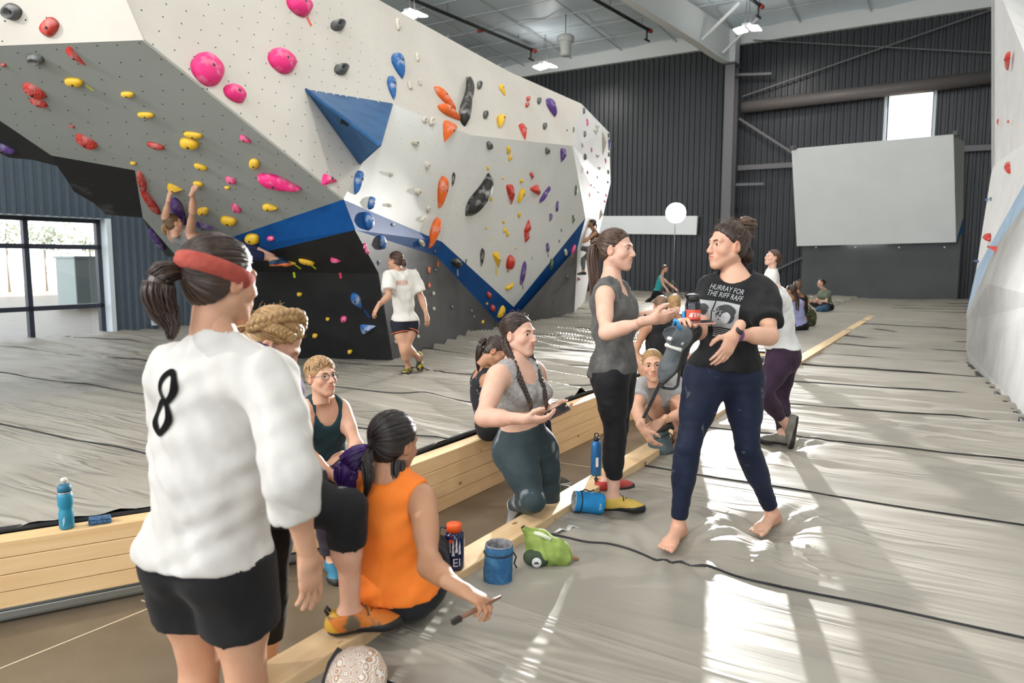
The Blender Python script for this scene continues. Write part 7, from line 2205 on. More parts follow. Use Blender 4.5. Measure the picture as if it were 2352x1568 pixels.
# ---- climber on the overhang -----------------------------------------------------------------------
def climber():
    hR = hit(455, 424); hL = hit(392, 436)
    wr_R = at(443, 440, hR[0][1] - .06); wr_L = at(388, 452, hL[0][1] - .06)
    f = nrm(V(.35, .92, .15)); 
    J = dict(wrR=wr_R, wrL=wr_L, shR=at(437, 532, 8.85), shL=at(398, 548, 8.95), head=at(398, 512, 8.75))
    J['elR'] = (J['shR'] + wr_R) / 2 + V(.04, -.06, 0); J['elL'] = (J['shL'] + wr_L) / 2 + V(-.05, -.04, 0)
    J['neck'] = (J['shL'] + J['shR']) / 2 + V(-.02, -.03, .04)
    pcx = at(505, 606, 9.0); ax = nrm(J['shR'] - J['shL']); ax = nrm(V(.55, -.5, .3))
    J['hipR'], J['hipL'] = pcx + ax * .085, pcx - ax * .085
    J['knR'] = at(572, 580, 8.78); J['anR'] = at(634, 596, 8.95); J['knL'] = at(560, 560, 9.15); J['anL'] = at(625, 588, 9.1)
    root, I = person('person in grey tank hanging from yellow holds on the overhang', J, SK_FAIR, (.62, .72, .25), H_=1.62, res=.013, hi=True, hands={'R': dict(dir=nrm(hR[0] - wr_R + V(0, 0, .03)), palm=(.2, .9, .1), curl=(.6, .6, .6, .6), h=.006), 'L': dict(dir=nrm(hL[0] - wr_L + V(0, 0, .05)), palm=(.6, .7, .1), curl=(.5, .5, .5, .5), h=.006)},
                     feet={'R': (nrm(V(.85, .5, -.1)), Z3), 'L': (nrm(V(.8, .6, 0)), Z3)})
    P = I['P']
    garment(I, 'tank_top', cloth_mat('tank_mid_grey', (.20, .195, .185), .85), P['T'], .010, subs=tank_subs(I, .066), cuts=[(P['pc'] + nrm(P['mid'] - P['pc']) * .02, -nrm(P['mid'] - P['pc']))])
    garment(I, 'leggings', cloth_mat('leggings_navy2', (.012, .014, .045), .75), legs_prims(I, (1, .45)), .008, cuts=[(P['pc'] + nrm(P['mid'] - P['pc']) * .1, nrm(P['mid'] - P['pc']))])
    shoe(I, 'R', mat('shoe_navy', (.01, .03, .07), .6), mat('shoe_sole_orange', (.6, .13, .03), .6), None, None, heel_tab=False); shoe(I, 'L', mat('shoe_navy2', (.01, .03, .07), .6), M_RUBBER, None, None, heel_tab=False)
    hair_cap(I, H_LBROWN, tie=(-.1, -1, .05), strands=100, seed=121)
    pony(I, H_BLONDE, [C3(0, -.105, .01), C3(0, -.13, -.02), C3(-.01, -.135, -.07), C3(-.02, -.12, -.12)], [.014, .026, .026, .008], n=40, seed=123)
    return I
CL8 = climber()

# ---- far people: same construction, coarser -----------------------------------------------------------
def simple(label, J, f, skin, hair, head_f, top, bottom, H_=1.62, res=.020, legs=(1, .85), hem=.04, slv=0, tie=(0, -1, .1), tail=None, feet=None, hu=(0, 0, 1), hi=False, bare='', tank=True, shoe_m=None, build=1.0, hs=None):
    root, I = person(label, J, skin, head_f, head_up=hu, H_=H_, res=res, hi=hi, hands={'R': dict(dir=J.get('hdR', nrm(J['wrR'] - J['elR'])), palm=(0, .3, -.9)), 'L': dict(dir=J.get('hdL', nrm(J['wrL'] - J['elL'])), palm=(0, -.3, -.9))}, feet=feet or {'R': (f, Z3), 'L': (f, Z3)}, bare=bare, build=build, hs=hs)
    P = I['P']; upv = nrm(P['mid'] - P['pc'])
    if slv: garment(I, 't_shirt', top, P['T'] + sleeves(I, slv, .058, .06), .016, subs=[('ell', P['nb'] + Z3 * .05, P['Rc'], (.06, .07, .05))], cuts=[(P['pc'] + upv * hem, -upv)], fold=folds(7, .008, 18))
    else: garment(I, 'tank_top', top, P['T'], .012, subs=tank_subs(I, .066), cuts=[(P['pc'] + upv * hem, -upv)], fold=folds(8, .005, 20))
    garment(I, 'trousers', bottom, legs_prims(I, legs), .008, waist=hem + .02)
    if not bare:
        for sd in 'LR': shoe(I, sd, shoe_m or M_RUBBER, M_RUBBER, None, None, heel_tab=False)
    hair_cap(I, hair, tie=tie, strands=0)
    if tail: pony(I, hair, *tail, n=24, seed=3)
    return I
def seat(pcx, f, nb, head, knee=(.36, .10, .30), ank=(.28, .10), z0=0.0, arms=None):
    lf = np.cross(Z3, f); J = dict(hipR=pcx - lf * .09, hipL=pcx + lf * .09, neck=nb, head=head)
    J['shR'] = nb - lf * .165 - Z3 * .05; J['shL'] = nb + lf * .165 - Z3 * .05
    for sd, sg in (('R', -1), ('L', 1)):
        J['kn' + sd] = J['hip' + sd] + f * knee[0] + lf * sg * knee[1] + Z3 * knee[2]
        J['an' + sd] = V(*(J['hip' + sd] + f * ank[0] + lf * sg * ank[1])[:2], z0 + .08)
        d = J['kn' + sd] - J['hip' + sd]; J['kn' + sd] = J['hip' + sd] + nrm(d) * .40
        d = J['an' + sd] - J['kn' + sd]
        if np.linalg.norm(d) > .42: J['an' + sd] = J['kn' + sd] + nrm(d) * .42
        J['el' + sd] = J['sh' + sd] + f * .10 + lf * sg * .05 - Z3 * .24; J['wr' + sd] = J['el' + sd] + f * .20 - lf * sg * .05 + Z3 * .02
    if arms: J.update(arms)
    return J
C_BLK = cloth_mat('cloth_black', (.012, .012, .013), .8); C_TEAL = cloth_mat('cloth_teal', (.03, .28, .30), .7); C_WHT = cloth_mat('cloth_white', (.62, .60, .56), .8)
C_LAV = cloth_mat('cloth_lavender', (.30, .31, .52), .8); C_GRN = cloth_mat('cloth_olive', (.10, .125, .085), .8); C_GRY = cloth_mat('cloth_grey', (.10, .105, .10), .8)
# two seated friends between the standing pair
f = nrm(V(-.35, .93, 0)); p = at(1519, 806, 8.0); p[2] = .13
J = seat(p, f, at(1516, 735, 8.02), at(1517, 702, 8.0), knee=(.20, .22, .34), ank=(.30, .2))
simple('person in black top seated between the standing pair, the nearer one', J, f, SK_MID, H_LBROWN, (-.2, .97, -.1), C_BLK, C_BLK, res=.014, legs=(.35, 0), tail=([C3(0, -.1, .0), C3(0, -.125, -.05), C3(0, -.12, -.14)], [.03, .034, .01]))
p = at(1556, 790, 8.7); p[2] = .13
J = seat(p, f, at(1550, 728, 8.7), at(1548, 697, 8.68), knee=(.25, .15, .32))
simple('person in black seated between the standing pair, the farther one', J, f, SK_FAIR, H_BLONDE, (.1, .98, -.1), C_BLK, C_BLK, res=.016, tail=([C3(0, -.1, .0), C3(0, -.12, -.05), C3(0, -.115, -.16)], [.035, .038, .012]))
# teal top leaning forward far away
f = nrm(V(.95, -.1, 0)); lf = np.cross(Z3, f)
pc_ = at(1508, 672, 24.2); J = dict(hipR=pc_ - lf * .09, hipL=pc_ + lf * .09, neck=at(1520, 634, 24.2), head=at(1527, 616, 24.15))
J['shR'] = J['neck'] - lf * .17 - Z3 * .05; J['shL'] = J['neck'] + lf * .17 - Z3 * .05
J.update(elR=at(1522, 652, 24.0), wrR=at(1531, 664, 23.9), elL=at(1540, 655, 24.4), wrL=at(1552, 664, 24.3), knR=at(1524, 679, 24.1), anR=at(1512, 694, 24.0), knL=at(1497, 686, 24.3), anL=at(1478, 697, 24.5))
simple('person in teal tank lunging far away before the far wall', J, f, SK_FAIR, H_BROWN, (.9, -.3, -.2), C_TEAL, C_BLK, res=.026)
# white tee, standing far behind the black tee's bun
f = nrm(V(-.9, .3, 0)); lf = np.cross(Z3, f)
pc_ = at(1772, 742, 10.2); nb = at(1773, 622, 10.2)
J = dict(hipR=pc_ - lf * .09, hipL=pc_ + lf * .09, neck=nb, head=at(1775, 591, 10.15), shR=nb - lf * .165 - Z3 * .05, shL=nb + lf * .165 - Z3 * .05)
for sd in 'LR':
    J['an' + sd] = V(J['hip' + sd][0], J['hip' + sd][1], .085); J['kn' + sd] = (J['hip' + sd] + J['an' + sd]) / 2 + f * .02
    J['el' + sd] = J['sh' + sd] + V(.0, -.03, -.27); J['wr' + sd] = J['el' + sd] + V(-.2, 0, .06)
simple('person in white tee standing far behind the black band tee', J, f, SK_PALE, H_BROWN, (-.9, -.1, .2), C_WHT, C_BLK, res=.016, slv=.5, hi=True, tail=([C3(0, -.1, .03), C3(0, -.13, .02), C3(0, -.135, -.05), C3(0, -.13, -.10)], [.014, .022, .018, .005]))
# lavender tank with braids and her friend with a bun
f = nrm(V(-.3, .95, 0)); p = at(1836, 745, 14.6); p[2] = .13
J = seat(p, f, at(1826, 690, 14.5), at(1816, 668, 14.4), knee=(.28, .2, .28)); J['neck'] = J['neck']
I = simple('person in lavender tank seated facing away beside the camouflage backpack', J, f, SK_TAN, H_DBROWN, (-.75, .6, 0), C_LAV, C_BLK, res=.018, build=1.1, hs=1.08)
braid(I, H_DBROWN, [C3(.05, -.08, -.03), C3(.06, -.12, -.12), C3(.06, -.13, -.24), C3(.055, -.13, -.36)], .022, .010, 5); braid(I, H_DBROWN, [C3(-.05, -.08, -.03), C3(-.06, -.12, -.12), C3(-.06, -.13, -.24), C3(-.055, -.13, -.34)], .022, .010, 5)
p = at(1846, 735, 15.6); p[2] = .13
J = seat(p, f, at(1838, 680, 15.6), at(1830, 657, 15.5))
I = simple('person in black tank seated directly behind the lavender tank', J, f, SK_TAN, H_LBROWN, (-.6, .75, 0), C_BLK, C_BLK, res=.020)
pony(I, H_LBROWN, [C3(0, -.06, .10), C3(0, -.07, .13), C3(0, -.085, .14)], [.02, .034, .014], n=10, name='hair_bun')
# olive tee, cross-legged
f = nrm(V(-.97, -.2, 0)); p = at(1902, 706, 20.6); p[2] = .13
J = seat(p, f, at(1895, 668, 20.6), at(1886, 649, 20.55), knee=(.33, .20, .10), ank=(.30, -.10))
simple('person in olive tee sitting cross-legged at far right', J, f, SK_PALE, H_DBROWN, (-.95, -.1, .1), C_GRN, C_BLK, res=.022, slv=.55, tail=([C3(0, -.1, .03), C3(0, -.125, .03), C3(0, -.13, -.02)], [.014, .034, .014]))
# far climber on the wall's end
f = nrm(V(-.85, .4, .1)); lf = np.cross(Z3, f); Yc = 18.9
nb = at(1366, 532, Yc); pc_ = at(1366, 576, Yc)
J = dict(neck=nb, head=at(1360, 513, Yc - .05), hipR=pc_ - V(0, .09, 0) * 1, hipL=pc_ + V(0, .09, 0), shR=nb + V(0, -.16, -.04), shL=nb + V(0, .16, -.04))
J.update(elR=at(1349, 551, Yc - .35), wrR=at(1328, 560, Yc - .55), elL=at(1350, 548, Yc - .1), wrL=at(1331, 556, Yc - .4), knR=at(1338, 570, Yc - .3), anR=at(1320, 572, Yc - .65), knL=at(1340, 595, Yc - .2), anL=at(1340, 624, Yc - .4))
simple('person in black tank and grey leggings climbing the far wall end', J, f, SK_TAN, H_DBROWN, (-.9, .2, .1), C_BLK, C_GRY, res=.022, feet={'R': (nrm(V(-.8, -.4, .3)), Z3), 'L': (nrm(V(-.8, -.4, 0)), Z3)}, legs=(1, .9), tail=([C3(0, -.1, -.02), C3(0, -.12, -.05), C3(0, -.12, -.14)], [.02, .02, .006]))
# ================================================================= PROPS
UPX = (V(1, 0, 0), V(0, 1, 0), V(0, 0, 1))
def axes_to(d, ref=(0, -1, 0)):
    d = nrm(d); x = nrm(np.cross(np.asarray(ref, float), d)); return (x, np.cross(d, x), d)
def prop(name, label, cat, loc, group=None):
    r_ = empty(name, loc); tag(r_, label, cat, group); return r_
def wraptext(txt, size, c, r, z0, ang, ax, m, parent, name='lettering', vertical=False):
    pts, fs = BT['text'](txt, size, 0, 0, 'x', None, 0)
    vs = []
    for x, y in pts:
        if vertical: x, y = y, -x
        a = ang + x / r
        vs.append(c + ax[0] * math.cos(a) * (r + .0012) + ax[1] * math.sin(a) * (r + .0012) + ax[2] * (z0 + y))
    o = link_mesh(name, mesh_np(name, vs, fs, False), parent, m); return o
def patch_cyl(c, r, ax, a0, a1, z0, z1, m, parent, name, n=8):
    vs, fs = [], []
    for j in range(2):
        for i in range(n + 1):
            a = a0 + (a1 - a0) * i / n; vs.append(c + (ax[0] * math.cos(a) + ax[1] * math.sin(a)) * (r + .001) + ax[2] * (z0 if j == 0 else z1))
    for i in range(n): fs.append([i, i + 1, n + 2 + i, n + 1 + i])
    return link_mesh(name, mesh_np(name, vs, fs, True), parent, m)
# teal squeeze bottle on the left beam
c = onz(154, 1212, .0); r_ = prop('water_bottle', 'teal squeeze bottle standing on the beam at far left', 'bottle', c)
mt_ = mat('bottle_teal', (.012, .19, .30), .4); m = MB(); m.lathe([(.030, 0), (.036, .008), (.036, .085), (.032, .10), (.032, .115), (.037, .13), (.037, .175), (.031, .20)], c, n=28); m.build('bottle_body', mt_, r_)
m = MB(); m.lathe([(.033, .195), (.033, .225), (.026, .235), (.015, .24)], c, n=24); m.build('cap', mat('bottle_cap_teal', (.010, .11, .19), .5), r_)
m = MB(); m.lathe([(.012, .238), (.012, .252), (.017, .256), (.015, .268), (.006, .272)], c, n=16); m.build('nozzle', mat('nozzle_clear', (.55, .55, .52), .3), r_)
m = MB(); m.lathe([(.0345, .192), (.0345, .197)], c, n=24); m.build('cap_ring', mat('ring_silver', (.5, .5, .5), .3, .8), r_)
for k in range(3): patch_cyl(c, .036, UPX, -1.5 + .1 * k, -1.44 + .1 * k, .02 + .01 * k, .06 + .006 * k, mat('bottle_print', (.5, .6, .62), .5), r_, 'print_mark', 2)
# folded plaid pouch beside it
c = onz(230, 1200, .0); r_ = prop('coin_pouch', 'small dark blue checked pouch lying on the beam at left', 'pouch', c)
mp_ = noise_mat('pouch_check', (.010, .03, .09), (.05, .13, .24), 60, .8, 2)
m = MB(); m.box(c + V(0, 0, .012), (.055, .035, .012), (nrm(ldir), nl_, Z3)); m.build('pouch_body', mp_, r_, .008)
m = MB(); m.box(c + V(0, 0, .028), (.052, .033, .004), (nrm(ldir + .1 * nl_), nl_, Z3)); m.build('pouch_flap', mp_, r_, .003)
# navy wide-mouth bottle with orange lid
c = onz(1044, 1303, .055); r_ = prop('water_bottle', 'navy patterned wide-mouth bottle with orange lid on the near beam', 'bottle', c)
mn_ = mat('bottle_navy', (.012, .014, .055), .15); m = MB(); m.lathe([(.038, 0), (.044, .006), (.044, .145), (.040, .16), (.031, .168)], c, n=32); m.build('bottle_body', mn_, r_)
m = MB(); m.lathe([(.034, .168), (.034, .198), (.031, .202), (.012, .203)], c, n=28); m.build('lid', mat('lid_orange', (.72, .10, .015), .45), r_)
mw_ = mat('bottle_print_white', (.62, .56, .56), .5)
for k, (a0, z0, hh) in enumerate(((-1.95, .085, .050), (-1.62, .070, .075), (-1.28, .085, .065), (-.95, .075, .06), (-2.2, .06, .04))):
    vs = [c + (V(math.cos(a), math.sin(a), 0)) * .0452 + V(0, 0, z) for a, z in ((a0 - .15, z0), (a0 + .16, z0), (a0 + .06, z0 + hh * .5), (a0 + .12, z0 + hh * .5), (a0 + .02, z0 + hh), (a0 - .12, z0 + hh * .42), (a0 - .05, z0 + hh * .42))]
    link_mesh('tree_mark', mesh_np('tree_mark', vs, [list(range(7))], False), r_, mw_)
wraptext('REI', .052, c, .0445, .022, -1.62, UPX, mw_, r_)
vs = [c + V(math.cos(-1.85 + .22 * math.cos(t)), math.sin(-1.85 + .22 * math.cos(t)), 0) * .0454 + V(0, 0, .148 - .012 + .0095 * math.sin(t)) for t in np.linspace(0, 6.283, 16, endpoint=False)]
link_mesh('sun_mark', mesh_np('sun_mark', vs, [list(range(16))], False), r_, mat('sun_red', (.65, .06, .02), .5))
m = MB(); m.tube([c + V(-.034, 0, .18), c + V(-.06, 0, .185), c + V(-.066, -.01, .15), c + V(-.055, -.02, .11), c + V(-.047, -.01, .15)], .004, 6); m.build('lid_strap', mat('strap_navy', (.02, .025, .07), .5), r_)
# tall blue steel bottle
c = onz(1369, 1090, .055); r_ = prop('water_bottle', 'slim tall blue metal bottle with loop cap beside black capris', 'bottle', c)
mb_ = mat('bottle_blue', (.015, .11, .28), .35, .3); m = MB(); m.lathe([(.030, 0), (.034, .006), (.034, .19), (.026, .215), (.018, .222)], c, n=28); m.build('bottle_body', mb_, r_)
m = MB(); m.lathe([(.019, .220), (.019, .240), (.012, .244)], c, n=18); m.tube([c + V(.013 * math.cos(t), 0, .256 + .014 * math.sin(t)) for t in np.linspace(0, 6.28, 14, endpoint=False)], .004, 6, closed=True); m.build('loop_cap', M_RUBBER, r_)
patch_cyl(c, .034, UPX, -1.75, -1.25, .06, .12, mat('label_white', (.65, .65, .66), .6), r_, 'label_patch')
# chalk bags
def chalk_bag(c, d, r, hgt, m_body, m_rim, label, lip=.02, name='chalk_bag', parent_label=None):
    r_ = prop(name, label, 'chalk bag', c); ax = axes_to(d)
    rg = np.random.RandomState(int(r * 1e4))
    n, k = 28, 12
    vs, fs = [], []
    prof = [(.55, 0), (.92, .01), (1.0, .08), (1.02, .3), (1.0, .6), (.97, .85), (.98, 1.0), (.94, 1.03), (.88, 1.0), (.84, .75), (.8, .5), (.1, .42)]
    for i, (q, z) in enumerate(prof):
        for j in range(n):
            a = 2 * math.pi * j / n
            w = 1 + .035 * math.sin(3 * a + 5 * z) + .02 * math.sin(7 * a + 9 * z) + .015 * rg.randn() * (i < 6)
            vs.append(c + ax[0] * math.cos(a) * r * q * w + ax[1] * math.sin(a) * r * q * w + ax[2] * hgt * (z + .01 * math.sin(2 * a)))
    for i in range(len(prof) - 1):
        for j in range(n): fs.append([i * n + j, i * n + (j + 1) % n, (i + 1) * n + (j + 1) % n, (i + 1) * n + j])
    fs.append(list(range(n))[::-1])
    o = link_mesh('bag_body', mesh_np('bag_body', vs, fs), r_, [m_body, m_rim])
    o.data.polygons.foreach_set('material_index', np.array([1 if (f_ // n) >= 6 and f_ < (len(prof) - 1) * n else 0 for f_ in range(len(fs))], np.int32))
    m = MB(); m.tube([c + ax[2] * hgt * .80 + ax[0] * (r * 1.03) * math.cos(t) + ax[1] * (r * 1.03) * math.sin(t) for t in np.linspace(0, 6.283, 28, endpoint=False)], .003, 5, closed=True); m.build('drawcord', M_BLACKCLOTH, r_)
    m = MB(); p0 = c + ax[2] * hgt * .8 - ax[0] * r * 1.04; m.tube([p0, p0 - ax[0] * .012 - ax[2] * .02, p0 - ax[0] * .004 - ax[2] * .05, p0 - ax[0] * .016 - ax[2] * .07], .004, 5); m.build('cord_lock', M_BLACKCLOTH, r_)
    return r_, ax
m_cb = noise_mat('bag_blue', (.015, .085, .20), (.05, .16, .30), 18, .8, 4, bump=.4, bscale=40); m_rim = noise_mat('bag_rim_grey', (.10, .10, .11), (.30, .30, .31), 40, .8)
chalk_bag(onz(1144, 1338, 0), (0.02, 0, 1), .062, .175, m_cb, m_rim, 'blue upright chalk bag on the mat edge beside the orange tank')
m_cb2 = noise_mat('bag_bright_blue', (.008, .16, .38), (.015, .22, .48), 14, .85, 4, bump=.4, bscale=40)
c = onz(1385, 1180, 0); c = c + Z3 * .058
r_, ax = chalk_bag(c, nrm(V(-.93, -.10, .12)), .058, .165, m_cb2, noise_mat('bag_rim_pale', (.20, .25, .27), (.45, .47, .46), 40, .8), 'bright blue chalk bag lying on its side by the yellow shoe')
pts, fs = BT['text']('PETZL', .016, 0, 0, 'x', None, 0)
vs = [c - ax[2] * .0005 + V(-.012, -.061, -.006) + V(x * .25, 0, 0) * 0 + Z3 * y + V(x, -.0, 0) for x, y in pts]
vs = [c + ax[2] * (.028 - 0) + V(y * .9, -.0595, -x * .8 + 0) for x, y in pts]
link_mesh('lettering', mesh_np('lettering', vs, fs, False), r_, mat('bag_print_white', (.6, .65, .68), .7))
m_cb3 = noise_mat('bag_slate', (.06, .085, .09), (.10, .13, .135), 14, .85, 4, bump=.4, bscale=30)
r_, ax = chalk_bag(onz(1522, 1042, 0), nrm(V(-.25, .1, .95)), .085, .17, m_cb3, M_BLACKCLOTH, 'slate chalk bag with black rim in front of crouching person')
c = onz(1522, 1042, 0)
m = MB(); m.tube([c + V(-.13, -.02, .14), c + V(-.07, -.04, .17), c + V(.0, -.05, .20), c + V(.05, -.03, .22), c + V(.07, .0, .19)], [.012, .02, .022, .02, .014], 8); m.build('waist_buckle', M_BLACKCLOTH, r_)
# white paisley bag at the lower edge
m_pz = mat('bag_paisley', (.62, .58, .52), .8)
def _paisley(m):
    tc = N(m, 'ShaderNodeTexCoord'); vo = N(m, 'ShaderNodeTexVoronoi', Scale=30.0); L(m, tc.outputs['Object'], vo.inputs['Vector'])
    w = N(m, 'ShaderNodeMath', operation='MULTIPLY'); w.inputs[1].default_value = 34.0; L(m, vo.outputs['Distance'], w.inputs[0])
    sn = N(m, 'ShaderNodeMath', operation='SINE'); L(m, w.outputs[0], sn.inputs[0])
    r = N(m, 'ShaderNodeValToRGB'); e = r.color_ramp.elements; e[0].position = .30; e[0].color = (.42, .22, .12, 1); e[1].position = .62; e[1].color = (.64, .60, .54, 1)
    q = r.color_ramp.elements.new(.46); q.color = (.42, .46, .42, 1); q2 = r.color_ramp.elements.new(.40); q2.color = (.52, .34, .20, 1)
    mr = N(m, 'ShaderNodeMapRange'); mr.inputs[1].default_value = -1; mr.inputs[2].default_value = 1; L(m, sn.outputs[0], mr.inputs[0]); L(m, mr.outputs[0], r.inputs['Fac']); L(m, r.outputs['Color'], bsdf(m).inputs['Base Color'])
_paisley(m_pz)
c = onz(822, 1590, 0); r_ = prop('fabric_pouch', 'white paisley print pouch with black strap at bottom edge', 'pouch', c)
v, q = mesh_from([(('ell', c + V(.0, 0, .075), np.stack([nrm(V(1, .2, 0)), nrm(V(-.2, 1, 0)), Z3]), (.088, .075, .075)), .03), (('ell', c + V(.0, -.03, .045), EYE3, (.092, .085, .055)), .04)], .005, cuts=[(c + V(0, 0, .003), -Z3)], fold=folds(3, .004, 50))
link_mesh('pouch_body', mesh_np('pouch_body', v, q), r_, m_pz)
m = MB(); m.tube([c + V(-.062, .03, .135), c + V(-.085, .0, .10), c + V(-.098, -.04, .05), c + V(-.10, -.08, .01)], [.010, .012, .012, .010], 8); m.build('strap', M_BLACKCLOTH, r_)
m = MB(); m.tube([c + V(.02, -.06, .10), c + V(.0, -.09, .07), c + V(-.02, -.10, .03)], .012, 8); m.build('ribbon_tie', mat('ribbon_white', (.72, .72, .72), .6), r_)
# green bag
c = onz(1254, 1300, 0) + V(0, .03, 0); r_ = prop('bucket_bag', 'lime green chalk bucket bag with round mountain patch on the mat', 'bag', c)
m_gr = noise_mat('bag_lime', (.17, .24, .045), (.24, .32, .075), 10, .8, 4, bump=.5, bscale=22); m_gd = noise_mat('bag_forest', (.025, .04, .02), (.04, .06, .03), 10, .85)
Rg = np.stack([nrm(V(1, -.25, 0)), nrm(V(.25, 1, 0)), Z3])
v, q = mesh_from([(('ell', c + V(.01, 0, .06), Rg, (.098, .075, .062)), .03), (('ell', c + V(-.035, .01, .115), Rg, (.062, .055, .042)), .03), (('cone', c + V(-.075, .01, .14), c + V(-.10, .0, .165), .022, .012), .02), (('cone', c + V(.06, -.02, .08), c + V(.085, -.03, .04), .035, .03), .03)], .0055, cuts=[(c + V(0, 0, .002), -Z3)], fold=folds(31, .008, 38))
link_mesh('bag_body', mesh_np('bag_body', v, q), r_, m_gr)
v, q = mesh_from([(('ell', c + V(-.045, -.045, .045), Rg, (.062, .035, .040)), .02)], .005, fold=folds(32, .003, 40)); link_mesh('front_pocket', mesh_np('front_pocket', v, q), r_, m_gd)
pc0 = c + V(-.045, -.083, .040); m = MB(); m.lathe([(.022, 0), (.022, .003), (.001, .0035)], pc0, axes_to(V(0, -1, .15)), 24); m.build('round_patch', mat('patch_white', (.62, .60, .57), .7), r_)
vs = [pc0 + V(x, -.005, z) for x, z in ((-.013, -.006), (-.006, .006), (-.002, .001), (.002, .008), (.006, .002), (.013, -.006))]; link_mesh('mountain_mark', mesh_np('mountain_mark', vs, [[0, 1, 2, 3, 4, 5]], False), r_, mat('patch_dark', (.02, .02, .02), .7))
m = MB(); m.tube([c + V(-.055, -.02, .155), c + V(-.02, -.035, .15), c + V(.02, -.04, .13)], .009, 6); m.build('roll_top_strip', mat('strip_pale', (.52, .58, .40), .6), r_)
m = MB(); m.tube([c + V(.085, -.03, .06), c + V(.11, -.02, .045), c + V(.15, .0, .02)], [.008, .010, .009], 6); m.build('brush_handle', mat('brush_wood', (.35, .22, .10), .7), r_)
m = MB(); m.tube([c + V(-.095, 0, .16), c + V(-.108, 0, .178)], .011, 6); m.build('buckle', M_BLACKCLOTH, r_)
# loose webbing straps near the blue bag
for k, (pl, cc, lb) in enumerate(((((1285, 1205), (1300, 1190), (1320, 1184), (1335, 1172), (1340, 1180)), (.28, .26, .23), 'grey webbing strap loose beside the blue lying bag'), (((1275, 1222), (1290, 1214), (1302, 1218), (1312, 1206), (1330, 1212)), (.55, .55, .54), 'crumpled white tape on mat above the green bag'))):
    m = MB(); pts = [onz(x, y, .012 + .01 * (i % 2)) for i, (x, y) in enumerate(pl)]
    for i in range(len(pts) - 1): m.bar(pts[i], pts[i + 1], .028, .003, up=nrm(V(.2 * (i % 2), .3, 1)))
    tag(m.build('webbing_strap' if k == 0 else 'crumpled_tape', mat('webbing%d' % k, cc, .7)), lb, 'strap' if k == 0 else 'tape')
# brush stick in the orange woman's hand
a, b = at(1036, 1384, 2.52), at(1113, 1344, 2.62)
hc = OP['J']['wrR'] + nrm(V(.72, -.30, -.25)) * .085 + V(0, -.01, -.015); d = nrm(b - a)
m = MB(); m.tube([hc - d * .09, hc - d * .03, hc + d * .03, hc + d * .075], [.006, .0075, .007, .005], 8); r_ = prop('wooden_brush', 'slim brown brush handle held by the person in orange tank', 'brush', hc); m.build('handle', mat('brush_brown', (.16, .065, .03), .5), r_)
m = MB(); m.box(hc - d * .10, (.016, .008, .008), axes_to(d)[2:] + axes_to(d)[:2]); m.build('bristles', mat('bristle_dark', (.02, .015, .012), .9), r_)
# phone of the kneeling woman
hw = KN['J']['wrL']; c = at(1281, 944, 3.80); r_ = prop('phone', 'dark phone held in both hands by the kneeling person', 'phone', c); d = nrm(V(.85, .15, .40)); ax3 = (d, nrm(np.cross(V(0, -.4, 1), d)), np.cross(d, nrm(np.cross(V(0, -.4, 1), d))))
m = MB(); m.box(c, (.062, .034, .0042), ax3); m.build('phone_body', mat('phone_dark', (.05, .035, .035), .3), r_, .003)
m = MB(); m.box(c + ax3[2] * .0046, (.058, .031, .0005), ax3); m.build('screen', mat('screen_dark', (.01, .01, .012), .1), r_)
# things the black-tee woman carries
hw = BT['J']['wrR']; hd_ = hw + nrm(V(-.25, -.75, .35)) * .08
c = at(1603, 741, 3.24); r_ = prop('phone', 'rose gold phone held flat by the person in black tee', 'phone', c); m = MB(); m.box(c, (.070, .034, .004), (nrm(V(1, .05, .04)), nrm(V(-.05, 1, .1)), Z3)); m.build('phone_body', mat('phone_rose', (.55, .27, .20), .3, .5), r_, .003)
m = MB(); m.box(c + V(0, 0, .0046), (.064, .030, .0004), (nrm(V(1, .05, .04)), nrm(V(-.05, 1, .1)), Z3)); m.build('screen', mat('screen_black', (.01, .01, .012), .1), r_)
c = at(1590, 760, 3.33); r_ = prop('water_bottle', 'black bottle with red-orange label carried against the black tee', 'bottle', c)
m = MB(); m.lathe([(.030, 0), (.035, .006), (.035, .12), (.031, .132), (.026, .136)], c, n=28); m.build('bottle_body', mat('bottle_black', (.012, .012, .016), .12), r_)
patch_cyl(c, .035, UPX, -2.7, -.4, .055, .098, mat('label_red', (.62, .07, .03), .5), r_, 'label_band', 16)
mwh = mat('label_text_white', (.72, .72, .72), .5); wraptext('TERR', .026, c, .0362, .066, -1.25, UPX, mwh, r_)
vs = [c + V(math.cos(a_), math.sin(a_), 0) * .0366 + V(0, 0, z_) for a_, z_ in ((-2.25, .066), (-1.85, .066), (-1.98, .084), (-2.05, .078), (-2.12, .080))]; link_mesh('logo_mark', mesh_np('logo_mark', vs, [[0, 1, 2, 3, 4]], False), r_, mwh)
m = MB(); m.lathe([(.030, .134), (.030, .160), (.024, .166), (.01, .167)], c, n=24); m.build('lid', M_RUBBER, r_)
m = MB(); m.tube([c + V(-.028, -.01, .15), c + V(-.040, -.02, .162), c + V(-.036, -.02, .175), c + V(-.02, -.01, .17)], .004, 6); m.build('lid_loop', M_RUBBER, r_)
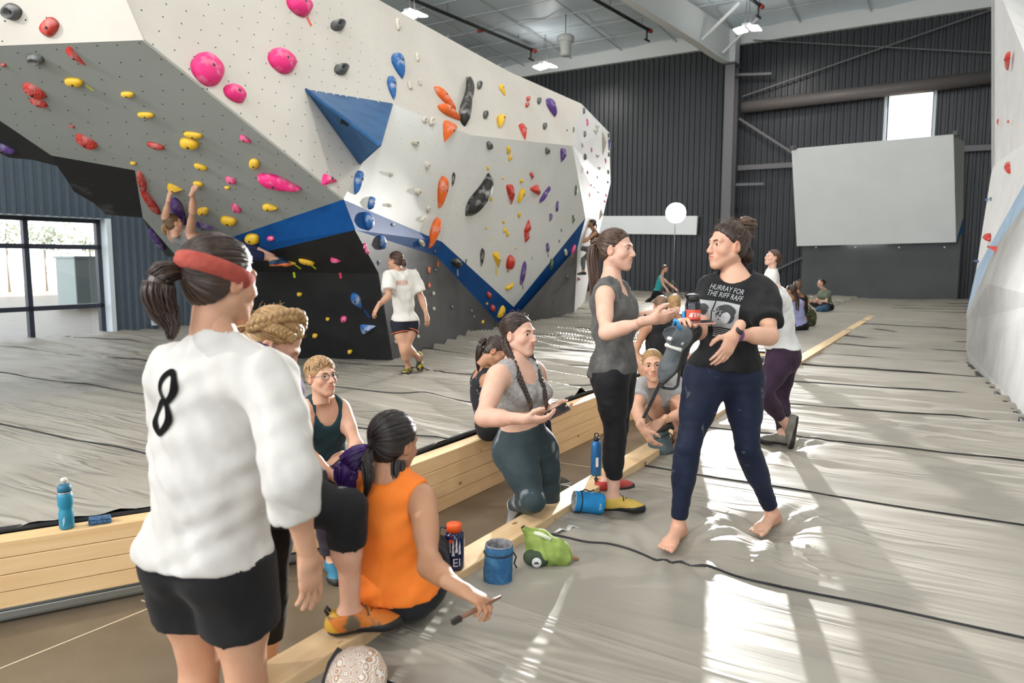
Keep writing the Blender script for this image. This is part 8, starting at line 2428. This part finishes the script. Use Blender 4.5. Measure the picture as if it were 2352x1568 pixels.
# pair of grey climbing shoes dangling from her hand
def loose_shoe(heel, toe, up, label, s=1.0):
    f = nrm(toe - heel); u = nrm(up - f * np.dot(up, f)); r = np.cross(f, u); R3 = np.stack([r, f, u]); ctr = heel
    W = lambda a: ctr + s * (r * a[0] + f * (a[1] + .06) + u * a[2])
    rt = prop('climbing_shoe', label, 'shoe', heel)
    pr = [(('ell', W((0, -.03, .04)), R3, (.034, .04, .045)), .03), (('cone', W((0, 0, .045)), W((0, .11, .026)), .038, .028), .03), (('ell', W((0, .125, .02)), R3, (.043, .058, .024)), .03), (('cone', W((0, .13, .018)), W((0, .185, .008)), .03, .016), .02), (('cone', W((0, -.02, .06)), W((0, -.01, .105)), .038, .036), .03)]
    gm = noise_mat('loose_shoe_grey', (.07, .08, .085), (.11, .12, .125), 16, .7, bump=.3, bscale=40)
    v, q = mesh_from(pr, .005, .002, subs=[('ell', W((0, -.005, .125)), R3, (.030, .045, .05))]); link_mesh('upper', mesh_np('upper', v, q), rt, gm)
    v, q = mesh_from(pr, .005, .006, cuts=[(W((0, 0, .014)), u)]); link_mesh('sole', mesh_np('sole', v, q), rt, M_RUBBER)
    wm = mat('strap_white', (.58, .57, .52), .7)
    for k, yy in enumerate((.005, .035)):
        m = MB(); pts = [W((x * .043, yy + .01 * x, .055 - .01 * k + .036 * (1 - x * x))) for x in np.linspace(-1, 1, 9)]; m.tube(pts, .010, 6); m.build('velcro_strap', wm, rt)
    m = MB(); m.tube([W((-.02, -.05, .09)), W((-.01, -.075, .115)), W((.01, -.075, .115)), W((.02, -.05, .09))], .008, 6); m.build('pull_tab', mat('tab_blue', (.02, .22, .48), .6), rt)
loose_shoe(at(1590, 762, 3.20), at(1545, 838, 3.22), nrm(V(-.75, -.5, .35)), 'grey climbing shoe with white straps dangling toe-down before black tee')
loose_shoe(at(1612, 756, 3.28), at(1566, 824, 3.32), nrm(V(-.6, .6, .4)), 'second grey climbing shoe half hidden behind the dangling one')
# black chalk-bag strap hanging from her hip
m = MB(); pl = [(1562, 842, 3.45), (1560, 862, 3.44), (1556, 886, 3.43), (1546, 893, 3.42), (1522, 890, 3.42), (1516, 880, 3.42)]
pts = [at(*p) for p in pl]
for i in range(len(pts) - 1): m.bar(pts[i], pts[i + 1], .004, .014, up=(0, 0, 1) if i > 2 else (1, 0, 0))
r_ = prop('waist_belt', 'black webbing belt with buckle hanging beside the navy leggings', 'belt', pts[0]); m.build('belt_webbing', M_BLACKCLOTH, r_)
m = MB(); pts = [at(1532, 840, 3.44), at(1516, 880, 3.42), at(1500, 915, 3.42), at(1478, 960, 3.44)]
for i in range(3): m.bar(pts[i], pts[i + 1], .004, .016, up=(1, 0, .4))
m.build('belt_tail', M_BLACKCLOTH, r_)
m = MB(); m.box(at(1519, 884, 3.41), (.014, .005, .010)); m.build('buckle', M_RUBBER, r_, .002)
# bags of the far sitters
c = onz(1856, 752, 0); r_ = prop('backpack', 'dark camouflage backpack next to the lavender tank', 'backpack', c); v, q = mesh_from([(('ell', c + V(0, 0, .20), EYE3, (.16, .13, .21)), .04), (('ell', c + V(0, -.1, .13), EYE3, (.12, .07, .11)), .04)], .018, cuts=[(c, -Z3)], fold=folds(5, .012, 20)); link_mesh('pack_body', mesh_np('pack_body', v, q), r_, noise_mat('camo', (.02, .025, .012), (.10, .10, .04), 18, .85, lo=.48, hi=.54))
m = MB(); m.tube([c + V(-.05, 0, .40), c + V(0, 0, .46), c + V(.05, 0, .40)], .012, 6); m.build('haul_loop', M_BLACKCLOTH, r_)
c = onz(1888, 719, 0); v, q = mesh_from([(('ell', c + V(0, 0, .10), EYE3, (.17, .12, .11)), .04), (('ell', c + V(.1, 0, .15), EYE3, (.09, .09, .09)), .05)], .02, cuts=[(c, -Z3)], fold=folds(6, .012, 22)); r_ = prop('gear_bag', 'dark blue gear bag at the feet of the olive tee', 'bag', c); link_mesh('bag_body', mesh_np('bag_body', v, q), r_, noise_mat('gear_blue', (.015, .03, .06), (.04, .12, .20), 8, .8)); m = MB(); m.tube([c + V(-.1, -.05, .18), c + V(0, -.06, .25), c + V(.1, -.05, .2)], .012, 6); m.build('handle', M_BLACKCLOTH, r_)
